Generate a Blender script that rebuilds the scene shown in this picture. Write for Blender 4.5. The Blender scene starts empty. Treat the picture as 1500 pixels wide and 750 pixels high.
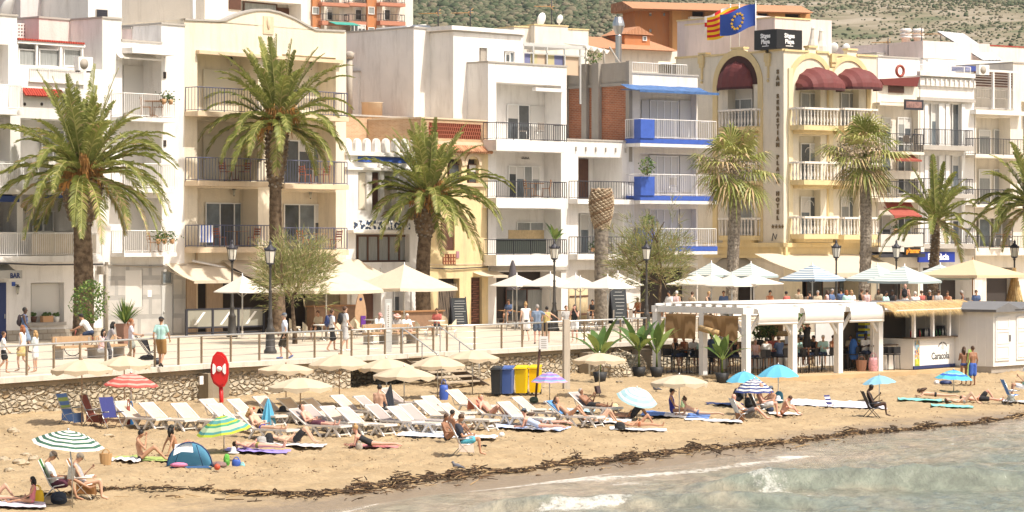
import bpy,bmesh,math,random
import numpy as np
from mathutils import Vector,Matrix,noise,Euler
R=random.Random(7)
sc=bpy.context.scene
COL=sc.collection
FPX,CZ,HY=1500*100/36.0,4.5,350.0
# ---------------------------------------------------------------- camera,sky,sun,exposure
cam=bpy.data.cameras.new('camera');camo=bpy.data.objects.new('camera',cam);COL.objects.link(camo)
camo.location=(0,0,CZ);camo.rotation_euler=(math.radians(90),0,0)
cam.lens=100;cam.sensor_width=36;cam.shift_y=-25/1500.0;cam.clip_start=1;cam.clip_end=9000
sc.camera=camo
SUN_EL=math.radians(58);SUN_DIR=Vector((0.84,-0.54,0)).normalized()
w=bpy.data.worlds.new("World");sc.world=w;w.use_nodes=True
nt=w.node_tree;bg=nt.nodes['Background'];sky=nt.nodes.new('ShaderNodeTexSky')
sky.sky_type='NISHITA';sky.sun_disc=False;sky.sun_elevation=SUN_EL
sky.sun_rotation=math.atan2(SUN_DIR.x,SUN_DIR.y);sky.air_density=1.0;sky.dust_density=4.0;sky.ozone_density=1.0
tint=nt.nodes.new('ShaderNodeVectorMath');tint.operation='MULTIPLY';tint.inputs[1].default_value=(1.10,1.0,.87)
nt.links.new(sky.outputs[0],tint.inputs[0]);nt.links.new(tint.outputs[0],bg.inputs[0]);bg.inputs[1].default_value=0.15
sl=bpy.data.lights.new('sun','SUN');sl.energy=4.2;sl.angle=math.radians(0.5);sl.color=(1.0,0.95,0.86)
so=bpy.data.objects.new('sun',sl);COL.objects.link(so)
sv=SUN_DIR*math.cos(SUN_EL);sv.z=math.sin(SUN_EL)
so.rotation_euler=sv.to_track_quat('Z','Y').to_euler();so.location=(60,0,80)
vs=sc.view_settings;vs.view_transform='Standard';vs.look='None';vs.gamma=1;vs.exposure=0.36;vs.use_curve_mapping=False
sc.render.film_transparent=False
sc.cycles.max_bounces=6;sc.cycles.diffuse_bounces=3;sc.cycles.transparent_max_bounces=8
# ---------------------------------------------------------------- materials
MATS={}
def srgb(h):
	if isinstance(h,str):
		v=[int(h[i:i+2],16)/255 for i in (0,2,4)]
		return tuple(x/12.92 if x<=.04045 else ((x+.055)/1.055)**2.4 for x in v)
	return h
def M(name,color,rough=.7,var=.0,scale=3.0,bump=.0,bscale=30.,metal=0.,spec=.4,stretch=(1,1,1),trans=0.):
	if name in MATS: return MATS[name]
	m=bpy.data.materials.new(name);m.use_nodes=True;t=m.node_tree;b=t.nodes['Principled BSDF']
	c=srgb(color)
	b.inputs['Base Color'].default_value=(*c,1);b.inputs['Roughness'].default_value=rough
	b.inputs['Metallic'].default_value=metal;b.inputs['Specular IOR Level'].default_value=spec
	m.diffuse_color=(*c,1)
	if var or bump:
		tc=t.nodes.new('ShaderNodeTexCoord');mp=t.nodes.new('ShaderNodeMapping');mp.inputs['Scale'].default_value=stretch
		t.links.new(tc.outputs['Object'],mp.inputs[0])
	if var:
		n=t.nodes.new('ShaderNodeTexNoise');n.inputs['Scale'].default_value=scale;n.inputs['Detail'].default_value=6;n.inputs['Roughness'].default_value=.65
		t.links.new(mp.outputs[0],n.inputs['Vector'])
		r=t.nodes.new('ShaderNodeMapRange');r.inputs[1].default_value=.3;r.inputs[2].default_value=.7
		r.inputs[3].default_value=1-var;r.inputs[4].default_value=1+var*.55
		t.links.new(n.outputs[0],r.inputs[0])
		mx=t.nodes.new('ShaderNodeVectorMath');mx.operation='SCALE';mx.inputs[0].default_value=c
		t.links.new(r.outputs[0],mx.inputs['Scale']);t.links.new(mx.outputs[0],b.inputs['Base Color'])
	if bump:
		n=t.nodes.new('ShaderNodeTexNoise');n.inputs['Scale'].default_value=bscale;n.inputs['Detail'].default_value=4
		t.links.new(mp.outputs[0],n.inputs['Vector'])
		bp=t.nodes.new('ShaderNodeBump');bp.inputs['Strength'].default_value=bump;bp.inputs['Distance'].default_value=.05
		t.links.new(n.outputs[0],bp.inputs['Height']);t.links.new(bp.outputs[0],b.inputs['Normal'])
	if trans:      # thin cloth / leaves let light through
		tr=t.nodes.new('ShaderNodeBsdfTranslucent');tr.inputs[0].default_value=(*c,1)
		ms=t.nodes.new('ShaderNodeMixShader');ms.inputs[0].default_value=trans
		if var: t.links.new(mx.outputs[0],tr.inputs[0])
		t.links.new(b.outputs[0],ms.inputs[1]);t.links.new(tr.outputs[0],ms.inputs[2])
		t.links.new(ms.outputs[0],t.nodes['Material Output'].inputs[0])
	MATS[name]=m
	return m
def plaster(name,color,var=.10,stain=.20,bump=.25):
	"""painted render: soft blotches, streaks of rain dirt, fine grain"""
	if name in MATS: return MATS[name]
	m=M(name,color,.85,var,.45,bump,14.,spec=.2)
	t=m.node_tree;b=t.nodes['Principled BSDF']
	src=b.inputs['Base Color'].links[0].from_socket
	tc=t.nodes.new('ShaderNodeTexCoord');mp=t.nodes.new('ShaderNodeMapping');mp.inputs['Scale'].default_value=(1.5,1.5,.25)
	t.links.new(tc.outputs['Object'],mp.inputs[0])
	n=t.nodes.new('ShaderNodeTexNoise');n.inputs['Scale'].default_value=1.6;n.inputs['Detail'].default_value=8;n.inputs['Roughness'].default_value=.7
	t.links.new(mp.outputs[0],n.inputs['Vector'])
	r=t.nodes.new('ShaderNodeMapRange');r.inputs[1].default_value=.50;r.inputs[2].default_value=.82;r.inputs[3].default_value=0;r.inputs[4].default_value=stain*2.4
	t.links.new(n.outputs[0],r.inputs[0])
	mx=t.nodes.new('ShaderNodeMix');mx.data_type='RGBA'
	t.links.new(r.outputs[0],mx.inputs[0]);t.links.new(src,mx.inputs[6]);mx.inputs[7].default_value=(.30,.26,.21,1)
	t.links.new(mx.outputs[2],b.inputs['Base Color'])
	return m
def ramp_mat(name,kind,stops,scale,rough=.85,bump=.4,bdist=.04,stretch=(1,1,1),coords='Object',detail=6):
	if name in MATS: return MATS[name]
	m=bpy.data.materials.new(name);m.use_nodes=True;t=m.node_tree;b=t.nodes['Principled BSDF']
	b.inputs['Roughness'].default_value=rough;b.inputs['Specular IOR Level'].default_value=.2
	tc=t.nodes.new('ShaderNodeTexCoord');mp=t.nodes.new('ShaderNodeMapping');mp.inputs['Scale'].default_value=stretch
	t.links.new(tc.outputs[coords],mp.inputs[0])
	if kind=='noise':
		n=t.nodes.new('ShaderNodeTexNoise');n.inputs['Scale'].default_value=scale;n.inputs['Detail'].default_value=detail;out=n.outputs[0]
	elif kind=='wave':
		n=t.nodes.new('ShaderNodeTexWave');n.inputs['Scale'].default_value=scale;n.inputs['Distortion'].default_value=2;n.inputs['Detail'].default_value=3;out=n.outputs[1]
	elif kind=='cell':
		n=t.nodes.new('ShaderNodeTexVoronoi');n.inputs['Scale'].default_value=scale;out=n.outputs['Color']
	t.links.new(mp.outputs[0],n.inputs['Vector'])
	cr=t.nodes.new('ShaderNodeValToRGB');e=cr.color_ramp.elements
	for i,(p,c) in enumerate(stops):
		el=e[i] if i<2 else e.new(p)
		el.position=p;el.color=(*srgb(c),1)
	m.diffuse_color=(*srgb(stops[0][1]),1)
	t.links.new(out,cr.inputs[0]);t.links.new(cr.outputs[0],b.inputs['Base Color'])
	if bump:
		bp=t.nodes.new('ShaderNodeBump');bp.inputs['Strength'].default_value=bump;bp.inputs['Distance'].default_value=bdist
		t.links.new(out,bp.inputs['Height']);t.links.new(bp.outputs[0],b.inputs['Normal'])
	MATS[name]=m
	return m
# ---------------------------------------------------------------- mesh builder
class MB:
	def __init__(s): s.v=[];s.f=[];s.m=[];s.s=[]
	def add(s,vs,fs,mi=0,sm=False):
		o=len(s.v);s.v+=[tuple(v) for v in vs]
		for f in fs: s.f.append(tuple(i+o for i in f));s.m.append(mi);s.s.append(sm)
		return s
	def quad(s,a,b,c,d,mi=0): return s.add([a,b,c,d],[(0,1,2,3)],mi)
	def bx(s,x0,x1,y0,y1,z0,z1,mi=0):
		if x0>x1: x0,x1=x1,x0
		if y0>y1: y0,y1=y1,y0
		if z0>z1: z0,z1=z1,z0
		v=[(x,y,z) for z in (z0,z1) for y in (y0,y1) for x in (x0,x1)]
		return s.add(v,[(0,2,3,1),(4,5,7,6),(0,1,5,4),(2,6,7,3),(0,4,6,2),(1,3,7,5)],mi)
	def cb(s,c,size,rz=0,rx=0,ry=0,mi=0):
		m=Matrix.Translation(c) @ Euler((rx,ry,rz)).to_matrix().to_4x4()
		hx,hy,hz=[q/2 for q in size]
		v=[m @ Vector((x,y,z)) for z in (-hz,hz) for y in (-hy,hy) for x in (-hx,hx)]
		return s.add(v,[(0,2,3,1),(4,5,7,6),(0,1,5,4),(2,6,7,3),(0,4,6,2),(1,3,7,5)],mi)
	def tube(s,pts,rad,n=6,mi=0,cap=True,sm=True):
		pts=[Vector(p) for p in pts]
		if not hasattr(rad,'__len__'): rad=[rad]*len(pts)
		V=[];up=None
		for i,p in enumerate(pts):
			d=(pts[min(i+1,len(pts)-1)]-pts[max(i-1,0)])
			if d.length<1e-9: d=Vector((0,0,1))
			d.normalize()
			a=(Vector((0,0,1)) if abs(d.z)<.9 else Vector((1,0,0))) if up is None else up
			x=a.cross(d)
			if x.length<1e-5: x=Vector((0,1,0)).cross(d)
			x.normalize();y=d.cross(x);up=y
			for k in range(n):
				t=2*math.pi*k/n
				V.append(p + rad[i]*(math.cos(t)*x+math.sin(t)*y))
		F=[]
		for i in range(len(pts)-1):
			for k in range(n):
				a=i*n+k;b=i*n+(k+1) % n
				F.append((a,b,b+n,a+n))
		if cap: F.append(tuple(range(n))[::-1]);F.append(tuple((len(pts)-1)*n+k for k in range(n)))
		return s.add(V,F,mi,sm)
	def lathe(s,prof,n=12,c=(0,0,0),mi=0,sm=True):
		V=[];F=[]
		for r,z in prof:
			for k in range(n):
				t=2*math.pi*k/n;V.append((c[0]+r*math.cos(t),c[1]+r*math.sin(t),c[2]+z))
		for i in range(len(prof)-1):
			for k in range(n):
				a=i*n+k;b=i*n+(k+1) % n;F.append((a,b,b+n,a+n))
		F.append(tuple(range(n))[::-1]);F.append(tuple((len(prof)-1)*n+k for k in range(n)))
		return s.add(V,F,mi,sm)
	def ell(s,c,r,n=8,mi=0,rot=None,jit=0,sm=True,rnd=None):
		V=[];F=[];m=rot.to_matrix() if rot else None;rnd=rnd or R
		st=max(3,n//2+1)
		for i in range(st+1):
			ph=math.pi*i/st - math.pi/2
			for k in range(n):
				t=2*math.pi*k/n;j=1+(rnd.uniform(-jit,jit) if jit else 0)
				p=Vector((r[0]*math.cos(ph)*math.cos(t)*j,r[1]*math.cos(ph)*math.sin(t)*j,r[2]*math.sin(ph)*j))
				if m: p=m @ p
				V.append((c[0]+p.x,c[1]+p.y,c[2]+p.z))
		for i in range(st):
			for k in range(n):
				a=i*n+k;b=i*n+(k+1) % n;F.append((a,b,b+n,a+n))
		return s.add(V,F,mi,sm)
	def prism(s,poly,ax,a,b,mi=0,sm=False):
		"""extrude a 2-D polygon; ax='y' -> poly in (x,z); 'x' -> (y,z); 'z' -> (x,y)"""
		def pt(q,t): return {'y': (q[0],t,q[1]),'x': (t,q[0],q[1]),'z': (q[0],q[1],t)}[ax]
		n=len(poly);V=[pt(q,a) for q in poly]+[pt(q,b) for q in poly]
		F=[tuple(range(n))[::-1],tuple(range(n,2*n))]+[(i,(i+1) % n,(i+1) % n+n,i+n) for i in range(n)]
		return s.add(V,F,mi,sm)
	def mesh(s,name,mats):
		me=bpy.data.meshes.new(name);me.from_pydata(s.v,[],s.f)
		if not isinstance(mats,(list,tuple)): mats=[mats]
		for m in mats: me.materials.append(m)
		me.polygons.foreach_set('material_index',s.m);me.polygons.foreach_set('use_smooth',s.s)
		me.update();return me
	def build(s,name,mats,parent=None):
		o=bpy.data.objects.new(name,s.mesh(name,mats));COL.objects.link(o)
		if parent is not None: o.parent=parent
		return o
def tag(o,label,cat,group=None):
	o['label']=label;o['category']=cat
	if group: o['group']=group
	return o
def thing(name,label,cat,loc=(0,0,0),rz=0,group=None):
	o=bpy.data.objects.new(name,None);COL.objects.link(o);o.empty_display_size=.3
	o.location=loc;o.rotation_euler=(0,0,rz)
	return tag(o,label,cat,group)
def struct(o,kind='structure'): o['kind']=kind;return o
KIDS={}
def kids(o):
	return [c for c in bpy.data.objects if c.parent==o]
def copy_tree(o,loc=None,rz=None,label=None,group=None,parent=None,scale=None):
	c=o.copy();COL.objects.link(c)
	if parent is not None: c.parent=parent
	if loc is not None: c.location=loc
	if rz is not None: c.rotation_euler=(0,0,rz)
	if label: c['label']=label
	if group: c['group']=group
	if scale: c.scale=scale
	for k in o.children: copy_tree(k,parent=c)
	return c
ORD=['first','second','third','fourth','fifth','sixth','seventh','eighth','ninth','tenth','eleventh','twelfth','thirteenth','fourteenth','fifteenth','sixteenth','seventeenth','eighteenth','nineteenth','twentieth','twenty-first','twenty-second','twenty-third','twenty-fourth','twenty-fifth','twenty-sixth','twenty-seventh','twenty-eighth','twenty-ninth','thirtieth']
# ---------------------------------------------------------------- where things stand
def P(px,py,Y): return Vector(((px-750)/FPX*Y,Y,CZ-(py-HY)/FPX*Y))
def G(px,py,z=0.0):
	Y=FPX*(CZ-z)/(py-HY);return Vector(((px-750)/FPX*Y,Y,z))
SHORE=[(-80,-50),(-30,33),(-12,60),(-4.2,70.7),(5.08,84.6),(11.5,96.2),(18.7,105.5),(30,119),(60,150),(120,200)]
WALLL=[(-80,-10),(-36,62),(-22,82.5),(-16.5,92),(-11.06,102.4),(-0.28,116.4),(5.7,125),(14,133.2),(23.5,141.7),(45,160),(120,225)]
def interp(L,X):
	for (a,b),(c,d) in zip(L,L[1:]):
		if X<=c: return b+(d-b)*(X-a)/(c-a)
	return L[-1][1]
SEA=-2.2
def sand_z(X,Y):
	s=interp(SHORE,X);wl=interp(WALLL,X);t=(Y-s)/(wl-s)
	if t<0: return SEA+max(-1.5,t*1.0)-.02
	return SEA+.98*t**.85
def S(px,py):
	z=-1.5
	for _ in range(25):
		p=G(px,py,z);z=.5*z+.5*sand_z(p.x,p.y)
	return G(px,py,z)
def Sp(px,Y):
	X=(px-750)/FPX*Y;return Vector((X,Y,sand_z(X,Y)))
# ---------------------------------------------------------------- the ground
def sand_object():
	m=bpy.data.materials.new('sand');m.use_nodes=True;t=m.node_tree;b=t.nodes['Principled BSDF']
	tc=t.nodes.new('ShaderNodeTexCoord')
	n1=t.nodes.new('ShaderNodeTexNoise');n1.inputs['Scale'].default_value=.5;n1.inputs['Detail'].default_value=8;n1.inputs['Roughness'].default_value=.68
	n2=t.nodes.new('ShaderNodeTexNoise');n2.inputs['Scale'].default_value=5;n2.inputs['Detail'].default_value=8;n2.inputs['Roughness'].default_value=.7
	for n in (n1,n2): t.links.new(tc.outputs['Object'],n.inputs['Vector'])
	cr=t.nodes.new('ShaderNodeValToRGB');cr.color_ramp.elements[0].position=.3;cr.color_ramp.elements[0].color=(.325,.236,.132,1)
	cr.color_ramp.elements[1].position=.72;cr.color_ramp.elements[1].color=(.455,.345,.208,1)
	t.links.new(n1.outputs[0],cr.inputs[0])
	sep=t.nodes.new('ShaderNodeSeparateXYZ');t.links.new(tc.outputs['Object'],sep.inputs[0])
	ad=t.nodes.new('ShaderNodeMath');ad.operation='MULTIPLY_ADD';ad.inputs[1].default_value=.13;t.links.new(n1.outputs[0],ad.inputs[0]);t.links.new(sep.outputs[2],ad.inputs[2])
	wet=t.nodes.new('ShaderNodeMapRange');wet.inputs[1].default_value=-1.96;wet.inputs[2].default_value=-2.06;wet.inputs[3].default_value=0;wet.inputs[4].default_value=1
	t.links.new(ad.outputs[0],wet.inputs[0])
	mx=t.nodes.new('ShaderNodeMix');mx.data_type='RGBA';mx.inputs[7].default_value=(.27,.205,.135,1)
	t.links.new(wet.outputs[0],mx.inputs[0]);t.links.new(cr.outputs[0],mx.inputs[6])
	ms=t.nodes.new('ShaderNodeVectorMath');ms.operation='SCALE'
	r2=t.nodes.new('ShaderNodeMapRange');r2.inputs[1].default_value=.3;r2.inputs[2].default_value=.7;r2.inputs[3].default_value=.80;r2.inputs[4].default_value=1.12;t.links.new(n2.outputs[0],r2.inputs[0])
	t.links.new(mx.outputs[2],ms.inputs[0]);t.links.new(r2.outputs[0],ms.inputs['Scale']);t.links.new(ms.outputs[0],b.inputs['Base Color'])
	rr=t.nodes.new('ShaderNodeMapRange');rr.inputs[3].default_value=.95;rr.inputs[4].default_value=.35;t.links.new(wet.outputs[0],rr.inputs[0]);t.links.new(rr.outputs[0],b.inputs['Roughness'])
	b.inputs['Specular IOR Level'].default_value=.3
	bp=t.nodes.new('ShaderNodeBump');bp.inputs['Strength'].default_value=.9;bp.inputs['Distance'].default_value=.06
	t.links.new(n2.outputs[0],bp.inputs['Height']);t.links.new(bp.outputs[0],b.inputs['Normal'])
	xs=np.concatenate([np.arange(-70,-26,3),np.arange(-26,32,.16),np.arange(32,130,6)])
	nv=230;V=[];F=[]
	for x in xs:
		s=interp(SHORE,x)-14;e=interp(WALLL,x)+1.2
		for j in range(nv+1):
			y=s+(e-s)*j/nv;z=sand_z(x,y)
			if -26<x<32:
				t0=max(0,min(1,(z-SEA+.02)/.3))
				z+=t0*(.10*noise.noise((x*.9,y*.9,0))+.07*noise.noise((x*2.6,y*2.6,3))+.075*noise.noise((x*5.5,y*4.5,7)))+.03*noise.noise((x*.35,y*.35,9))
			V.append((x,y,z))
	nx=len(xs)
	for i in range(nx-1):
		for j in range(nv):
			a=i*(nv+1)+j;F.append((a,a+nv+1,a+nv+2,a+1))
	me=bpy.data.meshes.new('sand');me.from_pydata(V,[],F);me.materials.append(m);me.shade_smooth()
	o=bpy.data.objects.new('sand',me);COL.objects.link(o);struct(o)
sand_object()
def shore_dist(x,y): return interp(SHORE,x)-y
def sea_object():
	m=bpy.data.materials.new('sea_water');m.use_nodes=True;t=m.node_tree;b=t.nodes['Principled BSDF']
	at=t.nodes.new('ShaderNodeAttribute');at.attribute_name='foam';ad=t.nodes.new('ShaderNodeAttribute');ad.attribute_name='depth'
	tc=t.nodes.new('ShaderNodeTexCoord');mp=t.nodes.new('ShaderNodeMapping');mp.inputs['Rotation'].default_value=(0,0,math.radians(-12));mp.inputs['Scale'].default_value=(1.0,.55,1)
	t.links.new(tc.outputs['Object'],mp.inputs[0])
	n1=t.nodes.new('ShaderNodeTexNoise');n1.inputs['Scale'].default_value=4.5;n1.inputs['Detail'].default_value=12;n1.inputs['Roughness'].default_value=.82
	n2=t.nodes.new('ShaderNodeTexNoise');n2.inputs['Scale'].default_value=.55;n2.inputs['Detail'].default_value=6
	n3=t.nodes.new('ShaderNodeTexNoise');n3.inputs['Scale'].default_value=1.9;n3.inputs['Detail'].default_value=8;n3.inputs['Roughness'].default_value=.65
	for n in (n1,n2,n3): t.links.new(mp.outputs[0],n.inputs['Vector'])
	cr=t.nodes.new('ShaderNodeValToRGB');e=cr.color_ramp.elements
	e[0].position=0;e[0].color=(.36,.30,.22,1);e[1].position=1;e[1].color=(.195,.215,.17,1)
	q=e.new(.35);q.color=(.31,.275,.20,1)
	sm=t.nodes.new('ShaderNodeMath');sm.operation='MULTIPLY_ADD';sm.inputs[1].default_value=2.2
	sb=t.nodes.new('ShaderNodeMath');sb.operation='SUBTRACT';sb.inputs[1].default_value=.5;t.links.new(n2.outputs[0],sb.inputs[0])
	t.links.new(sb.outputs[0],sm.inputs[0]);t.links.new(ad.outputs['Fac'],sm.inputs[2]);t.links.new(sm.outputs[0],cr.inputs[0])
	mu=t.nodes.new('ShaderNodeMath');mu.operation='ADD';t.links.new(at.outputs['Fac'],mu.inputs[0]);t.links.new(n1.outputs[0],mu.inputs[1])
	fr=t.nodes.new('ShaderNodeMapRange');fr.inputs[1].default_value=.95;fr.inputs[2].default_value=1.26;t.links.new(mu.outputs[0],fr.inputs[0])
	mx=t.nodes.new('ShaderNodeMix');mx.data_type='RGBA';mx.inputs[7].default_value=(.86,.84,.79,1)
	rp=t.nodes.new('ShaderNodeMapRange');rp.inputs[1].default_value=.35;rp.inputs[2].default_value=.65;rp.inputs[3].default_value=.70;rp.inputs[4].default_value=1.25;t.links.new(n3.outputs[0],rp.inputs[0])  # light and dark of the ripples painted into the water colour
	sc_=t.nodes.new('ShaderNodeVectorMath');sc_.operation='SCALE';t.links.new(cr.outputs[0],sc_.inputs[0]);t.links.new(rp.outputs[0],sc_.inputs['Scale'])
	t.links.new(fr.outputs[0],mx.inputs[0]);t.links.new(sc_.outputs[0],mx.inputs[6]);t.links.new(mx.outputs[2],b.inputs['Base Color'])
	ro=t.nodes.new('ShaderNodeMapRange');ro.inputs[3].default_value=.10;ro.inputs[4].default_value=.9;t.links.new(fr.outputs[0],ro.inputs[0]);t.links.new(ro.outputs[0],b.inputs['Roughness'])
	b.inputs['IOR'].default_value=1.33;b.inputs['Specular IOR Level'].default_value=.5
	bp=t.nodes.new('ShaderNodeBump');bp.inputs['Strength'].default_value=.9;bp.inputs['Distance'].default_value=.22
	t.links.new(n3.outputs[0],bp.inputs['Height']);t.links.new(bp.outputs[0],b.inputs['Normal'])
	V=[];F=[];foam=[];dep=[]
	us=np.concatenate([np.arange(-60,-30,5),np.arange(-30,46,.16),np.arange(46,130,6)])
	ds=np.concatenate([[-3],np.arange(-1.2,34,.14),np.arange(34,120,6),[400]])
	def pl(*a): return [tuple(G(p,q,SEA))[:2] for p,q in a]
	SWELLS=[(75.6,.2,4.2,17,.58,.55),(71.4,.15,-2,12,.28,.6),(80.5,.25,9,22,.16,.8),(86,.3,11,26,.13,.9),(92,.4,14,30,.10,1.0),(67,.1,-4,16,.15,.8),(78,.2,14,26,.12,.6)]
	FOAM=[(pl((830,707),(880,702),(960,697),(1010,694),(1060,687),(1110,680),(1165,672)),.75,.56),(pl((900,711),(930,708),(960,712)),.5,.5),(pl((1150,671),(1220,668),(1300,662),(1400,650)),.3,.44),(pl((690,716),(760,706),(830,700),(880,690)),1.1,.34),
			(pl((1085,717),(1120,722),(1150,730),(1180,737)),.8,.54),(pl((1105,716),(1150,711),(1190,711),(1232,708)),.34,.66),(pl((830,749),(900,745),(980,741),(1060,738)),.5,.44),(pl((560,748),(620,735),(680,722)),1.4,.30),(pl((700,760),(800,752),(900,748)),.6,.5),(pl((1200,735),(1260,741),(1300,738)),.4,.34)]
	def ridge(d,c,wd): return math.exp(-((d-c)/wd)**2)
	for u in us:
		sy=interp(SHORE,u)
		for d in ds:
			x=u+d*.5;y=sy-d
			n=noise.noise((x*.18,y*.18,1.3));nb=noise.noise((x*.5,y*.5,5));nc=noise.noise((u*.13,0,8))
			far=1/(1+max(0,d-30)*.05)
			a=max(0,min(1,d/5))
			z=.03*a*math.sin(d*1.5+n*5)+.05*a*nb+.11*a*(.5-abs(noise.noise((x*1.0,y*1.3,2))))+.13*a*(.4-abs(noise.noise((x*.45+3,y*.7,4))))+.04*a*noise.noise((x*3,y*2.5,6))
			f=0;gr=0;dd=d+n*1.6
			z+=.03*ridge(dd,1.2,.5)
			f+=.50*ridge(dd,.35+nc,.18)*(.5+.8*max(0,nb+.4))
			for (yc,sl_,xa,xb,am,wd) in SWELLS:
				c=y-(yc+sl_*(x-8))-.5*nc;e=max(0,min(1,(x-xa)/2.5))*max(0,min(1,(xb-x)/5))
				pk=e*(math.exp(-(c/wd)**2) if c<0 else math.exp(-(c/(wd*1.8))**2));z+=am*pk;gr=max(gr,pk*am*1.3 if c<wd*.3 else 0)
			if x<30 and 60<y<112:
				for pts,wd,st in FOAM:
					if not (pts[0][0]-3<x<pts[-1][0]+3): continue
					best=9
					for (ax,ay),(bx_,by) in zip(pts,pts[1:]):
						vx,vy=bx_-ax,by-ay;tt=max(0,min(1,((x-ax)*vx+(y-ay)*vy)/(vx*vx+vy*vy)));best=min(best,math.hypot(x-ax-vx*tt,y-ay-vy*tt))
					f+=st*math.exp(-(best/(wd*(1+.5*nb)))**2)
			V.append((x,y,SEA+z*far));foam.append(min(f,.58));dep.append(max(0,min(1.6,d/13+gr*1.2)))  # wave faces get extra depth: light through thin water painted as darker green
	nd=len(ds)
	for i in range(len(us)-1):
		for j in range(nd-1):
			a=i*nd+j;F.append((a,a+1,a+nd+1,a+nd))
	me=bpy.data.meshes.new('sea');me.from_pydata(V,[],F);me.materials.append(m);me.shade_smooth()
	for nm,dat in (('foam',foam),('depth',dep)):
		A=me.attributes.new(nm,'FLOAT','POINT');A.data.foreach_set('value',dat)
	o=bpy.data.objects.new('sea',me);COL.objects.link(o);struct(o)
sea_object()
pave=M('pale_paving',(.56,.49,.39),.8,.10,.8,.2,8)
def promenade():
	t=pave.node_tree;b=t.nodes['Principled BSDF'];src=b.inputs['Base Color'].links[0].from_socket
	tc=t.nodes.new('ShaderNodeTexCoord');mp=t.nodes.new('ShaderNodeMapping');mp.inputs['Rotation'].default_value=(0,0,math.radians(-50))
	bk=t.nodes.new('ShaderNodeTexBrick');bk.inputs['Scale'].default_value=1;bk.inputs['Brick Width'].default_value=1.2;bk.inputs['Row Height'].default_value=.6
	bk.inputs['Mortar Size'].default_value=.012;bk.inputs['Color1'].default_value=(1,1,1,1);bk.inputs['Color2'].default_value=(.93,.92,.9,1);bk.inputs['Mortar'].default_value=(.6,.57,.52,1)
	t.links.new(tc.outputs['Object'],mp.inputs[0]);t.links.new(mp.outputs[0],bk.inputs['Vector'])
	mx=t.nodes.new('ShaderNodeVectorMath');mx.operation='MULTIPLY';t.links.new(src,mx.inputs[0]);t.links.new(bk.outputs[0],mx.inputs[1]);t.links.new(mx.outputs[0],b.inputs['Base Color'])
	pts=[(x,y+.1,0) for x,y in WALLL]
	V=pts+[(x-60,y+180,0) for x,y,z in pts];n=len(pts)
	mb=MB().add(V,[(i,i+1,i+1+n,i+n) for i in range(n-1)])
	struct(mb.build('promenade',pave))
promenade()
def hill_z(x,y):
	d=max(0,y-420)
	z=8+d*.118 + 22*noise.noise((x*.0016,y*.0016,0))*min(1,d/300) + 9*noise.noise((x*.006,y*.006,2))*min(1,d/200)
	if y<420: z=-1+(y-230)*.047
	k=x/max(y,1)
	cut=max(0,min(1,(-k-.0)/.035))       # the ridge sinks towards the left
	zmax=4.5+y*(.095-.0112*cut+.012*max(0,k))+3*noise.noise((x*.01,y*.01,4))
	if k<-.036: zmax -= (-.036-k)*1.2*y
	return min(z,zmax)
def hills():
	xs=np.linspace(-900,900,240);ys=np.concatenate([np.linspace(230,900,60),np.linspace(915,2300,110)])
	V=[(x,y,hill_z(x,y)) for y in ys for x in xs];nx=len(xs)
	F=[(j*nx+i,j*nx+i+1,(j+1)*nx+i+1,(j+1)*nx+i) for j in range(len(ys)-1) for i in range(nx-1)]
	m=ramp_mat('dry_hillside','noise',[(.3,(.10,.12,.06)),(.5,(.21,.18,.12)),(.66,(.30,.26,.20))],.05,.95,.6,3,detail=10)
	me=bpy.data.meshes.new('hills');me.from_pydata(V,[],F);me.materials.append(m);me.shade_smooth()
	o=bpy.data.objects.new('hills',me);COL.objects.link(o);struct(o)
	rr=random.Random(3);mb=MB();n=0
	while n<34000:
		y=rr.uniform(600,1750);k=rr.uniform(-.05,.185)
		if rr.random()>(y/1750)**.6: continue
		x=k*y;z=hill_z(x,y)
		ap=HY-(z-CZ)*FPX/y
		if ap<-15 or ap>118: continue
		left=max(0,min(1,(.07-k)/.06));dn=noise.noise((x*.008,y*.008,6))+.6*noise.noise((x*.03,y*.02,1))
		if rr.random()>.58+.6*left+dn*.7: continue
		r=rr.uniform(.8,2.5)*(1.0+1.3*left)*y/FPX*(1.6 if rr.random()<.07 else 1)
		mb.ell((x,y,z+r*.35),(r*1.1,r,r*rr.uniform(.6,1.0)),6,mi=rr.choice((0,0,1,1,2)),jit=.25,sm=True,rnd=rr)
		n+=1
	o=mb.build('shrubs',[M('pine_dark',(.055,.075,.035),.9),M('scrub_green',(.105,.11,.062),.9),M('scrub_dry',(.16,.14,.09),.9)])
	struct(o,'stuff');tag(o,'dark pines and dry scrub covering the hillside behind the town','scrub')
hills()
def haze():
	m=bpy.data.materials.new('summer_haze');m.use_nodes=True;t=m.node_tree;t.nodes.remove(t.nodes['Principled BSDF'])
	v=t.nodes.new('ShaderNodeVolumePrincipled');v.inputs['Color'].default_value=(.86,.90,.96,1);v.inputs['Density'].default_value=.00007;v.inputs['Anisotropy'].default_value=.2
	t.links.new(v.outputs[0],t.nodes['Material Output'].inputs['Volume'])
	o=MB().bx(-1300,1300,-60,2500,-6,330).build('haze',m);struct(o,'stuff')
haze()
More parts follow.
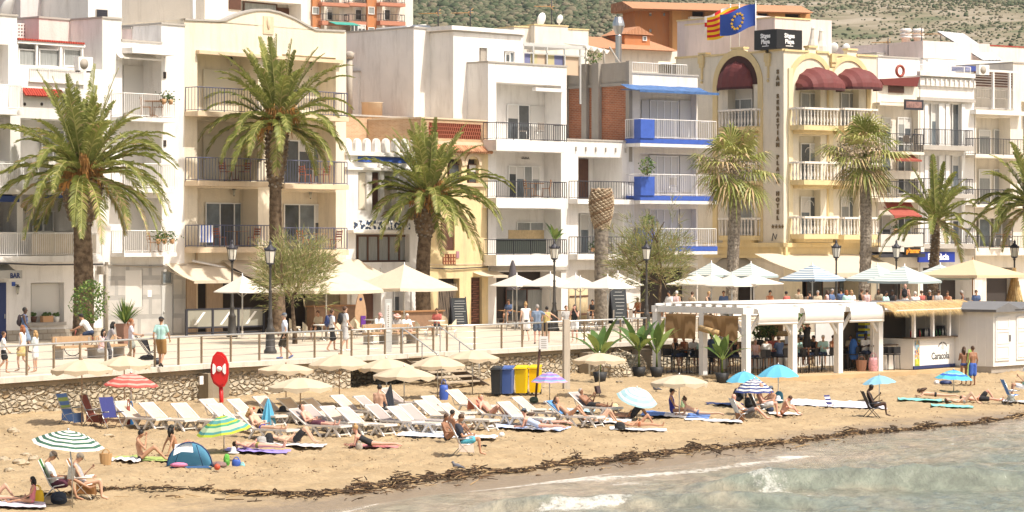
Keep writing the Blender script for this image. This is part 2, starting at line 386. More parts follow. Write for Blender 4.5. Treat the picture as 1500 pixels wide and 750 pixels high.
# ================================================================ BUILDINGS
WHITE=plaster('white_render',(.80,.775,.74));WHITE2=plaster('warm_white_render',(.78,.73,.66));CREAM=plaster('cream_render',(.79,.70,.55))
YEL=plaster('ochre_render',(.73,.58,.33),.12,.3);IVORY=plaster('ivory_render',(.77,.71,.57));TRIM=plaster('yellow_trim',(.72,.57,.31));
PINK=plaster('pink_render',(.72,.60,.56));GREYR=plaster('grey_render',(.40,.36,.31),.15,.3);TAN=plaster('tan_render',(.68,.54,.38))
ORANGE=plaster('orange_render',(.50,.21,.09));CREAM2=plaster('pale_cream_render',(.78,.72,.62))
GL=M('window_glass',(.075,.085,.095),.04,.5,.8,spec=.9);GL2=M('curtained_glass',(.30,.31,.30),.12,.3,4,spec=.5,stretch=(6,6,.3))
GL3=M('reflecting_glass',(.16,.19,.21),.05,.4,1.2,spec=.9)
PVC=M('white_frame',(.80,.79,.76),.4);IRON=M('dark_iron',(.035,.035,.045),.5);WIRON=M('white_iron',(.78,.76,.73),.5)
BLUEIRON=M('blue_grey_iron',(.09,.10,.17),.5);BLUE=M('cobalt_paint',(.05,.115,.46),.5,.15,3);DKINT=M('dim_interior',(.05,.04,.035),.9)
WOOD=M('warm_wood',(.33,.17,.075),.6,.25,6,stretch=(1,1,6));DKWOOD=M('dark_wood',(.10,.045,.028),.55,.2,5);NAVY=M('navy_paint',(.02,.035,.12),.5)
CLOTHC=M('cream_canvas',(.70,.61,.48),.85,.06,3,trans=.25);CLOTHW=M('white_canvas',(.76,.72,.65),.85,.04,3,trans=.22);METAL=M('steel',(.55,.55,.54),.3,metal=.9)
TILE=ramp_mat('clay_tiles','wave',[(.2,(.36,.17,.09)),(.8,(.58,.31,.18))],2.2,bump=.8)
REDTILE=ramp_mat('red_tiles','wave',[(.2,(.30,.04,.03)),(.8,(.48,.09,.06))],2.2,bump=.8)
COPING=M('stone_coping',(.42,.39,.35),.8,.1)
SHUT=ramp_mat('roller_slats','wave',[(.3,(.62,.60,.56)),(.7,(.78,.76,.72))],2.6,.6,.3,.02,stretch=(0,0,1))
SHUTC=ramp_mat('cream_slats','wave',[(.3,(.66,.60,.48)),(.7,(.80,.74,.62))],2.6,.6,.3,.02,stretch=(0,0,1))
def brick_mat(name,c1,c2,mortar,bw=.24,rh=.07,rot=True):
	m=bpy.data.materials.new(name);m.use_nodes=True;t=m.node_tree;b=t.nodes['Principled BSDF'];b.inputs['Roughness'].default_value=.9
	tc=t.nodes.new('ShaderNodeTexCoord');sx=t.nodes.new('ShaderNodeSeparateXYZ');cx=t.nodes.new('ShaderNodeCombineXYZ');ad=t.nodes.new('ShaderNodeMath')
	t.links.new(tc.outputs['Object'],sx.inputs[0]);t.links.new(sx.outputs[0],ad.inputs[0]);t.links.new(sx.outputs[1],ad.inputs[1])
	t.links.new(ad.outputs[0],cx.inputs[0]);t.links.new(sx.outputs[2],cx.inputs[1])
	bk=t.nodes.new('ShaderNodeTexBrick');bk.inputs['Scale'].default_value=1;bk.inputs['Brick Width'].default_value=bw;bk.inputs['Row Height'].default_value=rh;bk.inputs['Mortar Size'].default_value=rh*.12
	bk.inputs['Color1'].default_value=(*c1,1);bk.inputs['Color2'].default_value=(*c2,1);bk.inputs['Mortar'].default_value=(*mortar,1)
	t.links.new(cx.outputs[0],bk.inputs['Vector'])
	n=t.nodes.new('ShaderNodeTexNoise');n.inputs['Scale'].default_value=1.3;n.inputs['Detail'].default_value=6;t.links.new(tc.outputs['Object'],n.inputs['Vector'])
	r=t.nodes.new('ShaderNodeMapRange');r.inputs[3].default_value=.7;r.inputs[4].default_value=1.3;t.links.new(n.outputs[0],r.inputs[0])
	s=t.nodes.new('ShaderNodeVectorMath');s.operation='SCALE';t.links.new(bk.outputs[0],s.inputs[0]);t.links.new(r.outputs[0],s.inputs['Scale']);t.links.new(s.outputs[0],b.inputs['Base Color'])
	bp=t.nodes.new('ShaderNodeBump');bp.inputs['Distance'].default_value=.02;bp.inputs['Strength'].default_value=.5;bp.invert=True
	t.links.new(bk.outputs['Fac'],bp.inputs['Height']);t.links.new(bp.outputs[0],b.inputs['Normal'])
	m.diffuse_color=(*c1,1);return m
BRICK=brick_mat('red_brick',(.42,.15,.07),(.30,.10,.05),(.40,.26,.17),.3,.10)
BRICK2=brick_mat('pale_brick',(.52,.34,.20),(.44,.26,.14),(.58,.46,.32))
BLOCKS=brick_mat('stone_blocks',(.50,.45,.37),(.42,.37,.30),(.34,.29,.23),.5,.28)
SLABS=brick_mat('stone_cladding',(.46,.44,.41),(.42,.40,.37),(.34,.33,.31),1.4,.9)
FLINE=[(-80,None)]
A0=Vector((-22.5,125));
def FL(px):
	k=(px-750)/FPX
	def hit(o,m): s=(o.y*k-o.x)/(1-m*k);return Vector((o.x+s,o.y+m*s))
	a=A0;p715=None
	k1=(715-750)/FPX;s=(a.y*k1-a.x)/(1-1.2*k1);b=Vector((a.x+s,a.y+1.2*s))
	if px<=715: return hit(a,1.2)
	k2=(930-750)/FPX;s=(b.y*k2-b.x)/(1-k2);c=Vector((b.x+s,b.y+s))
	if px<=930: return hit(b,1.0)
	return hit(c,.8)
class Fac:
	def __init__(s,px0,px1,p0=None,p1=None):
		s.p0=p0 or FL(px0);s.p1=p1 or FL(px1);s.p0=Vector(s.p0[:2]);s.p1=Vector(s.p1[:2])
		s.d=(s.p1-s.p0).normalized();s.n=Vector((-s.d.y,s.d.x));s.rz=math.atan2(s.d.y,s.d.x);s.M=None;s.root=None
	def u(s,px,off=0):
		k=(px-750)/FPX
		return (k*(s.p0.y+off*s.n.y)-s.p0.x-off*s.n.x)/(s.d.x-k*s.d.y)
	def z(s,px,py,off=0):
		u=s.u(px,off);Y=s.p0.y+u*s.d.y+off*s.n.y
		return CZ-(py-HY)*Y/FPX
	def R(s,a,b,t,bt,off=0):
		m=(a+b)/2;return s.u(a,off),s.u(b,off),s.z(m,bt,off),s.z(m,t,off)
	def world(s,u,off,z=0):
		p=s.p0+u*s.d+off*s.n;return Vector((p.x,p.y,z))
	def off_at(s,px,u=0):
		k=(px-750)/FPX;return (k*(s.p0.y+u*s.d.y)-s.p0.x-u*s.d.x)/(s.n.x-k*s.n.y)
	def thing(s,name,label,cat,group=None):
		s.root=thing(name,label,cat,(s.p0.x,s.p0.y,0),s.rz,group);return s
	def share(s,other):
		s.root=other.root
		Mo=Matrix.Translation((other.p0.x,other.p0.y,0)) @ Matrix.Rotation(other.rz,4,'Z')
		Ms=Matrix.Translation((s.p0.x,s.p0.y,0)) @ Matrix.Rotation(s.rz,4,'Z')
		s.M=Mo.inverted() @ Ms;return s
	def put(s,mb,name,mats,parent=None):
		o=mb.build(name,mats,parent or s.root)
		if s.M is not None and parent is None: o.matrix_local=s.M
		return o
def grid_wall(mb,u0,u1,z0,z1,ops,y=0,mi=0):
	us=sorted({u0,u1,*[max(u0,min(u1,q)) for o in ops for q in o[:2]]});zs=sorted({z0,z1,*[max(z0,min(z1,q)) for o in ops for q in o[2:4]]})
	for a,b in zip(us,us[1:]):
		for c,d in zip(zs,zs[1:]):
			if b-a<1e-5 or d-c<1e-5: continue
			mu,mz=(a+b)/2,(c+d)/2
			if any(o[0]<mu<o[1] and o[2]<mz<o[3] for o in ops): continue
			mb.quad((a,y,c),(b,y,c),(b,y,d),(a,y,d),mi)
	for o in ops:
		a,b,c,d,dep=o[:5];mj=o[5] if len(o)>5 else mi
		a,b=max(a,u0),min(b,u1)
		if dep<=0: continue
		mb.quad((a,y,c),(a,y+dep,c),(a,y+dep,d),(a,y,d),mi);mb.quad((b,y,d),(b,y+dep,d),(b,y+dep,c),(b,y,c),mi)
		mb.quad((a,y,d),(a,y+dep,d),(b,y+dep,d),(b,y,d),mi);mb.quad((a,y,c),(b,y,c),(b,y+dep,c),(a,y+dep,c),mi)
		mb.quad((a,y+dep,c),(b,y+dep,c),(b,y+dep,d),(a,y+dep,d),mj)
def block(F,name,a,b,top,ops,D,mats,off=0,z0=-.3,cap=COPING,z1=None,ub=None,bot=None):
	"""a box of the building: front wall with openings, sides, flat top"""
	u0,u1=F.u(a,off),F.u(b,off) if ub is None else ub
	zt=z1 if z1 is not None else F.z((a+b)/2,top,off)
	if bot is not None: z0=F.z((a+b)/2,bot,off)
	O=[]
	for o in ops:
		r=F.R(o[0],o[1],o[2],o[3],off);O.append((*r,*o[4:]))
	mb=MB();grid_wall(mb,u0,u1,z0,zt,O,off)
	mb.quad((u0,off+D,z0),(u0,off,z0),(u0,off,zt),(u0,off+D,zt));mb.quad((u1,off,z0),(u1,off+D,z0),(u1,off+D,zt),(u1,off,zt))
	mb.quad((u1,off+D,z0),(u0,off+D,z0),(u0,off+D,zt),(u1,off+D,zt));mb.quad((u0,off,zt),(u1,off,zt),(u1,off+D,zt),(u0,off+D,zt))
	o=F.put(mb,name,mats)
	if cap:
		c=MB().bx(u0-.04,u1+.04,off-.05,off+.28,zt+.003,zt+.09);c.bx(u0-.04,u0+.25,off+.28,off+D,zt+.003,zt+.09)
		F.put(c,'coping',cap)
	return o,u0,u1,zt
def window(F,a,b,t,bt,off,n=2,glass=None,frame=None,name='window',fw=.055,transom=None,slide=0):
	u0,u1,z0,z1=F.R(a,b,t,bt,off);glass=glass or GL;frame=frame or PVC
	mb=MB();y0,y1=off-.07,off-.012
	mb.bx(u0,u0+fw,y0,y1,z0,z1).bx(u1-fw,u1,y0,y1,z0,z1).bx(u0+fw,u1-fw,y0,y1,z0,z0+fw).bx(u0+fw,u1-fw,y0,y1,z1-fw,z1)
	for i in range(1,n):
		u=u0+(u1-u0)*i/n;mb.bx(u-fw*.55,u+fw*.55,y0+.005,y1,z0+fw,z1-fw)
	if transom: z=z0+(z1-z0)*transom;mb.bx(u0+fw,u1-fw,y0+.01,y1,z-.02,z+.02)
	w=F.put(mb,name,frame)
	g=MB();wr=random.Random(int(a*7+t*13));A,B,C0,C1,yy=u0+fw*.5,u1-fw*.5,z0+fw*.5,z1-fw*.5,off-.025
	for i in range(n):      # panes: clear,curtained,or with the blind part way down
		x0,x1=A+(B-A)*i/n,A+(B-A)*(i+1)/n;k=wr.choice((0,0,1,2)) if glass is GL else 0;zz=C1-(C1-C0)*wr.choice((0,0,.25,.4)) if glass is GL else C1
		g.quad((x0,yy,C0),(x1,yy,C0),(x1,yy,zz),(x0,yy,zz),k)
		if zz<C1: g.quad((x0,yy,zz),(x1,yy,zz),(x1,yy,C1),(x0,yy,C1),3)
	g.build('pane',[glass,GL2,GL3,SHUT],w)
	return w
def shutter(F,a,b,t,bt,off,mat=None,name='roller_shutter'):
	u0,u1,z0,z1=F.R(a,b,t,bt,off)
	return F.put(MB().bx(u0,u1,off-.05,off-.01,z0,z1),name,mat or SHUT)
def rail_mb(u0,u1,y0,y1,z0,z1,style='bars',sides=(1,1),step=.13,th=.009,panel=None):
	mb=MB()
	segs=[((u0,y0),(u1,y0))]+([((u0,y1),(u0,y0))] if sides[0] else [])+([((u1,y0),(u1,y1))] if sides[1] else [])
	for (ax,ay),(bx_,by) in segs:
		L=math.hypot(bx_-ax,by-ay)
		if L<.05: continue
		mb.tube([(ax,ay,z1),(bx_,by,z1)],.022,4,sm=False);mb.tube([(ax,ay,z0+.07),(bx_,by,z0+.07)],.016,4,sm=False)
		n=max(1,int(L/step))
		if style=='bars':
			for i in range(n+1):
				q=i/n;x,y=ax+(bx_-ax)*q,ay+(by-ay)*q;k=th*(1.8 if i % 9==0 else 1)
				mb.bx(x-k,x+k,y-k,y+k,z0+(.0 if i % 9==0 else .07),z1)
		elif style=='lines':
			for i in range(1,6):
				z=z0+(z1-z0)*i/6;mb.tube([(ax,ay,z),(bx_,by,z)],.01,3,sm=False)
			for i in range(int(L/1.4)+2):
				q=min(1,i*1.4/L);x,y=ax+(bx_-ax)*q,ay+(by-ay)*q;mb.bx(x-.02,x+.02,y-.02,y+.02,z0,z1)
	return mb
def balcony(F,a,b,rail,top,bot,dep,off=0,style='bars',rm=None,sm=None,sides=(1,1),infill=None,step=.12,inset=.06):
	fo=off-dep;u0,u1=F.u(a,fo),F.u(b,fo);m=(a+b)/2
	zr,zt,zb=F.z(m,rail,fo),F.z(m,top,fo),F.z(m,bot,fo)
	s=F.put(MB().bx(u0,u1,fo,off+.002,zb,zt),'balcony',sm or WHITE)
	if rail is not None and style:
		r=rail_mb(u0+inset,u1-inset,fo+inset,off,zt,zr,style,sides,step).build('railing',rm or IRON,s)
		if infill: MB().bx(u0+inset+.03,u1-inset-.03,fo+inset+.025,fo+inset+.04,zt+.08,zr-.04).build('privacy_screen',infill,s)
	return s,(u0,u1,fo,zt)
def awning(F,a,b,t,bt,dep,mat,off=0,val=.25,name='awning',a2=None,b2=None):
	"""sloping cloth from the wall (height t) out to the front bar (height bt, measured at the bar)"""
	fo=off-dep;u0,u1=F.u(a,fo),F.u(b,fo);zf=F.z((a+b)/2,bt,fo);zw=F.z((a+b)/2,t,off)
	mb=MB();n=8;k=6
	V=[];
	for j in range(k+1):
		for i in range(n+1):
			q=j/k;uu=u0+(u1-u0)*i/n;V.append((uu,off+(fo-off)*q,zw+(zf-zw)*q-.10*math.sin(math.pi*q)+.02*math.sin(i*2.3)))
	mb.add(V,[(j*(n+1)+i,j*(n+1)+i+1,(j+1)*(n+1)+i+1,(j+1)*(n+1)+i) for j in range(k) for i in range(n)],0,True)
	mb.bx(u0,u1,fo-.03,fo,zf-val,zf+.02)
	for i in range(int((u1-u0)/3)+2):
		uu=min(u1-.05,u0+.05+i*3);mb.tube([(uu,off,zw-.3),(uu,fo+.03,zf-.02)],.025,5)
	return F.put(mb,name,mat)
def wall_lamp(F,px,py,off):
	u,z=F.u(px,off),F.z(px,py,off);mb=MB()
	mb.bx(u-.03,u+.03,off-.22,off-.02,z+.19,z+.22);mb.lathe([(.02,.2),(.12,.13),(.13,.10)],4,(u,off-.18,z));mb.lathe([(.10,.10),(.07,-.16),(.05,-.18)],4,(u,off-.18,z),1)
	mb.lathe([(.055,-.18),(.02,-.22)],4,(u,off-.18,z))
	return F.put(mb,'wall_lamp',[IRON,M('lamp_glass',(.5,.48,.4),.2)])
def text_mb(s,size,mb,org,right,up,mi=0,depth=.02,align='CENTER',out=None,space=1.,bold=0.):
	cu=bpy.data.curves.new('t','FONT');cu.body=s;cu.size=size;cu.align_x=align;cu.align_y='CENTER';cu.extrude=depth;cu.space_character=space;cu.offset=bold;cu.resolution_u=3
	ob=bpy.data.objects.new('t',cu);me=bpy.data.meshes.new_from_object(ob)
	right=Vector(right).normalized();up=Vector(up).normalized();nn=right.cross(up);org=Vector(org)
	mb.add([org+right*v.co.x+up*v.co.y+nn*v.co.z for v in me.vertices],[tuple(p.vertices) for p in me.polygons],mi)
	bpy.data.objects.remove(ob);bpy.data.curves.remove(cu);bpy.data.meshes.remove(me)
	return mb
# ---- 1 white apartment house at the far left
def house_left():
	F=Fac(-90,150).thing('apartment_house','white apartment house at the left edge with blue bar door and red tiled strip','house')
	wm=[WHITE,WHITE2]
	block(F,'tower_wall',-90,25,20,[(-60,12,63,122,1.6),(-60,15,170,235,1.6),(-70,34,283,340,1.5)],9,wm)
	block(F,'wall',25,150,98,[(30,142,175,236,1.5),(34,110,283,340,1.5),(45,94,414,474,.35)],9,wm,cap=None)
	for a,b in ((26,53),(56,87),(92,118)): window(F,a,b,72,98,.5,1,GL2)
	u0,u1=F.u(25,.3),F.u(124,.3);z0,z1=F.z(70,98,.3),F.z(70,66,.3)
	mb=MB();mb.bx(u0,u1,.25,3,z1,z1+.12)
	for p in (25.5,54.5,89.5,121): u=F.u(p,.3);mb.bx(u-.05,u+.05,.3,.4,z0,z1)
	mb.bx(u0,u1,3,3.1,z0,z1);F.put(mb,'veranda_frame',PVC)
	F.put(MB().bx(u0,F.u(122,.3),.2,3.1,z1+.13,z1+.22),'veranda_roof',REDTILE)
	zt=F.z(42,36,3.2);zb=F.z(42,60,3.2);ua,ub=F.u(25,3.2),F.u(57,3.2);lat=MB();n=8
	for i in range(n+1): u=ua+(ub-ua)*i/n;lat.bx(u-.03,u+.03,3.15,3.25,zb,zt)
	for i in range(6): z=zb+(zt-zb)*i/5;lat.bx(ua,ub,3.16,3.24,z-.03,z+.03)
	F.put(lat,'pierced_parapet',WHITE)
	F.put(MB().bx(ua,ub,3.4,3.5,zb-.5,zt),'parapet_backing',M('brick_red',(.25,.06,.04),.9))
	block(F,'upper_wall',57,145,30,[],6,[PINK],2.2,z0=4)
	balcony(F,44,125,101,120,122,.12,0,'bars',WIRON,WHITE,(0,0))
	mb=MB();uu0,uu1=F.u(35,-.2),F.u(94,-.2);zz0,zz1=F.z(60,141,-.2),F.z(60,130,-.2);n=26   # strip of red tiles
	for i in range(n):
		u=uu0+(uu1-uu0)*(i+.5)/n;mb.tube([(u,-.30,zz0),(u,0,zz1)],.045,6,sm=False)
	F.put(mb,'tiled_strip',REDTILE)
	v=MB()
	for p in (36,61,85):
		u,z=F.u(p),F.z(p,152.5);v.prism([(u+.075*math.cos(i*.7854),z+.075*math.sin(i*.7854)) for i in range(8)],'y',-.02,.01)
	F.put(v,'round_vent',DKINT)
	balcony(F,-90,35,122,158,166,.9,0,'bars',WIRON,WHITE)
	balcony(F,-90,118,240,276,284,.9,0,'bars',WIRON,WHITE)
	balcony(F,-90,152,341,375,384,.9,0,'bars',WIRON,WHITE,infill=None)
	F.put(MB().bx(F.u(46,-.78),F.u(140,-.78),-.80,-.77,F.z(90,374,-.78),F.z(90,343,-.78)),'privacy_screen',M('pale_reed',(.62,.55,.45),.9,.1))
	awning(F,-90,28,284,287,.5,M('navy_canvas',(.03,.06,.2),.8),.2,.25);awning(F,56,110,283,286,.6,MATS['navy_canvas'],.2,.12)
	window(F,46,62,309,340,1.45,1);window(F,62,92,309,340,1.45,2,GL2)
	window(F,-30,8,180,235,1.5,2);window(F,60,110,190,235,1.4,3,GL2);window(F,-40,6,82,122,1.5,2,GL2);window(F,-60,20,300,340,1.45,3)
	shutter(F,45,90,415,473,.34)
	F.put(MB().bx(F.u(42,-.12),F.u(97,-.12),-.14,.3,F.z(70,477,0),F.z(70,472,0)),'window_sill',COPING)
	b=MB();u0,u1=F.u(9),F.u(150);z1=F.z(80,482);b.bx(u0,u1,-.06,0,-.2,z1);F.put(b,'stone_base',BLOCKS)
	d=F.put(MB().bx(F.u(-20),F.u(8),-.05,-.005,0,F.z(0,414)),'door',NAVY);MB().tube([(F.u(5),-.1,1.0),(F.u(5),-.1,1.2)],.02,5).build('handle',METAL,d)
	aw=awning(F,-60,32,387,397,.9,M('grey_canvas',(.36,.35,.32),.85),0,.34)
	fo=-.94;t=MB();text_mb('BAR',.30,t,(F.u(22,fo),fo,F.z(22,404,fo)),(1,0,0),(0,0,1),depth=.006,bold=.01);t.build('lettering',NAVY,aw)
	F.put(MB().bx(F.u(17),F.u(22),-.03,-.005,F.z(20,419),F.z(20,413)),'house_number_plate',BLUE)
	wall_lamp(F,22,424,0)
	c=MB();c.tube([(F.u(-60),-.93,F.z(-60,384,-.9)),(F.u(60,-.9),-.93,F.z(60,388,-.9)),(F.u(150,-.9),-.93,F.z(150,387,-.9))],.035,5);F.put(c,'cable',IRON)
	return F
HL=house_left()
def house_left_back():
	F=Fac(0,0,P(85,0,146).xy,P(300,0,153).xy).thing('house_behind','tall white stair tower and penthouse rising behind the left houses','house')
	block(F,'wall',30,130,-30,[],8,[plaster('lilac_render',(.66,.61,.60))],4,z0=6)
	block(F,'tower_wall',129,196,-30,[],7,[WHITE],0,z0=6)
	block(F,'penthouse_wall',195,272,-30,[(204,252,-5,30,.4)],7,[CREAM2],3.2,z0=6)
	shutter(F,205,251,-5,29,3.5);mb=MB();u0,u1,z0,z1=F.R(140,157,14,27,0)
	mb.bx(u0,u1,-.05,-.01,z0,z1);F.put(mb,'vent_grille',GREYR)
	for i in range(4):
		z=z0+(z1-z0)*(i+.5)/4;F.put(MB().bx(u0+.05,u1-.05,-.09,-.052,z-.07,z+.04),'vent_slat',IRON)
	u0,u1,z0,z1=F.R(196,252,10,34,1.5);F.put(rail_mb(u0,u1,1.5,1.6,z0,z1,'bars',(0,0),.8).bx(u0,u1,1.52,1.54,z0+.1,z1),'glass_balustrade',M('frosted_panel',(.62,.63,.6),.3))
house_left_back()
# ---- 2 white house with grey stone ground floor
def house_second():
	F=Fac(150,270).thing('apartment_house','tall narrow white apartment house with grey stone ground floor left of the beige building','house')
	wm=[WHITE,WHITE2];G1=F.z(210,388)
	block(F,'wall',150,178,28,[],9,wm)
	block(F,'recess_wall',178,236.5,62,[(179,236.4,80,178,1.3),(179,236.4,196,276,1.3),(179,236.4,290,372,1.3)],9,wm,cap=COPING)
	block(F,'pier_wall',236.5,270,37,[],9,wm)
	block(F,'roof_room_wall',192,236,44,[],6,[PINK],2,z0=12)
	F.put(MB().bx(F.u(194,-.7),F.u(258,-.7),-.7,0,F.z(220,79,-.7),F.z(220,71,-.7)),'canopy_slab',WHITE)
	aw=awning(F,181,238,80,86,.5,CLOTHW,0,.05)
	for t,b in ((97,176),(197,275),(293,371)): shutter(F,180,229,t,b,1.28)
	window(F,229,236,97,176,1.28,1);
	for r,t,b in ((138,172,178),(240,276,282),(338,370,376)):
		balcony(F,182,259,r,t,b,.9,0,'bars',WIRON,WHITE)
	z=G1;u0,u1=F.u(155),F.u(270);
	mb=MB();grid_wall(mb,u0,u1,-.2,z,[(F.u(182),F.u(207),F.z(195,450),F.z(195,396),.0),(F.u(235),F.u(252),-.2,F.z(243,397),.0)],-.08)
	mb.quad((u0,0,-.2),(u0,-.08,-.2),(u0,-.08,z),(u0,0,z));mb.quad((u0,-.08,z),(u1,-.08,z),(u1,0,z),(u0,0,z));F.put(mb,'stone_cladding',SLABS)
	shutter(F,182,207,396,450,-.012)
	d=F.put(MB().bx(F.u(236),F.u(251),-.06,-.005,0,F.z(243,418)),'door',M('pale_grey_paint',(.55,.55,.53),.5));MB().tube([(F.u(238),-.1,1.0),(F.u(238),-.1,1.15)],.02,5).build('handle',METAL,d)
	window(F,236,251,397,416,-.01,1,GL,M('grey_paint',(.3,.3,.28),.6))
	F.put(MB().bx(F.u(214),F.u(220),-.10,-.081,F.z(217,435),F.z(217,425)),'notice',PVC)
	mb=MB()
	for p,q in ((241,110),(241,210)):
		u,zz=F.u(p),F.z(p,q);mb.bx(u-.08,u+.08,-.04,-.003,zz-.15,zz+.15)
	F.put(mb,'house_number',DKINT)
	c=MB();c.tube([(F.u(151),-.14,F.z(151,388)),(F.u(215),-.14,F.z(215,391)),(F.u(270),-.14,F.z(270,388))],.03,5);c.tube([(F.u(153),-.14,.0),(F.u(153),-.14,F.z(153,384))],.08,6);F.put(c,'drain_and_cable',GREYR)
	F.put(MB().bx(F.u(146,-.3),F.u(152,-.3),-.4,-.12,F.z(150,402,-.3),F.z(150,390,-.3)),'junction_box',GREYR)
	return F
H2=house_second()
# ---- 3 beige house with four balconies
def house_beige():
	F=Fac(270,507).thing('balcony_house','beige four storey house with curved parapet and eight balconies behind two palms','house')
	wm=[CREAM,TAN];u0,u1=F.u(270),F.u(507)
	zt0,ztL,ztR=F.z(270,31),F.z(326,31),F.z(505,47)
	z0=F.z(390,392)
	ops=[]
	for a,b in ((289,378),(413,492)):
		for t,bt in ((77,167),(177,264),(276,362)):
			k=5 if a>400 else 0
			r=F.R(a,b,t+k,bt+k,0);ops.append((*r,1.25))
	mb=MB();zt=F.z(505,47);grid_wall(mb,u0,u1,z0,zt,ops)
	g=[(F.u(284),F.u(500),-.3,z0-.02,2.5,0)];grid_wall(mb,u0,u1,-.3,z0,g,0)
	pts=[(u0,zt),(u1,zt)]
	up=[(505,47),(480,46),(462,45),(448,38),(430,28),(410,20),(392,16),(375,16),(356,20),(340,26),(330,31),(318,32),(270,30)]
	poly=pts + [(F.u(p),F.z(p,q)) for p,q in up[1:]]
	n=len(poly);mb.add([(u,0,z) for u,z in poly]+[(u,.3,z) for u,z in poly],[tuple(range(n)),tuple(range(n,2*n))[::-1]]+[(i,i+n,(i+1) % n+n,(i+1) % n) for i in range(n)])
	D=10
	mb.quad((u0,D,-.3),(u0,0,-.3),(u0,0,zt),(u0,D,zt));mb.quad((u1,0,-.3),(u1,D,-.3),(u1,D,zt),(u1,0,zt));mb.quad((u0,.3,zt-.3),(u1,.3,zt-.3),(u1,D,zt-.3),(u0,D,zt-.3));mb.quad((u1,D,-.3),(u0,D,-.3),(u0,D,zt),(u1,D,zt))
	F.put(mb,'wall',wm)
	c=MB();cp=[(F.u(p),F.z(p,q)) for p,q in up]
	for (a,za),(b,zb) in zip(cp,cp[1:]): c.quad((a,-.06,za+.004),(b,-.06,zb+.004),(b,.36,zb+.004),(a,.36,za+.004));c.quad((a,-.06,za+.1),(b,-.06,zb+.1),(b,.36,zb+.1),(a,.36,za+.1));c.quad((a,-.06,za+.004),(b,-.06,zb+.004),(b,-.06,zb+.1),(a,-.06,za+.1))
	F.put(c,'coping',COPING)
	m=MB();a,b,z,zz=F.R(385,400,24,50);m.bx(a,b,-.04,-.005,z,zz);m.ell(((a+b)/2,-.05,(z+zz)/2+.1),(.13,.06,.32),8);m.ell(((a+b)/2+.05,-.05,zz-.2),(.08,.05,.1),8);F.put(m,'relief_panel',TAN)
	F.put(MB().bx(F.u(292,-.25),F.u(503,-.25),-.25,-.004,F.z(400,86,-.2),F.z(400,81,-.2)),'cornice',TAN)
	IN=1.22
	shutter(F,297,363,103,166,IN,SHUTC);shutter(F,420,480,112,172,IN,SHUTC);shutter(F,297,363,199,263,IN,SHUTC)
	window(F,415,479,206,270,IN,3);window(F,300,363,297,361,IN,3);window(F,415,482,299,367,IN,3)
	for p,q in ((335,90),(452,96),(339,281),(451,285)): wall_lamp(F,p,q,IN)
	for rw,(r,t,b) in enumerate(((130,165,172),(232,266,273),(330,362,370))):
		balcony(F,290,398,r,t,b,.9,0,'bars',BLUEIRON,TAN,step=.19);balcony(F,417,511,r+4,t+4,b+4,.9,0,'bars',BLUEIRON,TAN,step=.19)
	for a,b in ((272,287),(301,325),(497,507)): F.put(MB().bx(F.u(a),F.u(b),-.07,-.003,-.1,z0-.1),'timber_panel',M('pale_oak',(.42,.30,.2),.6,.2,5,stretch=(4,4,.5)))
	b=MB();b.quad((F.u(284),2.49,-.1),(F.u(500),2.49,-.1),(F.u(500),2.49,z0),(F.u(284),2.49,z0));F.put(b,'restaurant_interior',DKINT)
	awning(F,284,371,385,411,1.9,CLOTHC,0,.12);awning(F,390,590,380,412,3.0,CLOTHC,-.05,.2)
	F.put(MB().tube([(F.u(282,-.3),-.3,F.z(282,382,-.3)),(F.u(330,-.3),-.3,F.z(330,392,-.3))],.06,6),'awning_box',WHITE)
	c=MB();u,z=F.u(287),F.z(287,370);c.tube([(u+.0,-.06,0),(u,-.06,z)],.05,6);F.put(c,'drainpipe',TAN)
	block(F,'penthouse_wall',300,450,-20,[(352,441,2,32,1.0)],6,[WHITE2,TAN],4,z0=11)
	window(F,356,405,4,32,4.9,1,GL2,DKWOOD);shutter(F,406,432,12,30,4.9,DKWOOD);shutter(F,335,352,-10,14,3.98,DKWOOD)
	u=F.u(284,1);F.put(MB().tube([(u,1,12),(u,1,17)],.08,6),'vent_pipe',WIRON)
	return F
HB=house_beige()
# ---- flats with orange stripes behind
def flats_behind():
	F=Fac(0,0,P(400,0,235).xy,P(607,0,243).xy).thing('apartment_block','high cream and orange apartment block with open balconies behind the beige house','building')
	block(F,'wall',440,605,-40,[(475,497,-30,110,1.2),(517,540,-30,110,1.2),(560,582,-30,110,1.2)],12,[CREAM2,CREAM2],z0=6,cap=None)
	for i,(a,b) in enumerate(((456,468),(536,550))):
		F.put(MB().bx(F.u(a),F.u(b),-.2,-.004,6,F.z(a,-40)),'orange_stripe',ORANGE)
	for a,b in ((472,512),(511,537),(557,594)):
		for r,t,bt in ((-8,4,9),(21,31,37),(51,59,66)):
			balcony(F,a,b,r,t,bt,.8,0,'bars',IRON,M('terracotta_edge',(.45,.2,.13),.9),step=.3)
	for a,b in ((478,495),(520,538),(562,580)):
		for t,bt in ((-18,2),(14,30),(44,58)): window(F,a,b,t,bt,1.15,2)
	for a,b in ((457,467),(539,548)):
		for t in (10,40): window(F,a,b,t,t+11,-.21,1,GL2)
	window(F,513,535,36,58,-.82,4)
	F.put(MB().cb((F.u(503,-1.2),-1.2,F.z(503,34,-1.2)),(2.4,1.6,.05),rx=.25),'sunshade',M('green_canvas',(.05,.3,.25),.8))
flats_behind()
